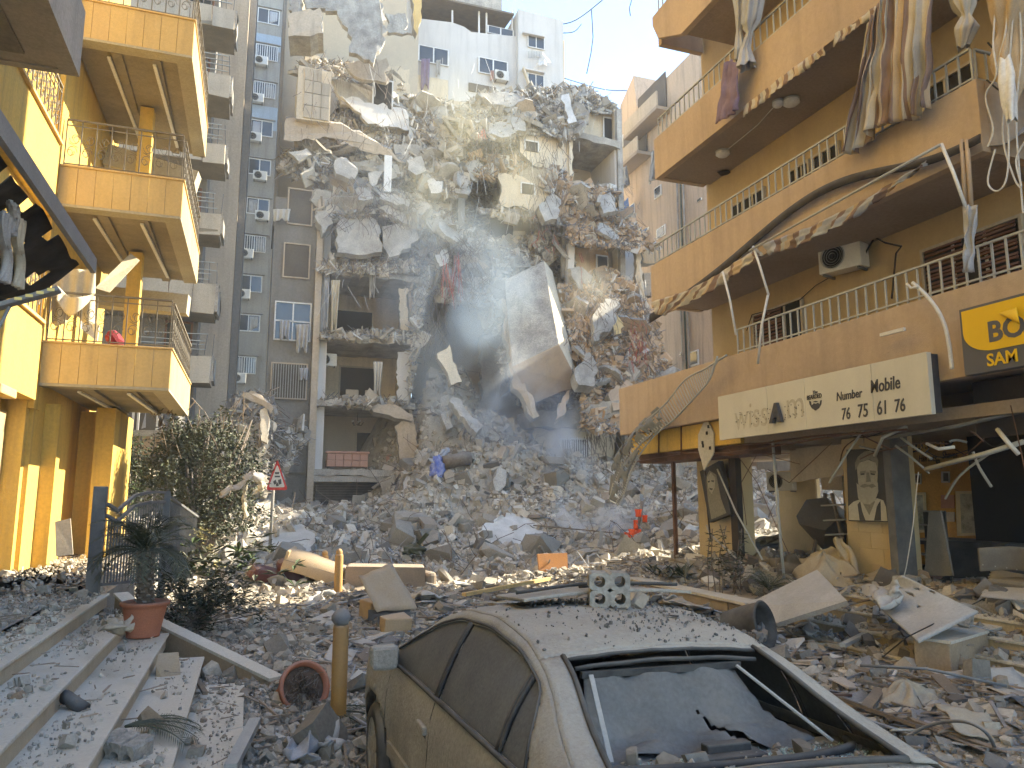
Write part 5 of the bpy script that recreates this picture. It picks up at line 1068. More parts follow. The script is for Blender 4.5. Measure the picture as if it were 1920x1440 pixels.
for (va, vb, ua, ub) in ((225, 265, 1195, 1260), (295, 335, 1168, 1222)):
    a = sp(ua, (va + vb) / 2); b_ = sp(ub, va); z0 = sp(ua, vb).z; g = G(); g.bb(22.9, a.y, z0 - .1, 23.98, b_.y, z0 + .12); bal = g.build('balcony', 'plaster_soffit', SB)
    G().bb(22.9, a.y, z0 + .12, 23.0, b_.y, z0 + 1.1).build('parapet', 'beige_wall', bal); G().bb(23.9, a.y - .3, z0 + .5, 23.97, b_.y + .5, z0 + 2.9).build('recess', 'room_dark', bal)
for y_ in (37.2, 37.5, 37.9): G().tube([(23.9, y_, 3), (23.9, y_ + .1, 14), (23.9, y_, 24)], .06, 6).build('drainpipe', 'leaf_dusty' if y_ == 37.5 else 'concrete', SB)
mat('blue_tarp', (.1, .2, .5), (.08, .15, .4), s=3, bump=.1)
sheetp('blue_sheet', [at(1161, 385, x=23.2), at(1178, 372, x=23.2), at(1178, 412, x=23.2), at(1164, 400, x=23.2)], 'blue_tarp', 'blue sheet hanging on the stained building beside the ruin edge', 'sheet', bump=.3)
striped('striped_rags', 22.5, [(1222, 285), (1238, 275)], [(1215, 345), (1236, 330)], 30, 14, 'shredded striped awning rags hanging from the stained building', 'rag', amp=.15, waves=3, mats=('rubble_white', 'concrete', 'rubble_white', 'dark_plaster'))
striped('striped_rags', 22.6, [(1164, 318), (1175, 310)], [(1163, 358), (1180, 345)], 20, 10, 'torn striped awning end beside the ruin column', 'rag', amp=.15, waves=3, mats=('rubble_white', 'concrete', 'rubble_white', 'dark_plaster'))
for k, (a, m, b_) in enumerate((((1000, 46, 45), (1070, 42, 44), (1130, 0, 40)), ((1040, 62, 45), (1075, 60, 45), (1090, 45, 45)), ((1175, 170, 40), (1120, 165, 42), (1000, 128, 44)))):
    G().tube(smooth([at(q[0], q[1], y=q[2]) for q in (a, m, b_)]), .035, 4).build('overhead_cable', 'wire_black', None, ['overhead black cable sweeping up across the sky', 'short slack cable off the white building roof corner', 'low cable sagging between the ruin and stained building'][k], 'cable')
for k, pp in enumerate((((1109, 18), (1112, 70), (1108, 100), (1100, 138)), ((1186, -5), (1180, 15), (1182, 30)))):
    G().tube([at(u, v, y=38) for u, v in pp], .03, 4).build('overhead_cable', 'wire_black', None, ['broken cable end dangling straight down in the open sky', 'tiny cable end dangling at the top of the sky'][k], 'cable')
# ---------------------------------------------------------------- the collapsed apartment building
RU = thing('collapsed_apartment_building', (9, 34, 0), 'collapsed multi storey apartment building with rooms torn open and floors hanging', 'building')
def vp(pts): return [at(p[0], p[1], y=p[2]) for p in pts]
def slab_px(name, pts, th, m, parent=None, label=None, cat=None, j=.12, n=.7, m2='concrete', group=None):
    'broken slab whose outline is given at true distances; extruded away from the street'
    P_ = vp(pts); nrm = (P_[1] - P_[0]).cross(P_[2] - P_[0]).normalized()
    if nrm.y < 0: nrm = -nrm
    Q = jag(P_, j * (1.5 if name == 'hanging_slab' else .9), n * .4); g = G(); g.plate(Q, nrm * th, 0, 1); return g.build(name, [m, m2], parent, label, cat, group)
xa, xb = at(780, 300, y=39).x, at(1160, 300, y=35).x
g = G(); g.bb(.4, 39, 0, xa, 39.3, 36); g.build('back_wall', 'room_wall', RU); g = G(); g.bb(xa, 38.6, 0, xb, 38.9, at(1000, 215, y=38.6).z); g.build('back_wall', 'room_wall', RU)
G().bb(.35, 35.5, 15, .5, 39, 36).build('side_wall', 'dark_plaster', RU); G().bb(xb - .2, 35, 0, xb, 38.6, at(1160, 225, y=36).z).build('side_wall', 'cream_plaster', RU)
# stack of rooms at the near corner
LV = [3.42, 6.5, 9.5, 12.6]
for i, z in enumerate(LV):
    xr = [7.1, 7.0, 7.2, 7.3][i]
    Q = jag([(2.5, 33.9, z - .14), (xr, 33.9, z - .14), (xr, 33.9, z + .14), (2.5, 33.9, z + .14)], .05, .35); g = G(); g.plate(Q, (0, 5, 0)); g.build('floor_slab', 'concrete_pale', RU)
for i in range(4):
    z0 = LV[i] + .14; z1 = (LV[i + 1] if i < 3 else 15.6) - .14; b = [38.0, 37.6, 37.4, 37.8][i]
    m = ['room_wall', 'cream_plaster', 'beige_wall', 'beige_wall'][i]
    rm = G().bb(2.62, b, z0, 7.0, b + .1, z1).build('room_wall', m, RU)
    G().bb(2.5, 34.2, z0, 2.62, b, z1).build('side_wall', m, RU)
    Q = jag([(6.75, 34.2 + .5, z0), (6.75, b, z0), (6.75, b, z1), (6.75, 34.1, z1)], .15, .5); G().plate(Q, (.12, 0, 0)).build('side_wall', m, RU)
    dw = [[(4.9, 5.9, 2.0)], [(3.95, 5.9, 2.15)], [(3.6, 5.4, 2.0)], [(5, 6.2, 2.2)]][i]
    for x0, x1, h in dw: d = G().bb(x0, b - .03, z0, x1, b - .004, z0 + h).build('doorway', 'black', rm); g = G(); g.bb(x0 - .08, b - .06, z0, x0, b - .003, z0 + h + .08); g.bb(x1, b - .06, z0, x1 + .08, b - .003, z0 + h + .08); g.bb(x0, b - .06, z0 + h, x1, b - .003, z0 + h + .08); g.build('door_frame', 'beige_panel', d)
g = G(); g.bb(2.28, 33.75, 0, 2.56, 34.05, 15.9); g.build('corner_column', 'beige_wall', RU); g = G(); g.bb(2.6, 34.3, LV[0] + .14, 2.95, 34.5, LV[3] + 2.6); g.build('column', 'white_plaster', RU)
slab_px('wall_stub', [(835 - 70, 660, 34), (783, 660, 34), (775, 690, 34), (768, 715, 34), (766, 752, 34), (745, 752, 34), (746, 660, 34)], .15, 'white_plaster', RU, j=.1, n=.3)
slab_px('wall_stub', [(748, 540, 34.2), (765, 540, 34.2), (762, 570, 34.2), (768, 610, 34.2), (760, 628, 34.2), (750, 628, 34.2)], .15, 'cream_plaster', RU, j=.06, n=.3)
slab_px('broken_wall', [(765, 780, 33.6), (778, 800, 33.5), (782, 870, 33.2), (760, 880, 33.4), (748, 850, 33.6), (740, 800, 33.8)], .3, 'beige_wall', RU)
slab_px('broken_slab', [(690, 755, 33.7), (740, 758, 33.6), (775, 778, 33.4), (772, 790, 33.4), (730, 778, 33.5), (700, 772, 33.6)], .5, 'beige_wall', RU)
g = G(); g.bb(2.5, 33.95, 3.0, 7.1, 34.5, 3.27, jit=.03); g.build('lintel', 'concrete_pale', RU); sh = G().bb(2.7, 34.5, .5, 7, 34.55, 3.0).build('roller_shutter', 'dusty_black', RU)
for k in range(20): G().box((4.85, 34.49, .8 + k * .112), (4.3, .025, .09), R=Euler((.25, 0, 0)).to_matrix()).build('slat', 'dusty_black', sh)
# wing with laundry windows
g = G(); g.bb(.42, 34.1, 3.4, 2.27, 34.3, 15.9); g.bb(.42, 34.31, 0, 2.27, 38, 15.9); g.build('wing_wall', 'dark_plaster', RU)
for (u0, v0, u1, v1, fr_) in ((515, 572, 582, 635, 1), (532, 462, 580, 518, 0), (540, 360, 585, 418, 0), (508, 685, 575, 745, 0)):
    a = at(u0, v1, y=34.08); b_ = at(u1, v0, y=34.08); w = G().bb(a.x, 34.06, a.z, b_.x, 34.095, b_.z).build('window', 'glass_dark' if fr_ else 'room_dark', RU); g = G(); t_ = .06
    g.bb(a.x - t_, 34, a.z - t_, a.x, 34.09, b_.z + t_); g.bb(b_.x, 34, a.z - t_, b_.x + t_, 34.09, b_.z + t_); g.bb(a.x, 34, b_.z, b_.x, 34.09, b_.z + t_); g.bb(a.x, 34, a.z - t_, b_.x, 34.09, a.z)
    if fr_: g.bb((a.x + b_.x) / 2 - .03, 34, a.z, (a.x + b_.x) / 2 + .03, 34.05, b_.z); g.bb(a.x, 34, (a.z + b_.z) / 2 - .03, b_.x, 34.05, (a.z + b_.z) / 2 + .03)
    g.build('frame', 'frame_white' if fr_ else 'beige_wall', w)
a = at(510, 745, y=33.8); b_ = at(575, 685, y=33.8)
for k in range(14): x = a.x + (b_.x - a.x) * k / 13; G().bb(x - .012, 33.8, a.z - .05, x + .012, 33.83, b_.z).build('window_bar', 'rail_grey', RU)
for (u0, v0, u1, v1, m, l) in ((525, 600, 545, 635, 'pale_cloth', 'pale shirt drying at the white framed window of the ruin wing'), (556, 608, 580, 658, 'cloth_grey', 'long grey cloth hanging below the white framed window'), (562, 690, 578, 712, 'pale_cloth', 'pale grey shirt hung on the barred window'), (700, 678, 718, 740, 'rubble_white', 'white bathrobe hanging in the opened second floor room'), (621, 525, 638, 620, 'cloth_cream', 'long cream curtain tied in the opened third floor room'), (608, 520, 618, 612, 'pale_cloth', 'shredded pale curtain at the outer edge of the third floor room'), (692, 505, 706, 556, 'cloth_grey', 'grey rag hanging from the edge over the third floor room'), (540 - 28, 400 - 8, 545, 415, 'rubble_white', 'torn white sheet sticking out from the wing roof edge')):
    cloth(hang(u0, v0, u1, v1, 33.7, waves=3, dy=0, amp=.08, taper=.35 if v1 - v0 > 50 else .1), 16, 12, 'hanging_cloth', m, l, 'cloth')
mat('pink_leather', (.42, .24, .18), (.38, .22, .17), s=3, rough=.6, bump=.1)
sf_ = thing('pink_sofa', at(650, 878, y=34.6), 'dusty pink tufted sofa back at the edge of the lowest open room', 'sofa'); a = at(612, 876, y=34.6); b_ = at(690, 850, y=34.6); z0 = LV[0] + .15
for k in range(5):
    for r in range(2): w = (b_.x - a.x) / 5; G().bb(a.x + k * w + .006, 34.5, z0 + .14 + r * .29, a.x + (k + 1) * w - .006, 34.7, z0 + .425 + r * .29).build('back_tuft', 'pink_leather', sf_, bevel=.02)
G().bb(a.x - .06, 34.46, z0 + .72, b_.x + .06, 34.8, z0 + .84).build('back_roll', 'pink_leather', sf_, bevel=.05); G().bb(a.x, 34.7, z0 + .14, b_.x, 35.4, z0 + .45).build('seat', 'pink_leather', sf_, bevel=.04)
for x in (a.x + .05, b_.x - .05): G().bb(x - .03, 34.55, z0, x + .03, 34.6, z0 + .14).build('leg', 'bark', sf_)
s2 = thing('pink_armchair', at(720, 875, y=35), 'dusty pink armchair beside the sofa in the lowest open room', 'armchair'); G().bb(5.9, 34.9, z0 + .1, 6.65, 35.1, z0 + .75).build('backrest', 'pink_leather', s2, bevel=.05); G().bb(5.9, 35.1, z0 + .05, 6.65, 35.7, z0 + .4).build('seat', 'pink_leather', s2, bevel=.04)
ch = thing('chandelier', (4.6, 35.6, 6.2), 'small dark chandelier hanging in the lowest open room', 'chandelier'); G().tube([(4.6, 35.6, 6.36), (4.6, 35.6, 5.9)], .012, 5).build('rod', 'black', ch)
for k in range(5): a_ = k * 1.257; G().tube([(4.6, 35.6, 5.75), (4.6 + .18 * cos(a_), 35.6 + .18 * sin(a_), 5.7), (4.6 + .28 * cos(a_), 35.6 + .28 * sin(a_), 5.85)], .015, 5).build('arm', 'black', ch); G().lathe((4.6 + .28 * cos(a_), 35.6 + .28 * sin(a_), 5.85), [(.01, 0), (.05, .07)], 8).build('lamp_shade', 'ac_white', ch)
z0 = LV[1] + .14
for k, x in enumerate((4.3, 5.2)): c_ = thing('dining_chair', (x, 35.6, z0), ['beige chair back in the second floor room under the doorway, outer one', 'beige chair back in the second floor room beside the bathrobe'][k], 'chair'); G().bb(x - .3, 35.5, z0 + .3, x + .3, 35.58, z0 + .75).build('backrest', 'beige_panel', c_, bevel=.05); G().bb(x - .28, 35.6, z0 + .3, x + .28, 36.1, z0 + .4).build('seat', 'beige_panel', c_); [G().bb(x + s * .24 - .02, 35.6, z0, x + s * .24 + .02, 35.64, z0 + .3).build('leg', 'bark', c_) for s in (-1, 1)]
place(AC, USED, (3.05, 35.0, 8.35), 0, 'air conditioner hanging inside the second floor room of the ruin', None, 1.0)

# standing pieces of wall and tilted slabs of the upper floors
def blk(name, u0, v0, u1, v1, y, dep, m, j=.03): a = at(u0, v1, y=y); b_ = at(u1, v0, y=y); g = G(); g.bb(a.x, y, a.z, b_.x, y + dep, b_.z, jit=j); return g.build(name, m, RU)
tb = blk('tiled_wall_block', 556, 134, 621, 222, 33.2, 3, 'cream_plaster')
a = at(568, 220, y=33.15); b_ = at(620, 135, y=33.15)
for r in range(4):
    for c in range(3):
        if r == 3 and c == 2: continue
        w = (b_.x - a.x) / 3; h = (b_.z - a.z) / 4; G().bb(a.x + c * w + .012, 33.13 - R_(0, .03), a.z + r * h + .012, a.x + (c + 1) * w - .012, 33.19, a.z + (r + 1) * h - .012).build('tile', 'beige_panel', tb)
SL = [('broken_wall', [(537, 222, 33.5), (640, 232, 33.5), (720, 275, 34), (760, 305, 34.2), (690, 285, 34), (620, 258, 33.5), (532, 262, 33.4)], .5, 'beige_wall'),
      ('broken_beam', [(541, 26, 33), (600, 14, 33), (606, 62, 32.6), (541, 68, 32.8)], 1.2, 'beige_wall'), ('broken_slab', [(541, 0, 34), (560, -20, 34), (566, 25, 33), (548, 40, 33)], .4, 'concrete'),
      ('hanging_slab', [(566, -30, 33.4), (722, -30, 33.4), (716, 20, 33), (727, 58, 32.6), (712, 95, 32.4), (700, 120, 32.2), (655, 98, 32.4), (652, 62, 32.8), (632, 20, 33), (575, 16, 33.2)], .25, 'concrete'),
      ('hanging_slab', [(645, 115, 34.5), (725, 108, 34.5), (724, 155, 34.2), (690, 150, 34.2), (652, 130, 34.4)], .2, 'beige_wall'), ('hanging_slab', [(722, 25, 35), (760, 25, 35), (765, 60, 34.8), (730, 62, 34.8)], .2, 'concrete_smoked'),
      ('wall_panel', [(735, 125, 36), (768, 130, 36), (770, 185, 36), (735, 180, 36)], .2, 'cream_plaster'), ('wall_panel', [(622, 148, 35), (700, 162, 35.2), (715, 205, 35), (640, 195, 35)], .25, 'grey_plaster'), ('wall_panel', [(640, 180, 34.6), (760, 205, 35), (770, 245, 35), (690, 232, 34.6)], .2, 'white_plaster'),
      ('wall_panel', [(970, 252, 34.6), (1074, 262, 34.6), (1074, 335, 34.6), (1000, 310, 34.6), (975, 285, 34.6)], .25, 'cream_plaster'), ('wall_panel', [(935, 325, 34.4), (1002, 330, 34.4), (1040, 345, 34.4), (1045, 400, 34.2), (940, 385, 34.4)], .25, 'cream_plaster'),
      ('wall_panel', [(1062, 200, 35.4), (1158, 205, 35.4), (1158, 272, 35.4), (1075, 266, 35.4)], .25, 'cream_plaster'), ('wall_panel', [(935, 405, 36), (1072, 400, 36), (1072, 455, 36), (940, 455, 36)], .2, 'white_plaster'),
      ('wall_panel', [(1078, 462, 35.5), (1140, 462, 35.5), (1138, 500, 35.4), (1140, 520, 35.5), (1080, 520, 35.5)], .2, 'orange_wall'), ('wall_panel', [(1141, 462, 35.7), (1192, 462, 35.6), (1192, 530, 35.6), (1141, 525, 35.6)], .2, 'white_plaster'),
      ('wall_panel', [(1205, 462, 35), (1243, 468, 35), (1243, 492, 35), (1206, 492, 35)], .6, 'orange_wall'), ('wall_panel', [(1207, 512, 35), (1243, 515, 35), (1243, 555, 35), (1207, 553, 35)], .4, 'beige_wall'), ('wall_panel', [(1170, 548, 34.8), (1196, 548, 34.8), (1196, 578, 34.8), (1165, 578, 34.8)], .2, 'white_plaster'),
      ('broken_slab', [(632, 420, 33.4), (640, 406, 33.6), (690, 402, 33.8), (712, 425, 33.6), (716, 472, 33), (672, 478, 33), (632, 473, 33)], .3, 'concrete_pale'), ('broken_slab', [(716, 425, 33.6), (780, 416, 33.7), (784, 450, 33.4), (748, 478, 33.2), (730, 482, 33.2), (718, 462, 33.4)], .3, 'concrete_pale'),
      ('wall_panel', [(1000, 795, 35), (1152, 800, 35), (1152, 880, 35), (1000, 880, 35)], .3, 'cream_plaster'), ('broken_slab', [(995, 770, 34), (1150, 770, 34), (1152, 800, 34), (1000, 800, 34)], 2, 'concrete'),
      ('wall_panel', [(945, 530, 36.5), (900, 640, 36), (905, 780, 35.5), (925, 800, 35.5), (945, 700, 36)], .4, 'grey_plaster'), ('broken_slab', [(940, 560, 32.8), (948, 560, 32.8), (962, 640, 32), (985, 720, 31), (1012, 780, 30.6), (1000, 785, 30.6), (960, 715, 31.5)], .4, 'beige_wall')]
for nm, pts, th, m in SL: slab_px(nm, pts, th, m, RU)
for (u0, v0, u1, v1, y) in ((1133, 224, 1149, 269, 35.36), (985, 268, 1008, 282, 34.56), (978, 347, 1001, 363, 34.36), (920, 405, 962, 448, 35.5), (1120, 482, 1138, 520, 35.36), (1075, 212, 1092, 245, 35.36), (1052, 825, 1068, 868, 34.96), (1072, 825, 1104, 872, 34.96), (610 + 90, 155, 735, 200, 34.9)):
    a = at(u0, v1, y=y); b_ = at(u1, v0, y=y); w = G().bb(a.x, y - .02, a.z, b_.x, y + .02, b_.z).build('window', 'black', RU); g = G()
    if (u1 - u0) < 40: g.bb(a.x - .07, y - .05, a.z, a.x, y + .02, b_.z + .07); g.bb(b_.x, y - .05, a.z, b_.x + .07, y + .02, b_.z + .07); g.bb(a.x, y - .05, b_.z, b_.x, y + .02, b_.z + .07); g.build('frame', 'frame_white', w)
for k in range(14): x = at(1050 + k * 4.2, 872, y=34.7).x; a = at(1050, 872, y=34.7).z; G().bb(x - .02, 34.7, a, x + .02, 34.73, a + 1.45).build('window_bar', 'frame_white', RU)
rr = thing('first_floor_railing', at(1120, 892, y=33.5), 'pale low railing running behind the rubble under the cream wall', 'railing'); plain_rail(rr, (at(1050, 890, y=33.6).x, 33.6, 0), (at(1290, 890, y=33.6).x, 33.6, 0), at(1120, 893, y=33.6).z, .85, .22, 'frame_white')
G().bb(at(1000, 890, y=33.7).x, 33.7, 2, 24, 35.2, at(1120, 893, y=33.7).z - .02).build('podium', 'concrete', RU)
G().bb(at(1150, 800, y=36).x, 36, 3, 24, 36.2, at(1150, 700, y=36).z).build('podium_wall', 'cream_plaster', RU)
# room opened at the upper right, its box and the corner column
a = at(1073, 346, y=34.4); b_ = at(1157, 272, y=34.4)
G().bb(a.x, 37.5, a.z - 1, b_.x, 37.6, b_.z).build('room_wall', 'room_wall', RU); G().bb(b_.x - .12, 34.5, a.z - .6, b_.x, 37.5, b_.z).build('side_wall', 'white_plaster', RU); G().bb(a.x - .15, 34.4, a.z - .6, a.x, 37.5, b_.z).build('side_wall', 'cream_plaster', RU)
g = G(); Q = jag([(a.x - .3, 34.2, b_.z), (b_.x + .1, 34.2, b_.z - .3), (b_.x + .1, 34.2, b_.z + .1), (a.x - .3, 34.2, b_.z + .35)], .06, .3); g.plate(Q, (0, 3.6, 0)); g.build('floor_slab', 'concrete', RU)
a = at(1160, 470, y=34.3); b_ = at(1163, 205, y=34.3); G().bb(a.x + .1, 34.3, 3, a.x + .4, 34.6, b_.z, jit=.03).build('corner_column', 'concrete', RU)
slab_px('broken_column', [(1190, 455, 34), (1203, 455, 34), (1203, 520, 33.8), (1222, 600, 33), (1212, 604, 33), (1194, 530, 33.8)], .3, 'cream_plaster', RU)
for u0, u1, v0, v1, y, m in ((1064, 1074, 455, 540, 34.2, 'white_plaster'), (1057, 1064, 400, 520, 34.6, 'concrete'), (860, 872, 200, 445, 35, 'grey_plaster'), (598, 607, 425, 500, 34.1, 'cream_plaster'), (757, 765, 460, 520, 34.6, 'beige_wall'), (769, 775, -20, 60, 36, 'white_plaster'), (723, 733, 290, 357, 33.2, 'frame_white')):
    a = at(u0, v1, y=y); b_ = at(u1, v0, y=y); g = G(); g.beam((a.x + (b_.x - a.x) / 2, y + .2, a.z), (b_.x - .2 + (b_.x - a.x) / 2, y + .2, b_.z), b_.x - a.x if b_.x - a.x > .15 else .2, .35); g.build('column', m, RU)
slab_px('sun_coloured_column', [(776, -20, 35.6), (789, -20, 35.6), (790, 40, 35.6), (780, 70, 35.5), (776, 40, 35.6)], .5, 'panel_yellow', RU)  # yellow panel colour stands in for sunlight on the column's edge
# big tipped concrete box
V_ = vp([(945, 525, 33.2), (1020, 488, 33.2), (1048, 645, 30.2), (960, 688, 30.6), (1000, 565, 35), (1036, 508, 34.6), (1087, 722, 31.2), (1000, 757, 31.8)])
g = G(); g.add(V_, [(0, 1, 2, 3), (3, 2, 6, 7), (1, 5, 6, 2), (4, 0, 3, 7), (5, 4, 7, 6), (0, 4, 5, 1)]); o = g.build('tipped_concrete_box', 'concrete_smoked', None, 'huge smoke stained concrete box tipped forward out of the collapsed floors', 'concrete box', bevel=.05)
o.data.materials.append(MATS['plaster_tan']); o.data.polygons[1].material_index = 1; o.data.materials.append(MATS['cream_plaster']); o.data.polygons[2].material_index = 2  # right face in lighter plaster: its sunlit brightness is put into the colour
IND = [('leaning_slab', [(820, 662, 32), (843, 646, 32.2), (866, 716, 31.8), (846, 722, 31.6)], .25, 'cream_plaster', 'cream concrete slab leaning upright on the rubble before the dark void', 'slab'),
       ('fallen_beam', [(842, 752, 31.6), (856, 745, 31.8), (905, 800, 30.5), (893, 812, 30.2)], .3, 'concrete_pale', 'long pale concrete beam lying diagonally below the leaning slab', 'beam'),
       ('fallen_beam', [(826, 775, 31.5), (838, 770, 31.6), (850, 800, 31), (838, 806, 31)], .3, 'concrete', 'short concrete beam next to the long diagonal one', 'beam'),
       ('standing_slab', [(756, 905, 31), (770, 880, 31.5), (783, 888, 31.3), (782, 925, 30.6), (752, 922, 30.7)], .35, 'white_slab', 'white edged slab standing on end beside the roller shutter', 'slab'),
       ('standing_plank', [(800, 912, 30.4), (806, 905, 30.6), (812, 940, 30), (822, 975, 29.2), (812, 978, 29.2), (803, 945, 29.8)], .2, 'concrete_pale', 'narrow pale slab standing upright like a plank on the mound', 'slab'),
       ('wall_slab', [(716, 955, 31), (745, 920, 31.6), (768, 922, 31.6), (755, 958, 30.8)], .3, 'concrete', 'grey wall slab sloping against the roller shutter', 'slab'),
       ('wall_slab', [(748, 958, 30.8), (768, 930, 31.4), (782, 932, 31.4), (770, 960, 30.6)], .25, 'red_wall', 'dark red painted slab beside the grey one at the shutter', 'slab'),
       ('white_slab', [(890, 1020, 24.2), (905, 985, 25.5), (960, 962, 26.5), (1030, 968, 26.5), (1078, 990, 25.6), (1072, 1032, 24.2), (1000, 1048, 23.6), (930, 1044, 23.6)], .5, 'white_slab', 'large pale slab with bright white face at the foot of the mound', 'slab'),
       ('flat_slab', [(486, 1035, 24), (500, 985, 26), (560, 978, 26.5), (590, 1000, 25.5), (580, 1050, 23.5), (530, 1062, 23)], .35, 'rubble_white', 'broad whitish slab lying flat behind the warning sign pole', 'slab'),
       ('mound_slab', [(925, 905, 28.6), (935, 875, 29.2), (950, 882, 29.2), (948, 910, 28.6), (930, 922, 28.4)], .3, 'concrete_pale', 'squarish pale slab on the upper mound slope near the blue cloth', 'slab'),
       ('ramp_slab', [(1175, 905, 30), (1225, 890, 31), (1285, 960, 26.5), (1275, 1010, 25), (1250, 1000, 25.4)], .3, 'concrete', 'long smooth grey slab sloping down behind the orange rags', 'slab'),
       ('ramp_slab', [(1035, 960, 26), (1052, 948, 26.4), (1120, 1000, 24.4), (1105, 1010, 24.2), (1045, 985, 25.3)], .3, 'concrete', 'grey slab with broken end tilted beside the smoke', 'slab'),
       ('corner_slab', [(1055, 745, 31), (1068, 728, 31.2), (1062, 770, 30.6), (1040, 790, 30.4), (1044, 770, 30.6)], .3, 'plaster_tan', 'tan wedge of wall under the tipped concrete box', 'slab'),
       ('heap_slab', [(1120, 330 + 40, 33.6), (1145, 360, 33.8), (1160, 395, 33.2), (1132, 400, 33)], .3, 'concrete_pale', 'pale slab on the upper heap below the open room', 'slab'),
       ('heap_slab', [(1010, 385, 33), (1035, 362, 33.3), (1052, 375, 33.2), (1045, 410, 32.8), (1022, 415, 32.8)], .4, 'concrete_pale', 'cracked white slab hanging over the middle heap', 'slab'),
       ('top_slab', [(1053, 178, 34.4), (1067, 175, 34.4), (1082, 228, 33.8), (1066, 232, 33.8)], .15, 'white_slab', 'smooth white panel leaning at the top of the ruin', 'slab'),
       ('top_slab', [(918, 230, 34.2), (955, 225, 34.3), (968, 248, 34), (940, 258, 33.8), (915, 250, 34)], .35, 'concrete_pale', 'cracked pale slab at the edge of the top heap', 'slab'),
       ('top_slab', [(955, 222, 34.3), (985, 220, 34.3), (985, 246, 34), (965, 246, 34)], .35, 'concrete_pale', 'smaller cracked slab next to the top heap edge', 'slab'),
       ('top_slab', [(896, 178, 35), (950, 170, 35.4), (990, 186, 35), (960, 200, 34.8), (915, 195, 34.8)], .3, 'concrete', 'rounded grey slab on the very top of the debris', 'slab'),
       ('face_slab', [(1115, 640, 31.2), (1150, 610, 31.6), (1165, 560, 32.3), (1135, 560, 32.2), (1112, 590, 31.6)], .4, 'concrete', 'grey slab propped in the warm lit lower heap', 'slab'),
       ('ochre_slab', [(1148, 600, 31.8), (1158, 592, 32), (1168, 605, 31.8), (1165, 625, 31.4), (1152, 628, 31.3)], .2, 'panel_yellow', 'round edged ochre panel in the lower heap', 'slab'),
       ('heap_block', [(1078, 690, 30.4), (1105, 660, 31), (1120, 690, 30.5), (1112, 725, 30), (1085, 722, 30)], .5, 'concrete', 'blocky grey slab low in the heap beside the tipped box', 'slab'),
       ('heap_block', [(1140, 740, 30.2), (1175, 712, 30.6), (1195, 730, 30.4), (1180, 765, 30), (1150, 770, 30)], .4, 'plaster_tan', 'tan broken slab at the bottom of the warm heap', 'slab'),
       ('void_slab', [(820, 300 + 120, 33.6), (845, 405, 33.8), (862, 430, 33.5), (840, 455, 33.2), (822, 445, 33.3)], .4, 'concrete_pale', 'pale angular slab in the middle of the wire tangle', 'slab'),
       ('void_slab', [(815, 478, 33), (838, 468, 33.2), (842, 490, 33), (825, 500, 32.9)], .3, 'white_slab', 'small white slab above the red cables', 'slab'),
       ('void_slab', [(850, 330, 34), (875, 330, 34), (878, 365, 33.6), (855, 362, 33.6)], .3, 'concrete_pale', 'pale slab glowing in the yellow smoke', 'slab'),
       ('edge_slab', [(590, 405, 33.2), (612, 395, 33.3), (625, 418, 33.2), (605, 438, 33.1)], .5, 'concrete_pale', 'squarish block balanced on the corner column of the ruin', 'slab'),
       ('edge_slab', [(540, 285, 33.4), (575, 278, 33.5), (585, 290, 33.4), (560, 302, 33.3)], .2, 'concrete_pale', 'thin white sheet on the ruined wing roof', 'slab'),
       ('hanging_plate', [(690, 325, 33.4), (722, 318, 33.4), (700, 350, 33.3), (694, 345, 33.3)], .12, 'concrete_pale', 'thin triangular white plate hanging in the debris', 'slab'),
       ('heap_slab', [(665, 355, 33.4), (695, 350, 33.6), (700, 372, 33.2), (672, 375, 33.1)], .35, 'concrete_pale', 'pale slab on the second debris tier', 'slab'),
       ('heap_slab', [(628, 300, 33.6), (650, 296, 33.7), (672, 318, 33.4), (665, 335, 33.3), (630, 325, 33.4)], .3, 'concrete_pale', 'broken pale slab beside the thin triangular plate', 'slab'),
       ('heap_slab', [(762, 300, 34), (790, 292, 34), (800, 320, 33.7), (780, 328, 33.6), (765, 318, 33.7)], .35, 'concrete_pale', 'five sided pale slab under the yellow smoke edge', 'slab'),
       ('heap_slab', [(800, 335, 34), (830, 340, 33.8), (828, 360, 33.6), (808, 362, 33.6)], .35, 'white_slab', 'bright pale block above the blue void', 'slab'),
       ('heap_slab', [(715, 360, 33.4), (770, 375, 33.2), (765, 388, 33.1), (712, 372, 33.3)], .4, 'concrete_pale', 'long beam shaped slab across the second debris tier', 'slab')]
for nm, pts, th, m, l, c in IND: slab_px(nm, pts, th, m, None, l, c, j=.1, n=.6)

# debris heaps clinging to the broken floors (one uncountable mass per tier)
def inpoly(U, V, poly):
    c = np.zeros(U.shape, bool); n = len(poly)
    for i in range(n):
        x1, y1 = poly[i]; x2, y2 = poly[(i + 1) % n]
        if y1 == y2: continue
        k = ((y1 > V) != (y2 > V)) & (U < (x2 - x1) * (V - y1) / (y2 - y1) + x1); c ^= k
    return c
def atn(U, V, Yd):
    r = np.array(_F)[None] + np.array(_R)[None] * ((U - 960) / FPX)[:, None] - np.array(_U)[None] * ((V - 720) / FPX)[:, None]
    t = Yd / r[:, 1]; return r * t[:, None] + np.array([0, 0, CZ])
def face_y(U, V, ya, yb, v0, v1, k):
    t = np.clip((V - v0) / (v1 - v0), 0, 1); return ya + (yb - ya) * t + .55 * nfield(U / 40., V / 40., 1.3, k) + .25 * nfield(U / 40., V / 40., 4, k + 1)
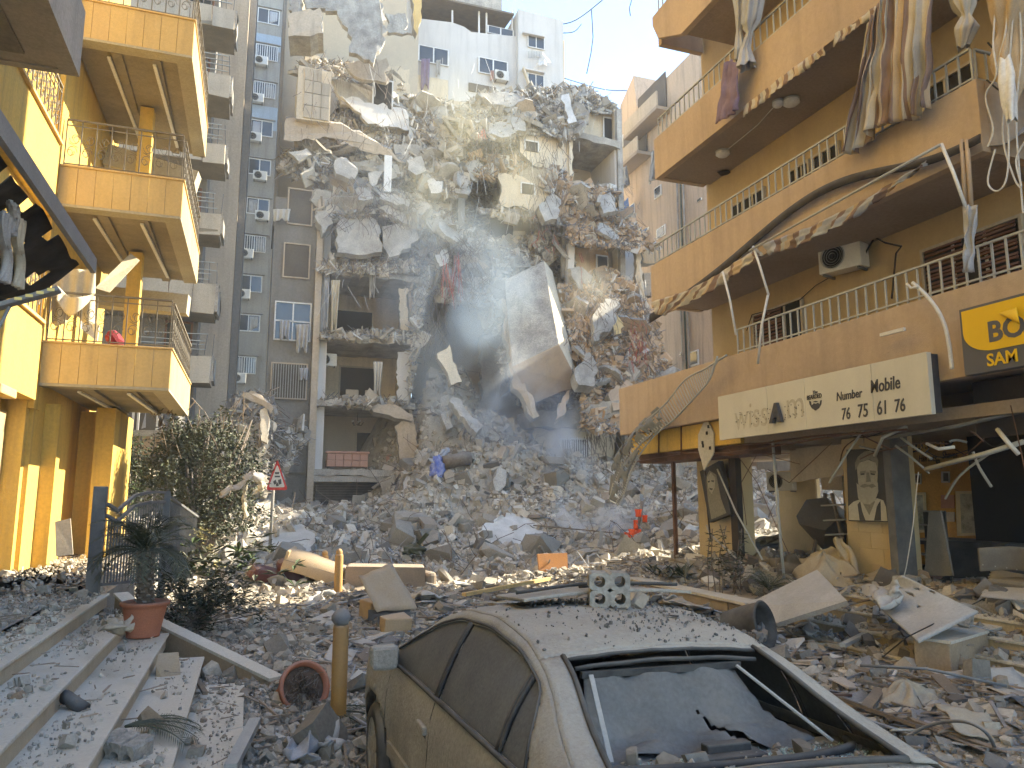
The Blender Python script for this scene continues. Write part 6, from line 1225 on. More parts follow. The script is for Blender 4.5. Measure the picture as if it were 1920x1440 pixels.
def heap(name, poly, ya, yb, label, dens=1., mats=('rubble', 'rubble_white', 'rubble_dark', 'wood_scrap', 'tin_scrap', 'rubble_bed'), big=.5, seed=1):
    us = [p[0] for p in poly]; vs = [p[1] for p in poly]; v0, v1 = min(vs), max(vs); st = 4
    U, V = np.meshgrid(np.arange(min(us) - 4, max(us) + 8, st), np.arange(v0 - 4, v1 + 8, st)); sh_ = U.shape
    u, v = U.ravel().astype(float), V.ravel().astype(float); ins = inpoly(u, v, poly); P_ = atn(u + RNG.uniform(-1.5, 1.5, len(u)), v + RNG.uniform(-1.5, 1.5, len(u)), face_y(u, v, ya, yb, v0, v1, seed))
    idx = np.arange(len(u)).reshape(sh_); I = ins.reshape(sh_); q = I[:-1, :-1] & I[1:, 1:] & I[1:, :-1] & I[:-1, 1:]
    a, b, c, d = idx[:-1, :-1][q], idx[:-1, 1:][q], idx[1:, 1:][q], idx[1:, :-1][q]; F_ = np.concatenate([np.stack([a, b, c], 1), np.stack([a, c, d], 1)])
    area = len(a) * st * st
    def samp(n):
        o = []; m_ = 0
        while m_ < n:
            uu = RNG.uniform(min(us), max(us), n * 3); vv = RNG.uniform(v0, v1, n * 3); k = inpoly(uu, vv, poly); o.append((uu[k], vv[k])); m_ += k.sum()
        uu = np.concatenate([x[0] for x in o])[:n]; vv = np.concatenate([x[1] for x in o])[:n]
        return atn(uu, vv, face_y(uu, vv, ya, yb, v0, v1, seed) - .04)
    def S1(n, lo, hi, mi, shapes=CH, flat=(.3, .9), tilt=1., p=2.): n = max(3, int(n * dens)); z = sized(n, lo, hi, p, flat); return (shapes, samp(n), z, tilt, mi)
    def St(n, mi, L=(.3, 1.5), w=.035, tilt=.5): n = int(n * dens); l = L[0] + (L[1] - L[0]) * RNG.uniform(0, 1, n) ** 2; return (BX, samp(n), np.stack([l, np.full(n, w), np.full(n, w)], 1), tilt, mi)
    A = area
    return masses(name, [S1(A * .24, .03, .2, 0), S1(A * .014, .22, big, 0), S1(A * .02, .05, .3, 1), S1(A * .012, .06, .3, 2), S1(A * .012, .25, 1.0, 0, BX, (.08, .25)), S1(A * .006, .25, .9, 1, BX, (.06, .2)), St(A * .02, 3), St(A * .05, 4, w=.025)],
        list(mats), label=label, cat='rubble', extra=[(P_, F_, 5)])
heap('backing_debris', [(560, 262), (620, 225), (640, 170), (700, 165), (770, 185), (880, 200), (1070, 262), (1070, 345), (1160, 365), (1200, 440), (1060, 540), (1100, 800), (1000, 790), (930, 700), (900, 545), (800, 520), (780, 480), (600, 480), (590, 340)], 38.2, 36.4, 'deeper debris seen between the broken floors of the ruin', dens=.3, seed=91)
HP = [('top_debris', [(875, 190), (905, 178), (960, 172), (1010, 166), (1060, 160), (1100, 165), (1135, 185), (1158, 205), (1125, 212), (1095, 200), (1080, 215), (1078, 262), (1040, 255), (980, 252), (940, 256), (900, 262), (880, 250), (850, 225)], 36, 34.2, 'debris crowning the broken top floors at the sky edge'),
      ('debris_tier', [(560, 120), (600, 110), (650, 122), (640, 138), (580, 138), (556, 140)], 35, 33.4, 'small heap of debris on top of the cream tiled wall block'),
      ('debris_tier', [(622, 118), (690, 128), (735, 150), (770, 185), (830, 190), (880, 215), (880, 262), (850, 300), (800, 262), (740, 235), (700, 200), (690, 168), (640, 150)], 37, 34.4, 'broken floor debris sloping from the tiled block toward the smoke'),
      ('debris_tier', [(625, 222), (690, 240), (770, 262), (860, 300), (880, 350), (850, 372), (790, 345), (740, 325), (700, 320), (650, 298), (600, 262)], 36, 33.8, 'debris tier under the cracked ochre wall band'),
      ('debris_tier', [(590, 380), (600, 340), (650, 330), (705, 350), (770, 365), (840, 395), (865, 440), (800, 430), (780, 418), (700, 402), (640, 408), (600, 420)], 35, 33.2, 'tangled debris tier above the two cracked hanging slabs'),
      ('debris_tier', [(528, 286), (560, 276), (600, 268), (620, 300), (610, 340), (560, 335), (525, 320)], 35, 33.8, 'debris with wires piled on the roof of the ruin wing'),
      ('debris_tier', [(770, 395), (830, 400), (880, 430), (930, 450), (1000, 440), (1060, 418), (1068, 470), (1020, 492), (945, 528), (942, 600), (958, 690), (940, 700), (925, 620), (880, 560), (850, 570), (800, 540), (790, 480), (815, 455)], 35.5, 33, 'central chute of debris beside the huge tipped concrete box'),
      ('debris_tier', [(870, 300), (930, 290), (990, 292), (1060, 322), (1072, 345), (1150, 352), (1160, 368), (1060, 378), (1000, 335), (930, 335), (880, 330)], 35.2, 33.8, 'sagging floor edge debris under the cream wall with the small window'),
      ('debris_tier', [(900, 395), (935, 388), (1000, 395), (1040, 408), (1060, 425), (1000, 412), (940, 410)], 34.8, 33.8, 'thin floor edge of debris over the smoky rooms'),
      ('debris_tier', [(1060, 350), (1110, 348), (1160, 378), (1200, 430), (1240, 466), (1190, 468), (1120, 462), (1070, 458), (1062, 420), (1045, 380)], 35.4, 33.2, 'steep fan of flaky debris above the torn ochre room'),
      ('debris_tier', [(1075, 520), (1130, 508), (1200, 528), (1205, 545), (1180, 552), (1130, 535), (1090, 530)], 34.6, 33.6, 'debris lying on the floor of the torn ochre room'),
      ('lower_debris', [(1050, 535), (1100, 530), (1150, 548), (1200, 560), (1225, 600), (1250, 680), (1268, 712), (1235, 748), (1165, 762), (1150, 815), (1090, 800), (1092, 725), (1065, 620)], 34, 29.8, 'warm coloured debris cascade between the tipped box and the tan parapet'),
      ('debris_tier', [(600, 492), (640, 482), (700, 478), (780, 492), (790, 505), (750, 512), (600, 508)], 34.2, 33.6, 'shredded debris along the ceiling edge of the third floor room'),
      ('debris_tier', [(600, 622), (640, 624), (700, 618), (785, 622), (792, 636), (600, 634)], 34.2, 33.7, 'plaster crumbs on the floor edge of the third floor room'),
      ('debris_tier', [(600, 748), (660, 744), (740, 748), (770, 760), (700, 758), (600, 756)], 34.2, 33.7, 'plaster crumbs on the floor edge of the second floor room'),
      ('debris_tier', [(785, 430), (796, 430), (800, 520), (792, 600), (775, 700), (765, 760), (772, 640), (780, 540)], 34.3, 33.6, 'ragged broken floor ends down the side of the opened rooms'),
      ('debris_tier', [(505, 870), (520, 810), (560, 790), (572, 815), (545, 870), (520, 900)], 33.5, 31.5, 'debris spilled through the broken wall under the barred window')]
for i, h in enumerate(HP):
    nm, poly, ya, yb, l = h; heap(nm, poly, ya, yb, l, mats=('rubble_warm' if i in (11, 9, 10, 7) else 'rubble', 'rubble_white', 'rubble_dark', 'wood_scrap', 'tin_scrap', 'rubble_bed'), seed=i * 3 + 1, dens=1.1)  # sunlit right tiers: sun warmth painted in with the warmer rubble

# larger fragments of floor slab lying and hanging in the tiers
FRW = ['top heap', 'tiled block heap', 'slope beside the tiled block', 'tier under the cracked wall band', 'tier above the two cracked slabs', 'ruin wing roof', 'central chute', 'tier under the cream wall', 'thin smoky tier', 'steep flaky fan', 'torn ochre room floor', 'warm lower cascade', 'third floor ceiling edge']
for i, cnt in ((0, 9), (2, 10), (3, 10), (4, 9), (6, 14), (7, 6), (9, 10), (11, 14), (5, 3), (10, 3)):
    nm, poly, ya, yb, l = HP[i]; us = [p[0] for p in poly]; vs = [p[1] for p in poly]; n_ = 0
    while n_ < cnt:
        u, v = R_(min(us), max(us)), R_(min(vs), max(vs))
        if not inpoly(np.array([u]), np.array([v]), poly)[0]: continue
        n_ += 1; yy = ya + (yb - ya) * (v - min(vs)) / (max(vs) - min(vs)); c = at(u, v, y=yy - .25); w, h = R_(.5, 1.35), R_(.35, .85)
        M = Euler((R_(-1.2, 1.0), R_(-.6, .6), R_(-.7, .7))).to_matrix(); out = []
        for k in range(7): a_ = k / 7 * 6.283 + R_(-.3, .3); out.append(Vector((cos(a_) * w * R_(.75, 1.1), 0, sin(a_) * h * R_(.75, 1.1))))
        Q = [c + M @ q for q in jag(out, .06, .18)]; big_ = 'large' if w > .95 else 'small'; fm = 'squarish' if h / w > .7 else 'elongated'
        mt = rnd.choice(['concrete', 'concrete_pale', 'concrete', 'rubble_warm' if i in (9, 10, 11) else 'beige_wall']); cl = {'concrete': 'grey', 'concrete_pale': 'pale grey', 'rubble_warm': 'tan', 'beige_wall': 'beige'}[mt]
        g = G(); g.plate(Q, M @ Vector((0, R_(.14, .26), 0)), 0, 1); g.build('slab_fragment', [mt, 'concrete'], None, f'{big_} {fm} {cl} slab fragment in the {FRW[i]}', 'slab', f'{big_} {fm} {cl} slab fragments in the {FRW[i]}')

# hanging reinforcement, wires and cables
def tangle(name, m, spec, label, r=.014, n5=4, kind='stuff'):
    g = G()
    for (u0, v0, u1, v1, y, n, lo, hi, sp_) in spec:
        for _ in range(n):
            u = R_(u0, u1); v = R_(v0, v1); p = at(u, v, y=y - R_(0, .6)); L_ = R_(lo, hi); dx = R_(-sp_, sp_) * 1.5; dy = R_(-.5, .2)
            pts = [p]; q = p.copy(); d = Vector((dx, dy, -1)).normalized()
            for k in range(n5): d = (d + Vector((R_(-.5, .5), R_(-.3, .3), R_(-.5, .3))) * .8 * sp_).normalized(); q = q + d * (L_ * .62 / n5); pts.append(q.copy())
            g.tube(pts, r * R_(.7, 1.2), 3, cap=False)
    return g.build(name, m, None, label, 'wire', kind=kind)
tangle('hanging_rebar', 'rebar', [(620, 330, 780, 420, 33.4, 130, .4, 1.6, .8), (780, 430, 930, 560, 33.2, 170, .6, 2.2, .7), (790, 560, 840, 640, 33.6, 60, .8, 2, .5), (560, 100, 760, 260, 33.6, 90, .4, 1.6, .5), (880, 250, 1070, 300, 33.8, 90, .4, 1.8, .4), (990, 320, 1060, 420, 33.6, 80, .8, 2.4, .3), (1070, 540, 1230, 720, 31, 190, .4, 1.6, 1.), (1080, 340, 1200, 460, 33.4, 90, .3, 1.2, 1.), (600, 480, 790, 500, 33.5, 50, .3, 1., .5), (860, 780, 940, 860, 31, 20, .5, 1.4, 1.), (1095, 795, 1150, 830, 31, 50, .6, 2, .35), (500, 740, 520, 860, 32, 60, .6, 2, 1.)], 'bent reinforcement bars hanging from the broken floors')
tangle('hanging_wire', 'wire_white', [(620, 100, 1150, 270, 33.5, 35, .6, 2.2, .25), (860, 270, 1060, 400, 33.5, 30, .6, 2.4, .2), (600, 380, 900, 560, 33.2, 30, .5, 2, .5), (1080, 520, 1220, 600, 33, 25, .4, 1.6, .5)], 'pale loose wires dangling all over the ruin face', r=.01)
tangle('hanging_cable', 'wire_red', [(830, 470, 862, 520, 33, 20, .6, 3.4, .2), (1085, 470, 1090, 520, 34, 5, .5, 1.5, .3), (1180, 600, 1210, 680, 31.4, 50, .3, 1.2, .8), (1000, 400, 1060, 470, 33.6, 12, .4, 1, .7), (890, 240, 910, 260, 33.8, 6, .4, 1, .3)], 'red electric cables hanging from the broken floors', r=.014)
g = G()
for _ in range(420):
    x, y = R_(-2, 20), R_(19, 34); z = mh(x, y); d = Vector((R_(-1, 1), R_(-1, 1), R_(.0, .8))).normalized(); q = Vector((x, y, z)); pts = [q.copy()]
    for k in range(4): d = (d + Vector((R_(-.5, .5), R_(-.5, .5), R_(-.4, .2)))).normalized(); q = q + d * R_(.1, .5); pts.append(q.copy())
    g.tube(pts, .012, 3, cap=False)
g.build('bent_rebar', 'rebar', None, 'bent reinforcement bars sticking out of the rubble mound', 'rebar', kind='stuff')
# ---------------------------------------------------------------- the dust covered car
mat('car_dust', (.37, .345, .3), (.28, .262, .228), s=2.4, rough=.75, bump=.6, bs=45, fine=.45, dust=.8, dustc=(.42, .395, .34), streak=.25)
mat('car_glass', (.1, .107, .113), (.15, .155, .158), s=3, rough=.7, bump=.05, bs=60, spec=.2, fine=.4, dust=.2, dustc=(.16, .16, .16))
mat('car_trim', (.03, .03, .032), (.08, .078, .074), s=6, rough=.7, bump=.1, dust=.5, dustc=(.2, .19, .17)); mat('shade_mesh', (.16, .17, .18), (.24, .245, .245), s=2.2, rough=.95, bump=.8, bs=240, fine=.3, dust=.25)
mat('shelf_cloth', (.17, .18, .185), (.22, .225, .22), s=3, rough=.95, bump=.2, dust=.6); mat('glass_crumb', (.4, .55, .52), (.5, .62, .6), s=8, rough=.2, bump=0, tint=.4, yel=.01, fine=0)
mat('tyre', (.03, .03, .03), (.1, .095, .09), s=5, rough=.9, bump=.3, dust=.6)
CAR = thing('parked_car', (1.985, 4.47, .1), 'dust coated saloon car with blown out rear window and a hollow block on its roof', 'car')
def C(x, y, z):
    h = .0305; a = x * 1.07; b = y * .99
    return Vector((1.985 + a * cos(h) - b * sin(h), 4.474 + a * sin(h) + b * cos(h), .135 + 1.04 * z - .03 * x))
def lin(t, tb):
    if t <= tb[0][0]: return tb[0][1]
    for (a, x), (b, y) in zip(tb, tb[1:]):
        if t <= b: k = (t - a) / (b - a); return x + (y - x) * k
    return tb[-1][1]
def sm(t, tb):
    'smooth table look-up'
    e = .07; return (lin(t - e, tb) + lin(t - e / 2, tb) + lin(t, tb) + lin(t + e / 2, tb) + lin(t + e, tb)) / 5
HW = [(-2.42, .62), (-2.3, .77), (-2.0, .85), (-1.4, .885), (0, .9), (1.0, .9), (1.3, .955), (1.7, .95), (2.0, .9), (2.2, .8), (2.35, .6)]
TOP = [(-2.42, .86), (-2.2, .97), (-1.7, 1.0), (1.2, .96), (1.7, .9), (2.2, .76), (2.35, .6)]
RX = [(-1.85, .80), (-1.45, .725), (-1.15, .65), (-.8, .61), (-.3, .60), (.2, .62), (.5, .675), (.9, .77), (1.25, .845)]
RZ = [(-1.85, .985), (-1.45, 1.12), (-1.15, 1.265), (-.8, 1.37), (-.3, 1.415), (.2, 1.39), (.5, 1.31), (.9, 1.13), (1.25, .965)]
def prof(y):
    w = sm(y, HW); t = sm(y, TOP); b = min(.93, t - .04)
    return [(w * .9, .2), (w * .96, .3), (w * .99, .42), (w, .58), (w * .995, .7), (w * .985, .8), (w * .965, .88), (w * .945, b + .01)], t
def shell(sg):
    g = G(); ny = 120; cols = []
    ys = [-2.42 + 4.77 * i / ny for i in range(ny + 1)]
    for y in ys:
        p, t = prof(y); q = []
        for a, b in zip(p, p[1:]):
            for k in range(3): f = k / 3; q.append((a[0] + (b[0] - a[0]) * f, a[1] + (b[1] - a[1]) * f))
        q.append(p[-1]); w = p[-1][0]
        q += [(w * .93, t + .005), (w * .7, t + .018), (w * .35, t + .028), (0, t + .032)]; cols.append(q)
    n = len(cols[0]); vs = [C(sg * x, y, z) for y, q in zip(ys, cols) for x, z in q]; fs = []
    for i in range(ny):
        yc = (ys[i] + ys[i + 1]) / 2
        for j in range(n - 1):
            x, z = cols[i][j]
            if j >= n - 4 and -1.72 < yc < 1.22: continue
            if j < n - 5 and min((yc - 1.42) ** 2, (yc + 1.32) ** 2) + (z - .33) ** 2 < .355 ** 2: continue
            fs.append((i * n + j, i * n + j + 1, (i + 1) * n + j + 1, (i + 1) * n + j))
    g.add(vs, fs, 0, True); return g
g = shell(-1); h = shell(1); g.add(h.v, h.f, 0, True)
def side(sg, y, t, o=0):
    bx, bz = prof(y)[0][-1]; rx, rz = sm(y, RX), sm(y, RZ); k = .022 * sin(t * pi)
    return C(sg * (bx + (rx - bx) * t + k + o), y, bz + (rz - bz) * t + .01)
def win_top(y): return .9 if y > -1.1 else .9 - ((-1.1 - y) / .24) ** 2 * .75
for sg in (-1, 1):
    ny, nt = 96, 16; ys = [-1.85 + 3.1 * i / ny for i in range(ny + 1)]; vs = [side(sg, y, j / nt) for y in ys for j in range(nt + 1)]; fs = []
    for i in range(ny):
        yc = (ys[i] + ys[i + 1]) / 2
        for j in range(nt):
            tc = (j + .5) / nt
            if -1.34 < yc < 1.12 and tc < win_top(yc) and tc > .02: continue
            fs.append((i * (nt + 1) + j, i * (nt + 1) + j + 1, (i + 1) * (nt + 1) + j + 1, (i + 1) * (nt + 1) + j))
    g.add(vs, fs, 0, True)
# roof skin, crowned, with the sunroof opening
def roof(s, y, dz=0): rx, rz = sm(y, RX), sm(y, RZ); x = rx * (2 * s - 1); return C(x, y, rz + .012 + .045 * (1 - (2 * s - 1) ** 2) ** .8 - .0 + dz)
nx, ny = 40, 44; ys = [-.99 + 1.27 * i / ny for i in range(ny + 1)]; vs = [roof(i / nx, y, -.018 * exp(-((i / nx - .72) ** 2 * 60 + (y + .45) ** 2 * 30))) for y in ys for i in range(nx + 1)]; fs = []
for j in range(ny):
    for i in range(nx):
        if -.12 + .0 < ys[j] < .16 and .22 < (i + .5) / nx < .78: continue
        fs.append((j * (nx + 1) + i, j * (nx + 1) + i + 1, (j + 1) * (nx + 1) + i + 1, (j + 1) * (nx + 1) + i))
g.add(vs, fs, 0, True)
# strips that frame the rear window
for s0, s1 in ((0, .085), (.915, 1)):
    g.grid(lambda s, t: roof(s0 + (s1 - s0) * s, -.98 - .87 * t), 4, 18)
g.grid(lambda s, t: roof(s, -.975 - .045 * t, -.004 * t), 30, 2)
for i_, p_ in enumerate(g.v):                          # shallow dents from falling stones
    q_ = Vector(p_); g.v[i_] = tuple(q_ + Vector((0, 0, -.012)) * max(0, noise.noise(q_ * 3.1)) + Vector((.008, 0, -.006)) * max(0, noise.noise(q_ * 7.3 + Vector((5, 0, 0)))))
body = g.build('body', 'car_dust', CAR, fix=True, solid=.006)
G().grid(lambda s, t: roof(.04 + .92 * s, .27 + .92 * t, -.005), 16, 12).build('windscreen', 'car_glass', CAR)
# inside: dark floor, seats
g = G(); V8 = [C(x, y, z) for x in (-.82, .82) for y in (-1.75, 1.2) for z in (.3, .62)]; g.add([C(-.83, -1.75, .45), C(.83, -1.75, .45), C(.83, 1.2, .45), C(-.83, 1.2, .45)], [(0, 1, 2, 3)]); g.add([C(-.85, 1.2, .3), C(.85, 1.2, .3), C(.85, 1.2, .96), C(-.85, 1.2, .96)], [(0, 1, 2, 3)])
for sg in (-1, 1): g.add([C(sg * .8, -1.7, .4), C(sg * .8, 1.2, .4), C(sg * .8, 1.2, .93), C(sg * .8, -1.7, .93)], [(0, 1, 2, 3)])
g.build('interior_lining', 'car_trim', CAR)
def cbox(name, x0, x1, y0, y1, z0, z1, m, bev=.02, parent=CAR):
    g = G(); vs = [C(x, y, z) for x in (x0, x1) for y in (y0, y1) for z in (z0, z1)]; g.add(vs, [(0, 1, 3, 2), (4, 6, 7, 5), (0, 4, 5, 1), (2, 3, 7, 6), (0, 2, 6, 4), (1, 5, 7, 3)]); return g.build(name, m, parent, bevel=bev)
cbox('rear_seat', -.66, .66, -1.3, -1.1, .5, 1.0, 'car_trim', .05)
for sg in (-.36, .36): cbox('front_seat', sg - .25, sg + .25, -.1, .08, .5, 1.12, 'car_trim', .05)
for sg in (-1, 1):
    for y0, y1, nm in ((.045, 1.1, 'front'), (-.99, -.02, 'rear'), (-1.33, -1.04, 'quarter')):
        ny = 20; nt = 8; g = G(); vs = []
        for i in range(ny + 1):
            y = y0 + (y1 - y0) * i / ny; top = max(.03, win_top(y) - .01)
            for j in range(nt + 1): vs.append(side(sg, y, .015 + (top - .015) * j / nt, -.014))
        g.add(vs, [(i * (nt + 1) + j, i * (nt + 1) + j + 1, (i + 1) * (nt + 1) + j + 1, (i + 1) * (nt + 1) + j) for i in range(ny) for j in range(nt)], 0, True); g.build('side_window', 'car_glass', CAR)
    g = G()
    for y in (.03, -.005, -1.0, -1.03): g.tube([side(sg, y, t / 6, -.002) for t in range(6)] + [side(sg, y, min(.9, win_top(y)), -.002)], .012, 6)
    g.tube([side(sg, y, win_top(y) if y > -1.34 else .02, .003) for y in [1.1 - k * .061 for k in range(41)]], .009, 6)
    g.tube([side(sg, y, 0.01, .008) for y in [1.14 - k * .2 for k in range(13)] + [-1.35]], .014, 6); g.build('window_trim', 'car_trim', CAR)
def skin(sg, y, z, o=.002):
    p, t = prof(y)
    for (xa_, za_), (xb_, zb_) in zip(p, p[1:]):
        if za_ <= z <= zb_: return C(sg * (xa_ + (xb_ - xa_) * (z - za_) / (zb_ - za_) + o), y, z)
    return C(sg * (p[-1][0] + o), y, z)
g = G()
for sg in (-1, 1):
    g.tube([skin(sg, .02 - .03 * k / 8 + (.02 if k > 6 else 0), .28 + .65 * k / 8, -.001) for k in range(9)], .006, 5)
    g.tube([skin(sg, -1.05 - .28 * min(1, max(0, (k - 2) / 6)), .28 + .65 * k / 8, -.001) for k in range(9)], .006, 5); g.tube([skin(sg, 1.12 - .03 * k / 8, .28 + .65 * k / 8, -.001) for k in range(9)], .006, 5)
g.build('door_seam', 'car_trim', CAR)
g = G()
for sg in (-1, 1):
    for k in range(30): g.beam(skin(sg, 1.02 - 2.0 * k / 30, .42, .012), skin(sg, 1.02 - 2.0 * (k + 1) / 30, .42, .012), .02, .09)
g.build('side_moulding', 'car_dust', CAR)
for sg in (-1, 1):
    for y in (.2, -.86): a = skin(sg, y, .78, .016); b = skin(sg, y - .17, .775, .016); g = G(); g.beam(a, b, .03, .05); g.build('door_handle', 'car_dust', CAR, bevel=.01); g = G(); g.beam(skin(sg, y - .02, .755, .0), skin(sg, y - .15, .75, .0), .012, .04); g.build('handle_recess', 'car_trim', CAR)
    p = skin(sg, .98, .95, .1); g = G(); g.box(p + Vector((0, .03, .05)), (.2, .11, .15), jit=.012); mi_ = g.build('mirror', 'car_dust', CAR, bevel=.035); g = G(); g.box(p + Vector((0, -.03, .05)), (.16, .008, .12)); g.build('mirror_glass', 'car_dust', mi_)
    g = G(); M_ = Matrix.Rotation(pi / 2, 3, 'Y'); c = skin(sg, 1.33, .74, .004); g.lathe(c, [(.001, .012), (.02, .01), (.026, 0)], 10, M=M_ if sg > 0 else Matrix.Rotation(-pi / 2, 3, 'Y')); g.build('side_repeater', 'car_dust', CAR)
for sg in (-1, 1):
    for y in (1.42, -1.32):
        c = C(sg * (.86 if y > 0 else .8), y, .30); g = G(); M_ = Matrix.Rotation(sg * pi / 2, 3, 'Y')
        g.lathe(c, [(.2, -.09), (.3, -.09), (.335, -.05), (.34, 0), (.335, .05), (.3, .085), (.225, .09), (.22, .06)], 36, M=M_); wh = g.build('tyre', 'tyre', CAR)
        g = G(); g.lathe(c, [(.225, .07), (.222, .085), (.2, .08), (.19, .03)], 36, M=M_); g.lathe(c, [(.001, .075), (.05, .075), (.06, .05)], 16, M=M_)
        for k in range(5):
            a_ = k * 2 * pi / 5 + .3; d = M_ @ Vector((cos(a_), sin(a_), 0)); n_ = M_ @ Vector((0, 0, 1)); g.beam(c + d * .04 + n_ * .06, c + d * .2 + n_ * .065, .03, .085, roll=0)
        g.build('rim', 'car_dust', wh); g = G(); g.lathe(c, [(.001, .02), (.2, .02)], 24, M=M_); g.build('brake_disc', 'car_trim', wh)
    for y in (1.42, -1.32): g = G(); c = C(sg * .66, y, .33); g.lathe(c, [(.001, 0), (.37, 0), (.38, .2)], 30, M=Matrix.Rotation(sg * pi / 2, 3, 'Y')); g.build('wheel_arch', 'black', CAR)
# rear window opening: seals, sun blind, arms, parcel shelf
ring = [roof(.09, -1.0 - .83 * k / 10, .004) for k in range(11)]; ring2 = [roof(.91, -1.83 + .83 * k / 10, .004) for k in range(11)]
g = G(); g.tube(ring, .014, 6); g.tube(ring2, .014, 6); g.tube([roof(.09 + .82 * k / 12, -1.83, .004) for k in range(13)], .016, 6); g.tube([roof(.09 + .82 * k / 14, -1.02, -.006 + .002 * sin(k * 2.3)) for k in range(15)], .01, 6); g.tube([roof(.12 + .76 * k / 14, -1.06, -.03 + .002 * sin(k * 1.3)) for k in range(15)], .012, 6); g.build('window_seal', 'car_trim', CAR)
def blind(s, t):
    a = roof(.15 + .63 * s, -1.07, -.07); b = C(-.6 + 1.02 * s + .1 * s * t, -1.43, 1.0)
    p = a.lerp(b, t); return p + Vector((0, 0, -.06 * sin(t * pi) * (1 + .5 * sin(s * 5)) + .016 * sin(s * 17 + t * 3) + .03 * noise.noise(Vector((s * 5, t * 3, 2))) + .02 * noise.noise(Vector((s * 9 - t * 7, t * 6, 4)))))
vs = []; fs = []; nu, nv = 60, 26
for j in range(nv + 1):
    for i in range(nu + 1): vs.append(blind(i / nu, j / nv))
for j in range(nv):
    for i in range(nu):
        s, t = (i + .5) / nu, (j + .5) / nv
        if abs(s - (.62 + .12 * (t - .3))) < .012 * max(0, (t - .3)) * 4: continue
        if t > .93 and .2 < s < .5: continue
        fs.append((j * (nu + 1) + i, j * (nu + 1) + i + 1, (j + 1) * (nu + 1) + i + 1, (j + 1) * (nu + 1) + i))
G().add(vs, fs, 0, True).build('sun_blind', 'shade_mesh', CAR, solid=.004)
g = G(); g.beam(roof(.14, -1.07, -.055), roof(.8, -1.07, -.055), .03, .03); g.build('blind_roller', 'car_trim', CAR)
g = G(); g.beam(roof(.17, -1.1, -.045), C(-.52, -1.48, 1.02), .022, .008); g.build('blind_arm', 'rail_grey', CAR); g = G(); g.beam(roof(.77, -1.1, -.045), C(.56, -1.5, 1.02), .022, .008); g.build('blind_arm', 'rail_grey', CAR)
cbox('parcel_shelf', -.74, .74, -2.0, -1.3, .93, .985, 'shelf_cloth', .02); g = G(); g.tube(smooth([C(-.68, -1.5, 1.005), C(-.2, -1.6, 1.01), (C(.3, -1.62, 1.01)), C(.6, -1.56, 1.01), C(.68, -1.44, 1.005)]), .02, 6); g.build('shelf_beading', 'car_trim', CAR)
g = G(); g.tube(smooth([C(-.62, -1.72, 1.0), C(0, -1.8, 1.0), C(.6, -1.72, 1.0)]), .02, 6); g.build('shelf_beading', 'car_trim', CAR)
cbox('brake_lamp', -.06, .16, -1.46, -1.4, 1.0, 1.04, 'car_trim', .008); cbox('brake_lamp_cover', -.11, .2, -1.52, -1.4, .985, 1.006, 'car_trim', .008)
# lifted sunroof panel and dark opening
g = G(); g.grid(lambda s, t: roof(.2 + .6 * s, -.14 + .32 * t, -.05), 4, 4); g.build('sunroof_well', 'black', CAR)
g = G(); g.grid(lambda s, t: C(-.42 + 1.08 * s, -.22 + .5 * t, 1.50 + .03 * s - .035 * t + .03 * sin(pi * s)), 16, 10); sp_ = g.build('sunroof_panel', 'car_dust', CAR, solid=.02, bevel=.006)
g = G(); g.tube(smooth([C(-.42, -.1, 1.53), C(.1, -.02, 1.57), C(.66, -.05, 1.56)]), .012, 6); g.tube([C(-.36, -.2, 1.49), C(-.36, .05, 1.44)], .014, 6); g.tube([C(.05, .08, 1.54), C(.5, .12, 1.55)], .01, 6); g.build('sunroof_rail', 'car_trim', CAR)
g = G(); g.grid(lambda s, t: roof(.72 + .08 * s + .02 * t, -.52 - .05 * t * sin(pi * s) , .002), 8, 3); g.build('roof_tear', 'black', CAR)
def pebbles(name, n, f, lo, hi, m, label, cat='rubble', flat=(.3, .9), parent=None):
    pts = np.array([tuple(f()) for _ in range(n)]); z = sized(n, lo, hi, 1.6, flat); pts[:, 2] += z[:, 2] * .25
    return masses(name, [(CH, pts, z, 1., 0)], [m], label=label, cat=cat)
pebbles('roof_grit', 900, lambda: roof(min(.98, max(.03, rnd.gauss(.6, .24))), R_(-.98, .2), .006), .003, .022, 'rubble_dark', 'dark grit scattered over the dusty car roof')
pebbles('shelf_rubble', 420, lambda: C(R_(-.68, .68), R_(-1.9, -1.4), .988), .008, .05, 'rubble', 'small stones heaped on the parcel shelf of the car')
pebbles('glass_crumbs', 2600, lambda: C(R_(-.7, .7), R_(-1.92, -1.42), .986), .004, .016, 'glass_crumb', 'greenish crumbs of shattered safety glass on the car parcel shelf', 'broken glass')
for k, (x, y, s, l) in enumerate(((-.42, -1.47, .1, 'pale square stone on the shelf next to the blind arm'), (-.27, -1.5, .09, 'cream broken stone second in the row on the car shelf'), (-.13, -1.48, .11, 'flat pale stone third in the row on the car shelf'), (.36, -1.55, .11, 'cream rock lying on the shelf beside the brake lamp'), (.3, -1.87, .06, 'small stone at the shelf edge of the car'))):
    g = G(); g.chunk(C(x, y, 1.0), (s * 1.2, s * .8, s * .5)); g.build('stone', 'rubble', None, l, 'stone')

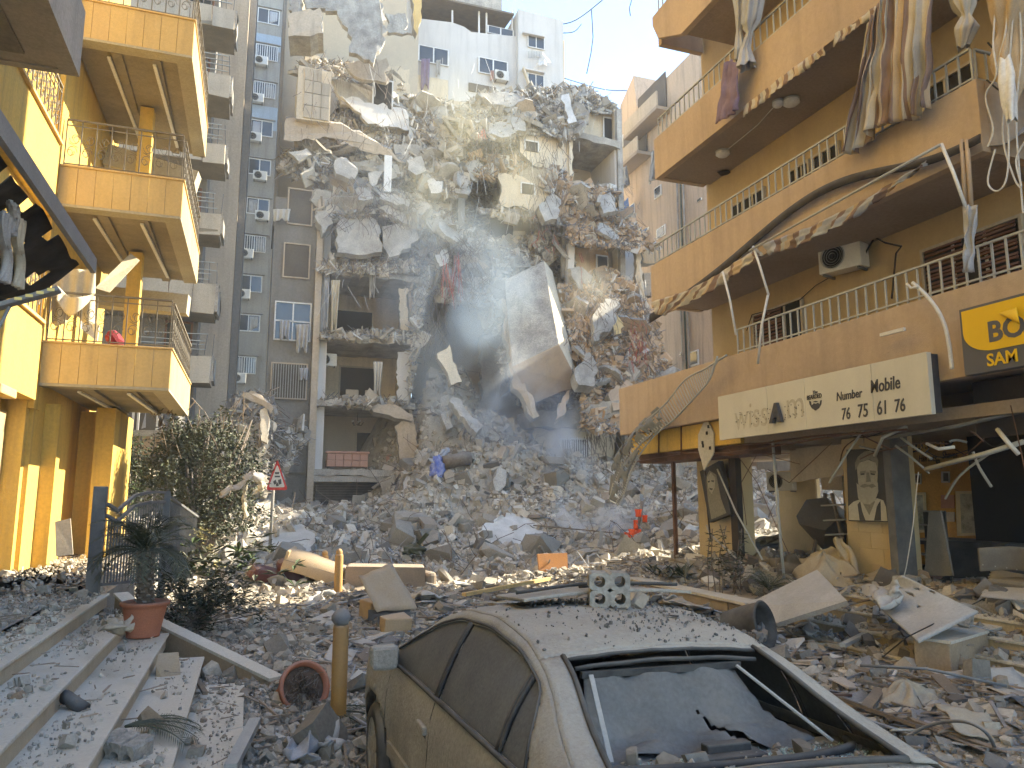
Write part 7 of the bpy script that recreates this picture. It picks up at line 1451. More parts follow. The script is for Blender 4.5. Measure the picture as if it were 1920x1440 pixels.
# hollow concrete blocks
def block_geo(w, h, d, cols, rows, M, c, r=.33, n=20, jit=.0015):
    g = G(); cw, chh = w / cols, h / rows
    def P_(x, z, y): v = Vector((x + R_(-jit, jit), y + R_(-jit, jit), z + R_(-jit, jit))); return Vector(c) + M @ v
    for ci in range(cols):
        for ri in range(rows):
            x0 = -w / 2 + (ci + .5) * cw; z0 = (ri + .5) * chh; rr = min(cw, chh) * r
            sq = []; ci_ = []
            for k in range(n):
                a_ = 2 * pi * k / n; dx, dz = cos(a_), sin(a_); m_ = max(abs(dx), abs(dz)); sq.append((x0 + dx / m_ * cw / 2, z0 + dz / m_ * chh / 2)); ci_.append((x0 + dx * rr, z0 + dz * rr))
            vs = [P_(*q, -d / 2) for q in sq] + [P_(*q, -d / 2) for q in ci_] + [P_(*q, d / 2) for q in sq] + [P_(*q, d / 2) for q in ci_]; fs = []
            for k in range(n):
                j = (k + 1) % n; fs += [(k, j, n + j, n + k), (2 * n + j, 2 * n + k, 3 * n + k, 3 * n + j), (n + k, n + j, 3 * n + j, 3 * n + k), (j, k, 2 * n + k, 2 * n + j)]
            g.add(vs, fs)
    return g
def hollow(c, rot, sz, label, m='concrete', cols=2, rows=2): M = Euler(rot).to_matrix(); return block_geo(sz[0], sz[1], sz[2], cols, rows, M, c).build('hollow_block', m, None, label, 'concrete block', 'broken hollow blocks', solid=0)
a = roof(.56, -.28, .0)
hollow(a + Vector((0, 0, .0)), (.0, .0, -.35), (.24, .2, .17), 'broken hollow block resting on the dusty car roof')
g = G(); g.chunk(a + Vector((.19, -.04, .02)), (.1, .08, .04)); g.build('block_fragment', 'rubble', None, 'flat fragment beside the hollow block on the car roof', 'stone')
# ---------------------------------------------------------------- street furniture and loose things
mat('sign_red', (.5, .035, .03), (.42, .03, .03), s=5, rough=.5, bump=0, dust=.2); mat('sign_white', (.62, .61, .57), bump=0, rough=.5, fine=.05); mat('pole_grey', (.22, .21, .19), (.17, .165, .155), s=4, rough=.7, dust=.3)
mat('bollard_orange', (.42, .24, .07), (.36, .21, .08), s=4, rough=.7, bump=.2, dust=.4); mat('ball_grey', (.15, .15, .16), (.2, .2, .2), s=4, bump=.1, dust=.4)
ws = thing('warning_sign', (.66, 24, .3), 'red bordered triangular warning sign on a leaning grey pole', 'road sign')
g = G(); g.tube([at(504, 1062, y=24), at(515, 868, y=24)], .05, 10); g.build('pole', 'pole_grey', ws)
def tri(pts, y, m, nm, th=.006, parent=ws): g = G(); g.plate([at(u, v, y=y) for u, v in pts], (0, th, 0)); return g.build(nm, m, parent)
def rtri(s):
    c = Vector((519.5, 899)); out = []
    for u, v in ((500, 914), (500, 918), (503, 919), (534, 919), (538, 918), (538, 914), (522, 866), (520, 863), (518, 866)): out.append((c.x + (u - c.x) * s, c.y + (v - c.y) * s))
    return out
tri(rtri(1.0), 23.93, 'sign_red', 'face', .02); tri(rtri(.74), 23.922, 'sign_white', 'field', .005)
g = G()
for pp in ([(515, 885), (524, 885), (523, 889), (516, 889)], [(515, 892), (525, 892), (525, 895), (515, 895)], [(512, 903), (517, 899), (519, 906), (514, 909)], [(521, 900), (527, 898), (528, 907), (523, 909)], [(517, 908), (521, 904), (523, 911), (518, 912)]): g.plate([at(u, v, y=23.915) for u, v in pp], (0, .004, 0))
g.build('pictogram', 'sign_ink', ws)
def bollard(p, h, r, label, ball=True, m='bollard_orange'):
    t = thing('bollard', p, label, 'bollard'); x, y, z = p
    G().lathe(p, [(r, 0), (r, h - .1), (r * .95, h - .08), (r * .5, h - .07)], 16).build('post', m, t)
    if ball: G().lathe((x, y, z + h - .06), [(.001, .14), (r * .75, .125), (r * 1.25, .07), (r * 1.25, .03), (r * .8, -.015), (.001, -.02)], 16).build('ball', 'ball_grey', t)
    else: G().lathe((x, y, z + h - .07), [(r * .75, 0), (r * .8, .06), (r * .4, .11), (.001, .12)], 14).build('cap', m, t)
    return t
bp = at(633, 1372, y=7.6); bollard((bp.x, 7.6, .05), 1.02 + .1, .075, 'slim ochre bollard with a dark ball top beside the car bonnet')
p = at(607, 1100, y=18.8); bollard((p.x, 18.8, .1), .92, .09, 'orange bollard standing behind the sofa end, further of two', False); p = at(633, 1130, y=17.2); bollard((p.x, 17.2, .1), 1.05, .09, 'orange bollard in front of the overturned sofa, nearer of two', False)
G().box((at(635, 1140, y=16.9).x, 16.9, .12), (.34, .3, .3), rz=.3, jit=.04).build('concrete_lump', 'rubble_warm', None, 'broken concrete foot at the base of the nearer orange bollard', 'block')
mat('sofa_fabric', (.3, .235, .17), (.25, .2, .15), s=2, rough=.9, bump=.2, dust=.3)
so = thing('overturned_sofa', at(720, 1115, y=17.6), 'long dusty brown sofa lying overturned with its base facing the street', 'sofa')
a = at(645, 1112, y=17.6); b = at(797, 1117, y=17.2); zt = at(700, 1063, y=17.5).z; g = G(); g.plate([(a.x, a.y, .05), (b.x, b.y, .0), (b.x, b.y, zt - .02), (a.x + .02, a.y, zt + .02)], (.15, .85, 0)); g.build('body', 'sofa_fabric', so, bevel=.06)
g = G(); g.box((b.x + .25, b.y + .3, .15), (.55, .8, .28), rz=-.1); g.build('seat_corner', 'sofa_fabric', so, bevel=.04); g = G(); g.box((b.x + .12, b.y + .4, .42), (.25, .7, .4), rz=.2); g.build('cushion', 'sofa_fabric', so, bevel=.09)
mat('tan_shell', (.46, .33, .18), (.38, .28, .17), s=3, rough=.7, bump=.2, dust=.45); mat('maroon', (.09, .03, .03), (.13, .05, .045), s=3, rough=.7, dust=.3)
ts = thing('overturned_armchair', at(590, 1085, y=18.6), 'tan rounded armchair shell lying on its back beside maroon cushions', 'armchair'); c = at(592, 1062, y=18.8)
M_ = Euler((.1, .28, -.25)).to_matrix(); g = G(); g.grid(lambda s, t: c + M_ @ Vector((-.7 + 1.4 * s, -.42 * cos(t * pi * 1.05) - .05 * s, .42 * sin(t * pi * 1.05) - .2 + .03 * sin(s * 5))), 16, 14); g.build('shell', 'tan_shell', ts, solid=.07, bevel=.02); g = G(); g.box(c + M_ @ Vector((-.66, 0, -.02)), (.08, .76, .55), R=M_); g.build('side_panel', 'tan_shell', ts, bevel=.03); g = G(); g.tube([c + M_ @ Vector((-.7 + .1 * k, -.4, .05)) for k in range(15)], .012, 5); g.build('piping', 'sofa_fabric', ts)
for k, (u, v, s, l) in enumerate(((500, 1078, (.9, .5, .35), 'maroon cushion lying under the warning sign pole'), (545, 1072, (.7, .5, .55), 'maroon upholstered piece wedged against the tan armchair'))):
    p = at(u, v, y=19); g = G(); g.box(p, s, R=Euler((.3, .3 + k, .4)).to_matrix()); g.build('cushion', 'maroon', None, l, 'cushion', bevel=.12)
mat('terr_in', (.25, .12, .08), (.16, .08, .05), s=6, bump=.5)
# sunlit scraps, crate, blocks and boards around the sofa
mat('carton', (.4, .33, .23), (.34, .28, .2), s=2, dust=.4, bump=.2)
cr = thing('drink_crate', at(735, 1170, z=.1), 'dark latticed crate with a dusty board on top behind the car', 'crate'); c = at(735, 1165, z=.2)
for k in range(9): x = -.36 + k * .09; G().box(c + Vector((x, -.2, .0)), (.02, .02, .34)).build('slat', 'rail_dark', cr)
for k in range(4): G().box(c + Vector((0, -.2, -.15 + k * .1)), (.74, .025, .02)).build('slat', 'rail_dark', cr)
G().box(c + Vector((0, .05, -.16)), (.74, .5, .03)).build('base', 'rail_dark', cr); G().box(c + Vector((0, .28, 0)), (.74, .03, .34)).build('back_side', 'rail_dark', cr)
sheetp('dusty_board', [c + Vector((-.55, .3, .75)), c + Vector((.05, .4, .95)), c + Vector((.4, -.2, .22)), c + Vector((-.3, -.25, .2))], 'carton', 'dusty beige board slanting over the latticed crate', 'board', bump=.05)
for u, v, s, rz_, l in ((706, 1150, (.5, .3, .5), .5, 'larger tan foam block leaning on the crate'), (740, 1172, (.46, .3, .3), .1, 'smaller cream block in front of the crate'), (800, 1100, (.4, .3, .3), .7, 'cream block behind the crate near the sofa corner')):
    p = at(u, v, z=.25); G().box(p, s, rz=rz_, jit=.05).build('stone_block', 'tan_shell', None, l, 'block', bevel=.02)
mat('orange_board', (.5, .22, .06), (.42, .19, .07), s=3, rough=.7, bump=.1, dust=.2)
a = at(1012, 1076, y=18.4); b = at(1068, 1038, y=18.4); G().plate([(a.x, 18.4, a.z), (b.x, 18.5, a.z), (b.x + .02, 18.6, b.z), (a.x - .02, 18.5, b.z)], (0, .06, 0)).build('orange_board', 'orange_board', None, 'bright orange rectangular board standing upright in the rubble', 'board', bevel=.02)
mat('hi_vis', (.85, .12, .03), (.75, .1, .03), s=4, rough=.7, bump=.1); mat('blue_cloth', (.1, .14, .42), (.3, .33, .5), s=7, bump=.2)
op = thing('rag_pole', at(1192, 1035, y=22), 'charred stick draped with bright orange cloth in front of the smoke', 'stick'); G().tube([at(1188, 1040, y=22), at(1196, 990, y=22), at(1205, 940, y=22)], .06, 7).build('stick', 'bark', op)
for u0, v0, u1, v1, y in ((1178, 992, 1203, 1030, 21.9), (1190, 955, 1204, 968, 21.9), (1204, 966, 1214, 978, 21.9), (1170, 998, 1186, 1008, 21.8), (1188, 975, 1196, 990, 21.9)): G().grid(hang(u0, v0, u1, v1, y, waves=2, dy=0, amp=.07, taper=.5), 14, 10).build('orange_cloth', 'hi_vis', op, solid=.012)
def crumple(name, u, v, y, sz, m, label, cat, seed=0, n=18):
    c = at(u, v, y=y); w, d, h = sz
    def f(s, t):
        a_ = s * 2 * pi; ph = t * pi; q = Vector((cos(a_) * sin(ph), sin(a_) * sin(ph), cos(ph))); k = 1 + .5 * noise.noise(q * 2.2 + Vector((seed, 0, 0))) + .22 * noise.noise(q * 6 + Vector((0, seed, 0)))
        return c + Vector((q.x * w * k, q.y * d * k, max(-.3, q.z) * h * k))
    return G().grid(f, n * 2, n).build(name, m, None, label, cat)
crumple('blue_cloth', 820, 886, 29.4, (.3, .25, .6), 'blue_cloth', 'crumpled blue patterned cloth draped over the rubble', 'cloth', 3); crumple('blue_cloth', 874, 868, 29.6, (.14, .14, .2), 'blue_cloth', 'small tuft of blue cloth uphill of the larger one', 'cloth', 8)
G().tube([at(832, 868, y=29.4), at(880, 858, y=29.6)], .28, 10).build('rolled_carpet', 'bark', None, 'dark brown rolled carpet lying next to the blue cloth', 'carpet')
sheetp('blue_white_sheet', [at(808, 862, y=29.4), at(830, 852, y=29.6), at(840, 845, y=29.8), at(818, 872, y=29.3)], 'pale_cloth', 'pale bluish sheet piece just above the crumpled blue cloth', 'sheet', bump=.3)
g = G(); g.tube([at(1135, 1098, y=15.5), at(1182, 1093, y=15.5)], [.2, .22], 14); g.build('bolster', 'dusty_black', None, 'dark grey bolster cushion lying behind the car roof', 'cushion', bevel=.05)
crumple('green_bag', 778, 1035, 22.4, (.35, .25, .2), 'leaf_dusty', 'dark grey green bag with a strut sticking out on the mound foot', 'bag', 5); g = G(); g.beam(at(785, 1020, y=22.3), at(802, 1000, y=22.2), .22, .1); g.build('green_strut', 'leaf_dusty', None, 'dark green strut poking up from the bag', 'strut')
# cloth snagged in the bush
def twist(name, pts, y, rad, m, label): P_ = smooth([at(u, v, y=y) for u, v in pts], 5); n_ = len(P_); return G().grid(lambda s, t: P_[min(n_ - 1, int(t * (n_ - 1)))] + Vector((cos(s * 6.283) * rad * (1 + .35 * sin(s * 31 + t * 9)) * (.6 + .5 * sin(t * 11) ** 2), sin(s * 6.283) * rad, sin(s * 6.283 + .6) * rad * (1 + .3 * sin(s * 25)) * (.6 + .5 * sin(t * 11) ** 2))), 26, 34).build(name, m, None, label, 'cloth')
twist('snagged_cloth', [(416, 930), (430, 915), (448, 912), (462, 898), (472, 888), (488, 896)], 19.6, .085, 'cloth_grey', 'grey twisted cloth snagged across the dusty bush')
twist('snagged_cloth', [(486, 896), (492, 915), (480, 922)], 19.6, .07, 'cloth_cream', 'short cream rag end hanging from the twisted cloth')
twist('snagged_cloth', [(460, 912), (457, 940), (462, 968)], 19.65, .045, 'cloth_cream', 'beige rag dangling below the twisted cloth in the bush')
# debris hanging at the wing corner beside the bush
slab_px('curved_beam', [(452, 742, 30), (470, 732, 30), (492, 742, 30), (512, 765, 29.8), (508, 775, 29.8), (486, 758, 30), (465, 748, 30)], .3, 'beige_wall', None, 'curved ochre beam end arching over the wrecked entrance', 'beam', j=.06, n=.3)
slab_px('hollow_wall_strip', [(488, 768, 30), (500, 762, 30), (504, 800, 29.8), (500, 830, 29.6), (490, 826, 29.6)], .25, 'cream_plaster', None, 'vertical strip of hollow blocks hanging by the wrecked entrance', 'wall piece', j=.05, n=.3)
heap('entrance_debris', [(440, 740), (500, 735), (515, 780), (500, 850), (495, 930), (440, 950), (400, 900), (420, 780)], 32, 29, 'dark tangle of pipes and debris at the wrecked entrance behind the bush', dens=.8, mats=('rubble', 'rubble_dark', 'rubble_dark', 'wood_scrap', 'tin_scrap', 'rubble_bed'), seed=77)

# right hand side: boards, barrel, corrugated sheets
mat('white_board', (.47, .465, .45), (.36, .355, .34), s=1.4, rough=.85, bump=.3, fine=.3, streak=.2, dust=.4, dustc=(.42, .405, .37))
def board(pts, th, name, m, label, cat, up=(0, 0, 1), bev=.01): P_ = [Vector(p) for p in pts]; n_ = (P_[1] - P_[0]).cross(P_[2] - P_[0]).normalized(); n_ = n_ if n_.z < 0 else -n_; return G().plate(P_, n_ * th).build(name, m, None, label, cat, bevel=bev)
board([at(1390, 1138, z=.52), at(1532, 1068, z=1.15), at(1588, 1126, z=.88), at(1456, 1168, z=.42)], .07, 'fallen_board', 'white_board', 'large plain grey white panel leaning across the planter corner', 'panel')
P4 = [at(1608, 1108, z=.88), at(1690, 1084, z=1.2), at(1834, 1148, z=.9), at(1722, 1204, z=.62)]
def bent(s, t):
    a = Vector(P4[0]).lerp(P4[1], s); b = Vector(P4[3]).lerp(P4[2], s); p = a.lerp(b, t); return p + Vector((0, 0, .05 * sin(s * 7 + t * 3) * (1 - t) + .09 * exp(-((s - .55) ** 2 + (t - .35) ** 2) * 30)))
vs = [bent(i / 36, j / 36) for j in range(37) for i in range(37)]; fs = [(j * 37 + i, j * 37 + i + 1, (j + 1) * 37 + i + 1, (j + 1) * 37 + i) for j in range(36) for i in range(36) if not (noise.noise(Vector((i * .25, j * .25, 3))) > .38 and j < 22)]
G().add(vs, fs, 0, True).build('fallen_door', 'white_board', None, 'big buckled white metal panel with holes and torn edge on the steps', 'panel', solid=.035)
sheetp('torn_lining', [at(1630, 1112, z=.95), at(1682, 1090, z=1.2), at(1690, 1120, z=1.0), at(1650, 1140, z=.88)], 'white_board', 'torn pale translucent lining on the buckled white panel', 'plastic sheet', bump=.15, n=14)
br = thing('barrel', at(1415, 1170, z=.3), 'black plastic barrel lying open with scraps spilling out', 'barrel'); c = at(1425, 1172, z=.5); M_ = Euler((1.35, .0, .5)).to_matrix()
g = G(); g.lathe(c, [(.25, -.5), (.3, -.2), (.32, .05), (.34, .08), (.31, .1), (.27, .0), (.22, -.45)], 30, M=M_); g.build('shell', 'car_trim', br); pebbles('barrel_scraps', 260, lambda: at(1400 + R_(-18, 34), 1185 + R_(-10, 16), z=.3 + R_(0, .16)), .02, .12, 'rubble_dark', 'dusty scraps and dried stalks spilling out of the black barrel', 'rubble')
mat('corr_white', (.45, .45, .46), (.38, .38, .39), s=3, rough=.7, bump=.05, dust=.3)
co = thing('slatted_shutter', at(1880, 1110, z=.9), 'dusty white slatted shutter panel lying beside the barber chair', 'shutter'); A_ = at(1862, 1070, z=1.15); B_ = at(1940, 1085, z=1.15); D_ = at(1838, 1122, z=.95); E_ = at(1935, 1130, z=.95)
for k in range(9): t0 = k / 9; a = A_.lerp(D_, t0); b = B_.lerp(E_, t0); G().beam(a, b, .09, .02, roll=.4).build('slat', 'corr_white', co)
co = thing('slatted_shutter', at(1890, 1140, z=.8), 'second slatted shutter piece lying lower on the shop steps', 'shutter'); A_ = at(1878, 1118, z=.9); B_ = at(1945, 1120, z=.9); D_ = at(1880, 1165, z=.6); E_ = at(1945, 1172, z=.6)
for k in range(6): t0 = k / 6; a = A_.lerp(D_, t0); b = B_.lerp(E_, t0); G().beam(a, b, .09, .02, roll=.4).build('slat', 'corr_white', co)
hollow(at(1808, 1175, z=.62), (.2, .1, .5), (.22, .3, .15), 'upright hollow block standing on the dusty tan step block', cols=1, rows=2); hollow(at(1700, 1105, z=.9), (.1, 0, .2), (.45, .2, .2), 'hollow block end on behind the buckled white panel', cols=3, rows=1); hollow(at(232, 1432, z=.35), (.15, .1, -.6), (.34, .2, .2), 'grey hollow block lying on the lowest marble step', cols=3, rows=1)
for k, (u, v, z, s, m, l) in enumerate(((1752, 1075, 1.0, (.2, .16, .34), 'red_wall', 'stub of reddish brick standing before the shelf unit'), (1725, 1085, .95, (.28, .2, .22), 'rubble_warm', 'pale broken brick lump beside the reddish stub'), (1598, 1370, .12, (.3, .22, .26), 'rubble', 'square concrete lump next to the car boot'), (1690, 1262, .15, (.5, .3, .16), 'rubble_white', 'layered plaster slab lump on the street debris'), (1830, 1300, .18, (.8, .35, .16), 'rubble', 'long split stone slab near the torn cream cloth'), (315, 1255, .45, (.4, .26, .22), 'tan_shell', 'squarish broken stone on the fourth marble step'), (598, 1395, .2, (.55, .4, .35), 'rubble', 'big split concrete lump beside the ball topped bollard'), (285, 1350, .5, (.2, .14, .12), 'rubble_warm', 'cream stone by the black pipe on the steps'), (38, 1318, .72, (.24, .16, .1), 'rubble_warm', 'yellowish flat stone on the upper marble step'), (520, 1215, .25, (.35, .3, .2), 'rubble', 'grey concrete lump on the pavement edge'))):
    G().chunk(at(u, v, z=z), s).build('stone_lump', m, None, l, 'stone')
drape('torn_leatherette', at(1705, 1345, z=.08), .42, .32, .36, 'canvas', 'cream leatherette sheet draped in folds over the street debris', 'cloth', 6, 1)
drape('torn_leatherette', at(1765, 1355, z=.08), .24, .2, .14, 'canvas', 'smaller scrap of cream leatherette beside the draped sheet', 'cloth', 4, 2)
drape('printed_cloth', at(1910, 1440, z=.08), .22, .2, .16, 'red_wall', 'reddish printed cloth at the corner of the street', 'cloth', 5, 3)
STK = [((1545, 1300), (1650, 1345), .035, 'tan_shell', 'pale cardboard tube lying among the debris behind the car'), ((1585, 1298), (1690, 1375), .03, 'rail_grey', 'aluminium window profile crossing the cardboard tube'), ((1665, 1345), (1930, 1405), .03, 'wood_scrap', 'long weathered plank running to the street corner'), ((1640, 1235), (1660, 1280), .03, 'rail_grey', 'short aluminium frame piece standing near the plaster lump'),
       ((1790, 1270), (1930, 1310), .02, 'rail_grey', 'thin metal tube lying over the wire mesh'), ((1640, 1330), (1690, 1240), .02, 'frame_white', 'white plastic strip near the short aluminium frame'), ((1660, 1170), (1580, 1210), .05, 'rail_grey', 'grey aluminium bar under the buckled panel'), ((1740, 1255), (1620, 1260), .03, 'rail_grey', 'grey profile lying before the step block'), ((1450, 1205), (1690, 1212), .03, 'rail_grey', 'long slim rail lying on the debris before the steps'),
       ((432, 1440), (478, 1352), .06, 'rail_grey', 'grey sheet metal trunking lying on the lowest step'), ((355, 1250), (385, 1300), .03, 'wood_scrap', 'short grey pipe lying on the marble steps'), ((1300, 1080), (1100, 1072), .04, 'rail_grey', 'straight pale rail lying on the debris behind the car roof'), ((870, 1115), (1030, 1085), .07, 'panel_yellow', 'sunlit yellowish board lying flat behind the car'), ((1085, 1048), (1230, 1062), .05, 'carton', 'splintered beam lying beside the orange board'), ((880, 1080), (760, 1090), .06, 'carton', 'splintered plank on the ground near the sofa corner'), ((1000, 985), (1290, 1012), .04, 'bark', 'long charred pole lying across the foot of the mound')]
for a, b, r, m, l in STK:
    zz = .16 if a[1] > 1180 else .3; p0 = at(*a, z=zz); p1 = at(*b, z=zz + .05)
    if a[0] < 500: p0 = at(*a, z=.3); p1 = at(*b, z=.35)
    if a[1] < 1020: p0 = at(*a, y=23.4); p1 = at(*b, y=22.6)
    G().beam(p0, p1, r * 1.6, r).build('debris_bar', m, None, l, 'bar')
G().tube(smooth([at(u, v, z=z) for u, v, z in ((1660, 1410, .1), (1730, 1365, .35), (1800, 1352, .5), (1850, 1375, .45), (1868, 1420, .15), (1850, 1440, .1))]), .014, 6).build('bent_cable', 'rail_dark', None, 'thick bent cable arching out of the debris at the street corner', 'cable')
tag(G().tube([at(1860, 1115, z=.95), at(1700, 1195, z=.7), at(1655, 1232, z=.2)], .008, 4).build('stretched_wire', 'wire_black'), 'thin taut wire stretched across the buckled white panel', 'wire')
g = G(); g.lathe(at(330, 1310, z=.5) + Vector((-1.0, .2, 0)), [(.06, 0), (.06, .1)], 12)
g = G(); a = at(120, 1305, z=.68); b = at(158, 1330, z=.6); g.tube([a, b], .055, 12); g.build('black_pipe', 'dusty_black', None, 'short dark plastic pipe lying on the upper marble step', 'pipe')
sheetp('paper_sheet', [at(1665, 1400, z=.15), at(1690, 1392, z=.2), at(1700, 1415, z=.15), at(1672, 1425, z=.1)], 'rubble_white', 'pale crumpled sheet beside the bent cable', 'sheet', bump=.1)
for k, (q, m, l) in enumerate((([(585, 1385), (630, 1370), (640, 1400), (600, 1420)], 'white_board', 'grey torn metal sheet by the foot of the ball topped bollard'), ([(540, 1390), (590, 1378), (600, 1425), (548, 1430)], 'pale_cloth', 'crumpled bluish grey sheet near the split lump'), ([(1320, 1050), (1360, 1042), (1375, 1075), (1335, 1082)], 'white_board', 'flat grey tile sheet on the debris before the planter'), ([(1180, 1120), (1290, 1115), (1320, 1150), (1210, 1158)], 'white_board', 'broad dusty sheet behind the car roof'), ([(1500, 1165), (1550, 1160), (1560, 1190), (1510, 1195)], 'white_board', 'small bent grey sheet on the shop steps'), ([(190, 1180), (245, 1176), (250, 1186), (200, 1190)], 'carton', 'flat cardboard piece on the terrace edge'))):
    sheetp('bent_sheet', [at(u, v, z=.22 + (.0 if u > 400 else .75)) + Vector((0, 0, .1 * (i % 2))) for i, (u, v) in enumerate(q)], m, l, 'sheet', bump=.16, n=12, th=.01)
SHN = ['plaster_board', 'tile_fragment', 'wood_plank']
for k in range(90):
    x, y = (R_(3.3, 8), R_(5.5, 18)) if k % 3 else (R_(1.2, 6), R_(9, 19)); z = float(street(np.array([x]), np.array([y]))[0]); ty = k % 3
    s = [(R_(.25, .6), R_(.2, .4), .03), (R_(.12, .3), R_(.12, .3), .025), (R_(.5, 1.3), R_(.07, .14), .03)][ty]
    g = G(); g.box((0, 0, 0), s, jit=.02 if ty < 2 else .004); o = g.build(SHN[ty], [['white_board', 'carton', 'rubble_white'][k % 7 % 3], 'rubble_white', 'wood_scrap'][ty], loc=(0, 0, 0)); o.location = (x, y, z + .07); o.rotation_euler = (R_(-.25, .25), R_(-.25, .25), R_(0, 6))
    w = ['broken plaster board piece', 'broken tile fragment', 'splintered wooden plank'][ty]; w = (['small ', 'large '][int(s[0] > [.42, .2, .9][ty])]) + w; zn = zone(x, y)
    tag(o, f'{w} lying {zn}', ['board', 'tile', 'plank'][ty], f'{w}s {zn}')

for k in range(20):
    x, y = (R_(4.6, 8.6), R_(4.4, 12.5)) if k % 4 else (R_(1.2, 5), R_(10, 18)); z = float(street(np.array([x]), np.array([y]))[0]) + .06; a_ = R_(0, 6.28); w, d = R_(.2, .55), R_(.14, .34); ca, sa = cos(a_), sin(a_); t1, t2 = R_(-.12, .2), R_(-.1, .16)
    q = [Vector((x + ca * sx * w - sa * sy * d, y + sa * sx * w + ca * sy * d, z + .05 + sx * t1 + sy * t2)) for sx, sy in ((-1, -1), (1, -1), (1, 1), (-1, 1))]
    mt = ['white_board', 'tin_scrap', 'white_board', 'carton', 'pale_cloth'][k % 5]; ty = ['pale bent metal sheet', 'dull grey tin sheet', 'pale bent metal sheet', 'dusty cardboard sheet', 'bluish grey plastic sheet'][k % 5]; sz = 'large' if w > .45 else 'small'; zn = zone(x, y)
    o = sheetp('loose_sheet', q, mt, f'{sz} {ty} {zn}', 'sheet', bump=.16 if k % 3 == 0 else .05, n=9, th=.012); o['group'] = f'{sz} {ty}s {zn}'
for k in range(30):
    x, y = (R_(4.2, 8.8), R_(4.2, 13)) if k % 3 else (R_(.8, 6), R_(9, 19)); z = float(street(np.array([x]), np.array([y]))[0]) + .08; a_ = R_(0, 6.28); L_ = R_(.5, 1.6); d = Vector((cos(a_), sin(a_), R_(-.08, .16)))
    mt = ['rail_grey', 'rail_dark', 'brown_steel'][k % 3]; cl = ['pale grey', 'dark grey', 'rusty brown'][k % 3]; sz = 'long' if L_ > 1 else 'short'; zn = zone(x, y); p = Vector((x, y, z))
    g = G()
    if k % 2: g.tube([p, p + d * L_ * .5 + Vector((R_(-.06, .06), R_(-.06, .06), R_(0, .08))), p + d * L_], .016, 6)
    else: g.beam(p, p + d * L_, .05, .025)
    g.build('metal_bar', mt, None, f'{sz} {cl} metal {"tube" if k % 2 else "profile"} {zn}', 'metal bar', f'{sz} {cl} metal {"tubes" if k % 2 else "profiles"} {zn}')

# ---------------------------------------------------------------- plants
def leafmass(g, c, rad, n, ls, mats_n=2, lump=3.1, seed=0, hollow_=.35, droop=0, ratio=.4):
    k = 0
    while k < n:
        d = Vector((R_(-1, 1), R_(-1, 1), R_(-1, 1)))
        if d.length > 1 or d.length < .05: continue
        q = d.normalized(); edge = 1 + .45 * noise.noise(q * lump * .5 + Vector((seed, 0, 0))) + .25 * noise.noise(q * lump * 1.7 + Vector((0, seed, 0)))
        if d.length < hollow_ * rnd.random(): continue
        den = noise.noise(Vector((d.x * 3, d.y * 3, d.z * 3)) + Vector((seed, seed, 0)))
        if den < -.12: continue
        p = Vector(c) + Vector((d.x * rad[0], d.y * rad[1], d.z * rad[2])) * edge; s = ls * R_(.6, 1.4)
        a_ = Vector((R_(-1, 1), R_(-1, 1), R_(-.8, .6) - droop)).normalized(); b_ = a_.cross(Vector((R_(-1, 1), R_(-1, 1), R_(-1, 1)))).normalized() * ratio
        g.add([p - b_ * s * .5, p + a_ * s * .5 - b_ * s * .0 + b_ * 0, p + a_ * s, p + a_ * s * .5 + b_ * s, p + b_ * s * .5][0:1] + [p + a_ * s * .5 - b_ * s * .6, p + a_ * s, p + a_ * s * .5 + b_ * s * .6], [(0, 1, 2, 3)], rnd.randrange(mats_n)); k += 1
def tree_limbs(g, base, tips, r0):
    for t_ in tips:
        m_ = (Vector(base) + Vector(t_)) / 2 + Vector((R_(-.2, .2), R_(-.2, .2), R_(0, .2))); g.tube([base, Vector(base).lerp(m_, .5), m_, t_], [r0, r0 * .75, r0 * .5, r0 * .2], 6)
c = at(385, 880, y=21); bz = .8
t = thing('dusty_shrub_tree', (c.x, 21, .3), 'big dark dust covered shrub tree between the yellow building and the sign', 'tree')
g = G(); tree_limbs(g, Vector((c.x, 21, .3)), [c + Vector((R_(-1.1, 1.1), R_(-.8, .8), R_(-.4, 1.3))) for _ in range(16)], .09); g.build('trunk', 'bark', t)
g = G(); leafmass(g, c, (1.35, 1.1, 1.55), 9000, .1, 2, seed=2); leafmass(g, c + Vector((.2, 0, -1.1)), (1.3, 1.0, .8), 3500, .1, 2, seed=5); leafmass(g, at(340, 850, y=21.5), (.8, .7, .9), 2500, .1, 2, seed=9); g.build('crown', ['leaf_dusty', 'leaf_dusty'], t)
g = G()
for _ in range(60): p = c + Vector((R_(-1.3, 1.3), R_(-.9, .9), R_(.2, 1.6))); g.tube([p, p + Vector((R_(-.3, .3), R_(-.2, .2), R_(.2, .6)))], .012, 3, cap=False)
g.build('twig', 'bark', t)
t = thing('green_tree', at(225, 1000, y=23), 'lighter green tree showing under the yellow balcony before the tan parapet', 'tree'); c = at(225, 890, y=23)
g = G(); tree_limbs(g, Vector((c.x, 23, .8)), [c + Vector((R_(-.7, .7), R_(-.4, .4), R_(-.6, .8))) for _ in range(9)], .06); g.build('trunk', 'bark', t)
g = G(); leafmass(g, c, (1.0, .8, 1.15), 3800, .1, 2, seed=12); leafmass(g, c + Vector((-.6, 0, .3)), (.5, .5, .7), 1500, .1, 2, seed=13); g.build('crown', ['leaf_green', 'leaf_dusty'], t)
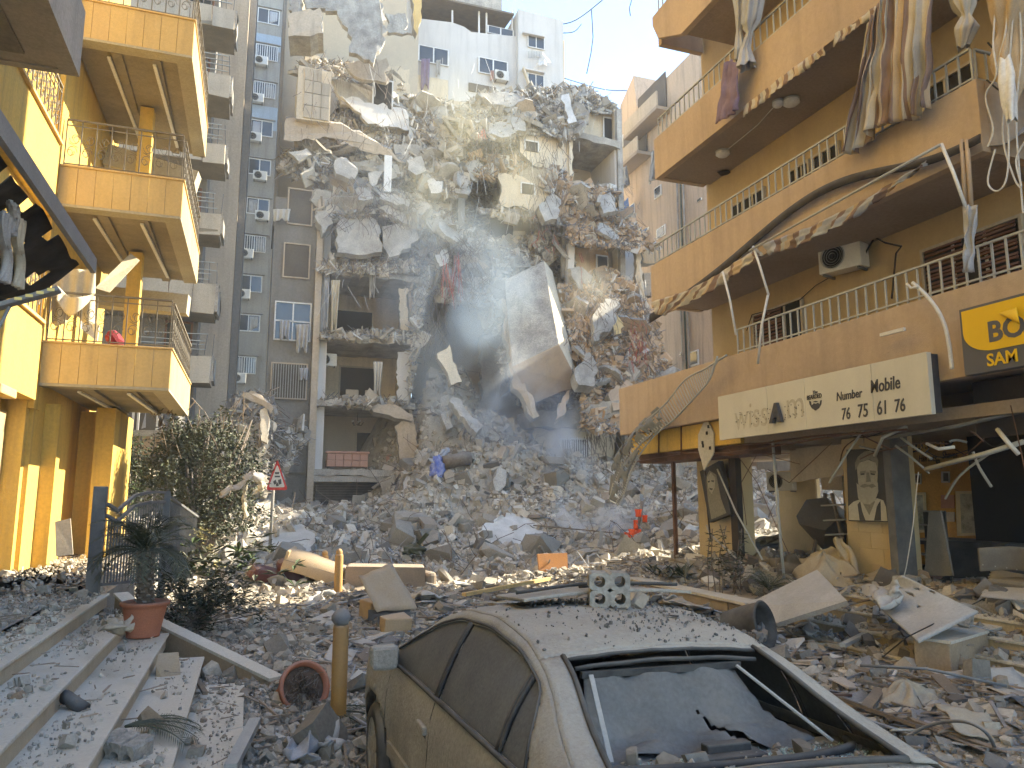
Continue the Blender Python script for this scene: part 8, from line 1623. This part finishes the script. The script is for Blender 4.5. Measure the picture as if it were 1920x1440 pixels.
def whorl(g, p, n, L_, w, up=.6, m=0):
    for k in range(n):
        a_ = R_(0, 6.28); d = Vector((cos(a_), sin(a_), R_(-.2, up))).normalized(); b_ = d.cross(Vector((0, 0, 1))).normalized() * w; l = L_ * R_(.7, 1.2); q = p + d * l * .5; e = p + d * l + Vector((0, 0, -.2 * l)); g.add([p, q - b_, e, q + b_], [(0, 1, 2, 3)], m)
t = thing('oleander_bush', at(370, 1150, z=.3), 'dusty oleander bush with long leaves beside the potted palm', 'bush'); g = G(); gs = G(); c = at(372, 1118, z=.75)
for _ in range(90):
    p = c + Vector((rnd.gauss(0, .42), rnd.gauss(0, .35), rnd.gauss(0, .24))); gs.tube([Vector((c.x + R_(-.2, .2), c.y + R_(-.2, .2), .3)), p], .008, 3, cap=False)
    for j in range(3): whorl(g, p + Vector((0, 0, -.07 * j)), 7, .17, .018, .9, rnd.randrange(2))
gs.build('stem', 'bark', t); g.build('foliage', ['leaf_dusty', 'leaf_dusty'], t)
t = thing('broadleaf_plant', at(400, 1040, y=16), 'broad leaved plants with pale yellow flower clusters behind the railing', 'plant'); g = G(); c = at(405, 1050, y=16.3)
for _ in range(60): p = c + Vector((rnd.gauss(0, .6), rnd.gauss(0, .5), rnd.gauss(0, .22))); whorl(g, p, 5, .34, .045, 1.1, rnd.randrange(2))
g.build('foliage', ['leaf_green', 'leaf_dusty'], t); g = G()
for u, v, n_ in ((378, 1000, 40), (392, 1028, 20), (406, 1062, 16)): [whorl(g, at(u, v, y=15.6) + Vector((rnd.gauss(0, .07), rnd.gauss(0, .07), rnd.gauss(0, .06))), 4, .07, .018) for _ in range(n_)]
g.build('flower', 'leaf_yellow', t)
def frond(base, az, el, L_, m='leaf_dusty', w=.012, n=26, ll=.3, droop=.9, parent=None, nm='frond'):
    g = G(); pts = []; p = Vector(base); d = Vector((cos(az) * cos(el), sin(az) * cos(el), sin(el))); N = 14
    for k in range(N + 1): pts.append(p.copy()); p = p + d * (L_ / N); d = (d + Vector((0, 0, -droop / N * (.4 + 1.6 * k / N)))).normalized()
    g.tube(pts, [.012 * (1 - .8 * k / N) for k in range(N + 1)], 5)
    for k in range(n):
        f = .12 + .88 * k / n; i = min(N - 1, int(f * N)); q = pts[i].lerp(pts[i + 1], f * N - i); t_ = (pts[i + 1] - pts[i]).normalized(); sd = t_.cross(Vector((0, 0, 1))).normalized(); l = ll * sin(min(1, f * 1.6 + .15) * pi * .62) * R_(.85, 1.1) * (1.15 - .5 * f)
        for s in (-1, 1): dd = (sd * s * .8 + t_ * .65 + Vector((0, 0, .18 - .25 * R_(.3, 1)))).normalized(); e = q + dd * l + Vector((0, 0, -.12 * l)); mid = q + dd * l * .5; b_ = t_ * w; g.add([q, mid - b_, e, mid + b_], [(0, 1, 2, 3)])
    return g.build(nm, m, parent)
pc = at(268, 1190, z=.62); pc = Vector((pc.x, pc.y, .60))
pt = thing('flower_pot', pc, 'large terracotta flower pot holding the small palm on the marble steps', 'flower pot')
g = G(); g.lathe(pc, [(.001, .02), (.17, .015), (.19, .0), (.195, .015), (.19, .03), (.25, .34), (.255, .37), (.285, .38), (.29, .42), (.26, .43), (.245, .395), (.001, .38)], 32); g.build('body', 'terracotta', pt)
pm = thing('potted_palm', pc + Vector((0, 0, .39)), 'small dusty date palm growing in the terracotta pot', 'palm'); b0 = pc + Vector((0, 0, .37)); tp = at(272, 1035, y=pc.y); tp = Vector((tp.x, pc.y, tp.z)); g = G(); g.tube([b0, b0.lerp(tp, .5), tp], [.1, .08, .07], 10)
for k in range(70): f = k / 70; a_ = k * 2.4; p = b0.lerp(tp, f); r = .085; d = Vector((cos(a_), sin(a_), .8)); g.box(p + Vector((cos(a_) * r, sin(a_) * r, .02)), (.05, .03, .07), R=d.to_track_quat('Z', 'Y').to_matrix())
g.build('trunk', 'bark', pm)
for k in range(36): frond(tp + Vector((0, 0, R_(-.02, .06))), k * 2.4 + R_(-.2, .2), R_(.15, 1.1) if k % 3 else R_(-.1, .4), R_(.65, .9), parent=pm, n=32, ll=.24, droop=R_(1.2, 2.0), w=.008)
fp = thing('fallen_pot', at(570, 1290, z=.3), 'terracotta pot tipped on its side with dead roots beside the bollard', 'flower pot'); c = at(568, 1290, z=.32); M_ = Euler((1.15, .1, .25)).to_matrix()
g = G(); g.lathe(c, [(.15, -.42), (.17, -.4), (.235, .0), (.27, .02), (.27, .07), (.235, .075), (.215, .02)], 28, M=M_); g.build('body', 'terracotta', fp); g = G(); g.lathe(c, [(.001, .0), (.12, .02), (.225, .0)], 18, M=M_); g.build('soil', 'soil', fp)
g = G()
for _ in range(120): a_ = R_(0, 6.28); r = R_(0, .2); p = c + M_ @ Vector((cos(a_) * r, sin(a_) * r, .02)); g.tube([p, p + Vector((R_(-.12, .12), R_(-.25, -.02), R_(-.08, .12)))], .004, 3, cap=False)
g.build('dry_root', 'bark', fp)
ff = thing('fallen_frond', at(600, 1350, z=.2), 'bunch of fallen palm fronds spilling from the tipped pot', 'palm frond')
for k in range(7): frond(at(590, 1335, z=.28), -1.2 + k * .28, R_(-.1, .3), R_(.5, .75), parent=ff, n=22, ll=.2, droop=.7, w=.007)
ff2 = thing('fallen_frond', at(250, 1200, z=.6), 'short palm frond fallen on the marble step under the pot', 'palm frond')
for k in range(3): frond(at(285, 1205, z=.5), 2.6 + k * .3, .1, .4, parent=ff2, n=18, ll=.15, droop=.5, w=.006)
ff3 = thing('fallen_frond', at(230, 1375, z=.5), 'dry palm frond draped over the hollow block on the steps', 'palm frond')
for k in range(5): frond(at(235, 1362, z=.5), -.6 + k * .3, .15, .6, parent=ff3, n=24, ll=.18, droop=.8, w=.006, m='leaf_dusty')
t = thing('planter_shrub', at(1385, 1075, x=8.6), 'spindly leafy shrub growing in the stone planter before the pillars', 'shrub'); gs = G(); g = G()
for k in range(9):
    b_ = Vector((8.7 + R_(-.2, .2), 12.6 + R_(-.4, .4), .5)); e = b_ + Vector((R_(-.3, .3), R_(-.4, .4), R_(.6, 1.3))); gs.tube([b_, b_.lerp(e, .5) + Vector((R_(-.08, .08), R_(-.08, .08), 0)), e], .01, 4)
    for j in range(7): whorl(g, b_.lerp(e, .35 + .65 * j / 7), 4, .14, .03, .8, rnd.randrange(2))
gs.build('stem', 'bark', t); g.build('foliage', ['leaf_dusty', 'leaf_dusty'], t)
t = thing('small_palm', at(1455, 1105, x=8.8), 'little dust covered palm growing in the stone planter', 'palm')
for k in range(16): frond(Vector((9.0, 11.7, .65)), k * 2.4, R_(.4, 1.2), R_(.5, .7), parent=t, n=20, ll=.2, droop=1.8, w=.008)
t = thing('planter_plant', (8.6, 14.2, .55), 'dark spiky dusty plant at the far end of the stone planter', 'plant'); g = G()
for _ in range(14): whorl(g, Vector((8.7 + rnd.gauss(0, .2), 14.6 + rnd.gauss(0, .3), .65)), 7, .4, .03, 1.5, 0)
g.build('foliage', 'leaf_dusty', t)
# ---------------------------------------------------------------- smoke and dusty air
def smoke(name, c, rad, dens, color, label, nscale=.35, seed=0, thr=(.42, .75), emit=0):
    bm = bmesh.new(); bmesh.ops.create_icosphere(bm, subdivisions=3, radius=1); me = bpy.data.meshes.new(name); bm.to_mesh(me); bm.free()
    o = bpy.data.objects.new(name, me); COL.objects.link(o); o.location = c; o.scale = rad
    m = bpy.data.materials.new(name); m.use_nodes = True; t = m.node_tree; t.nodes.remove(t.nodes['Principled BSDF']); v = nd(t, 'ShaderNodeVolumePrincipled'); t.links.new(v.outputs[0], t.nodes['Material Output'].inputs['Volume'])
    v.inputs['Color'].default_value = (*color, 1); v.inputs['Anisotropy'].default_value = 0
    tc = nd(t, 'ShaderNodeTexCoord'); ge = nd(t, 'ShaderNodeNewGeometry'); n = nd(t, 'ShaderNodeTexNoise'); n.inputs['Scale'].default_value = nscale; n.inputs['Detail'].default_value = 3; n.inputs['Distortion'].default_value = .6
    mp = nd(t, 'ShaderNodeMapping'); mp.inputs['Location'].default_value = (seed, seed * 2, 0); mp.inputs['Scale'].default_value = (1, 1, .6); t.links.new(ge.outputs['Position'], mp.inputs['Vector']); t.links.new(mp.outputs[0], n.inputs['Vector'])
    r = nd(t, 'ShaderNodeMapRange'); r.inputs['From Min'].default_value = thr[0]; r.inputs['From Max'].default_value = thr[1]; t.links.new(n.outputs['Fac'], r.inputs['Value'])
    ln = nd(t, 'ShaderNodeVectorMath', operation='LENGTH'); t.links.new(tc.outputs['Object'], ln.inputs[0]); f = nd(t, 'ShaderNodeMapRange'); f.inputs['From Min'].default_value = 1; f.inputs['From Max'].default_value = .25; t.links.new(ln.outputs['Value'], f.inputs['Value'])
    a = nd(t, 'ShaderNodeMath', operation='MULTIPLY'); t.links.new(r.outputs[0], a.inputs[0]); t.links.new(f.outputs[0], a.inputs[1]); b = nd(t, 'ShaderNodeMath', operation='MULTIPLY'); t.links.new(a.outputs[0], b.inputs[0]); b.inputs[1].default_value = dens; t.links.new(b.outputs[0], v.inputs['Density'])
    me.materials.append(m); return tag(o, label, 'smoke', None, 'stuff')
smoke('smoke', at(862, 600, y=32), (4.2, 2.0, 6.0), .85, (.7, .85, 1.), 'bluish smoke rising out of the dark void left of the tipped box', .4, 1, (.38, .75))
smoke('smoke', at(985, 790, y=29.5), (3.0, 1.6, 4.0), 1.0, (.8, .89, 1.), 'pale blue smoke under the tipped concrete box', .6, 7, (.46, .72))
smoke('smoke', at(865, 290, y=31.5), (5.2, 1.8, 5.0), .26, (1., .96, .7), 'yellowish backlit smoke drifting past the upper floors', .3, 3, (.4, .72))  # yellow of the sun's backlight is put into the smoke colour
smoke('smoke', at(1090, 545, y=30), (2.2, 1.0, 1.8), .3, (1., .96, .8), 'small yellowish smoke puff beside the torn ochre room', .6, 11)
smoke('smoke', at(1130, 965, y=24.5), (2.6, 1.0, 1.5), 1.5, (.95, .96, 1.), 'white smoke curling from the slabs behind the orange rags', .9, 17, (.47, .72))
smoke('smoke', at(1070, 860, y=28.5), (1.6, 1.0, 1.9), 1.2, (.92, .95, 1.), 'thin white wisp in front of the barred window of the cream wall', .8, 29, (.46, .72))
smoke('smoke', at(700, 420, y=32), (4.8, 1.6, 5.4), .12, (.68, .82, 1.), 'thin blue smoke veil over the upper floors of the ruin', .25, 23, (.3, .8))
g = G(); g.bb(-26, -14, -1, 45, 64, 46); hz = g.build('haze', 'black', loc=(0, 0, 0)); tag(hz, None, None, None, 'stuff')
m = bpy.data.materials.new('haze'); m.use_nodes = True; t = m.node_tree; t.nodes.remove(t.nodes['Principled BSDF']); v = nd(t, 'ShaderNodeVolumePrincipled'); t.links.new(v.outputs[0], t.nodes['Material Output'].inputs['Volume']); v.inputs['Color'].default_value = (.9, .94, 1, 1); v.inputs['Density'].default_value = .0012; hz.data.materials.clear(); hz.data.materials.append(m)
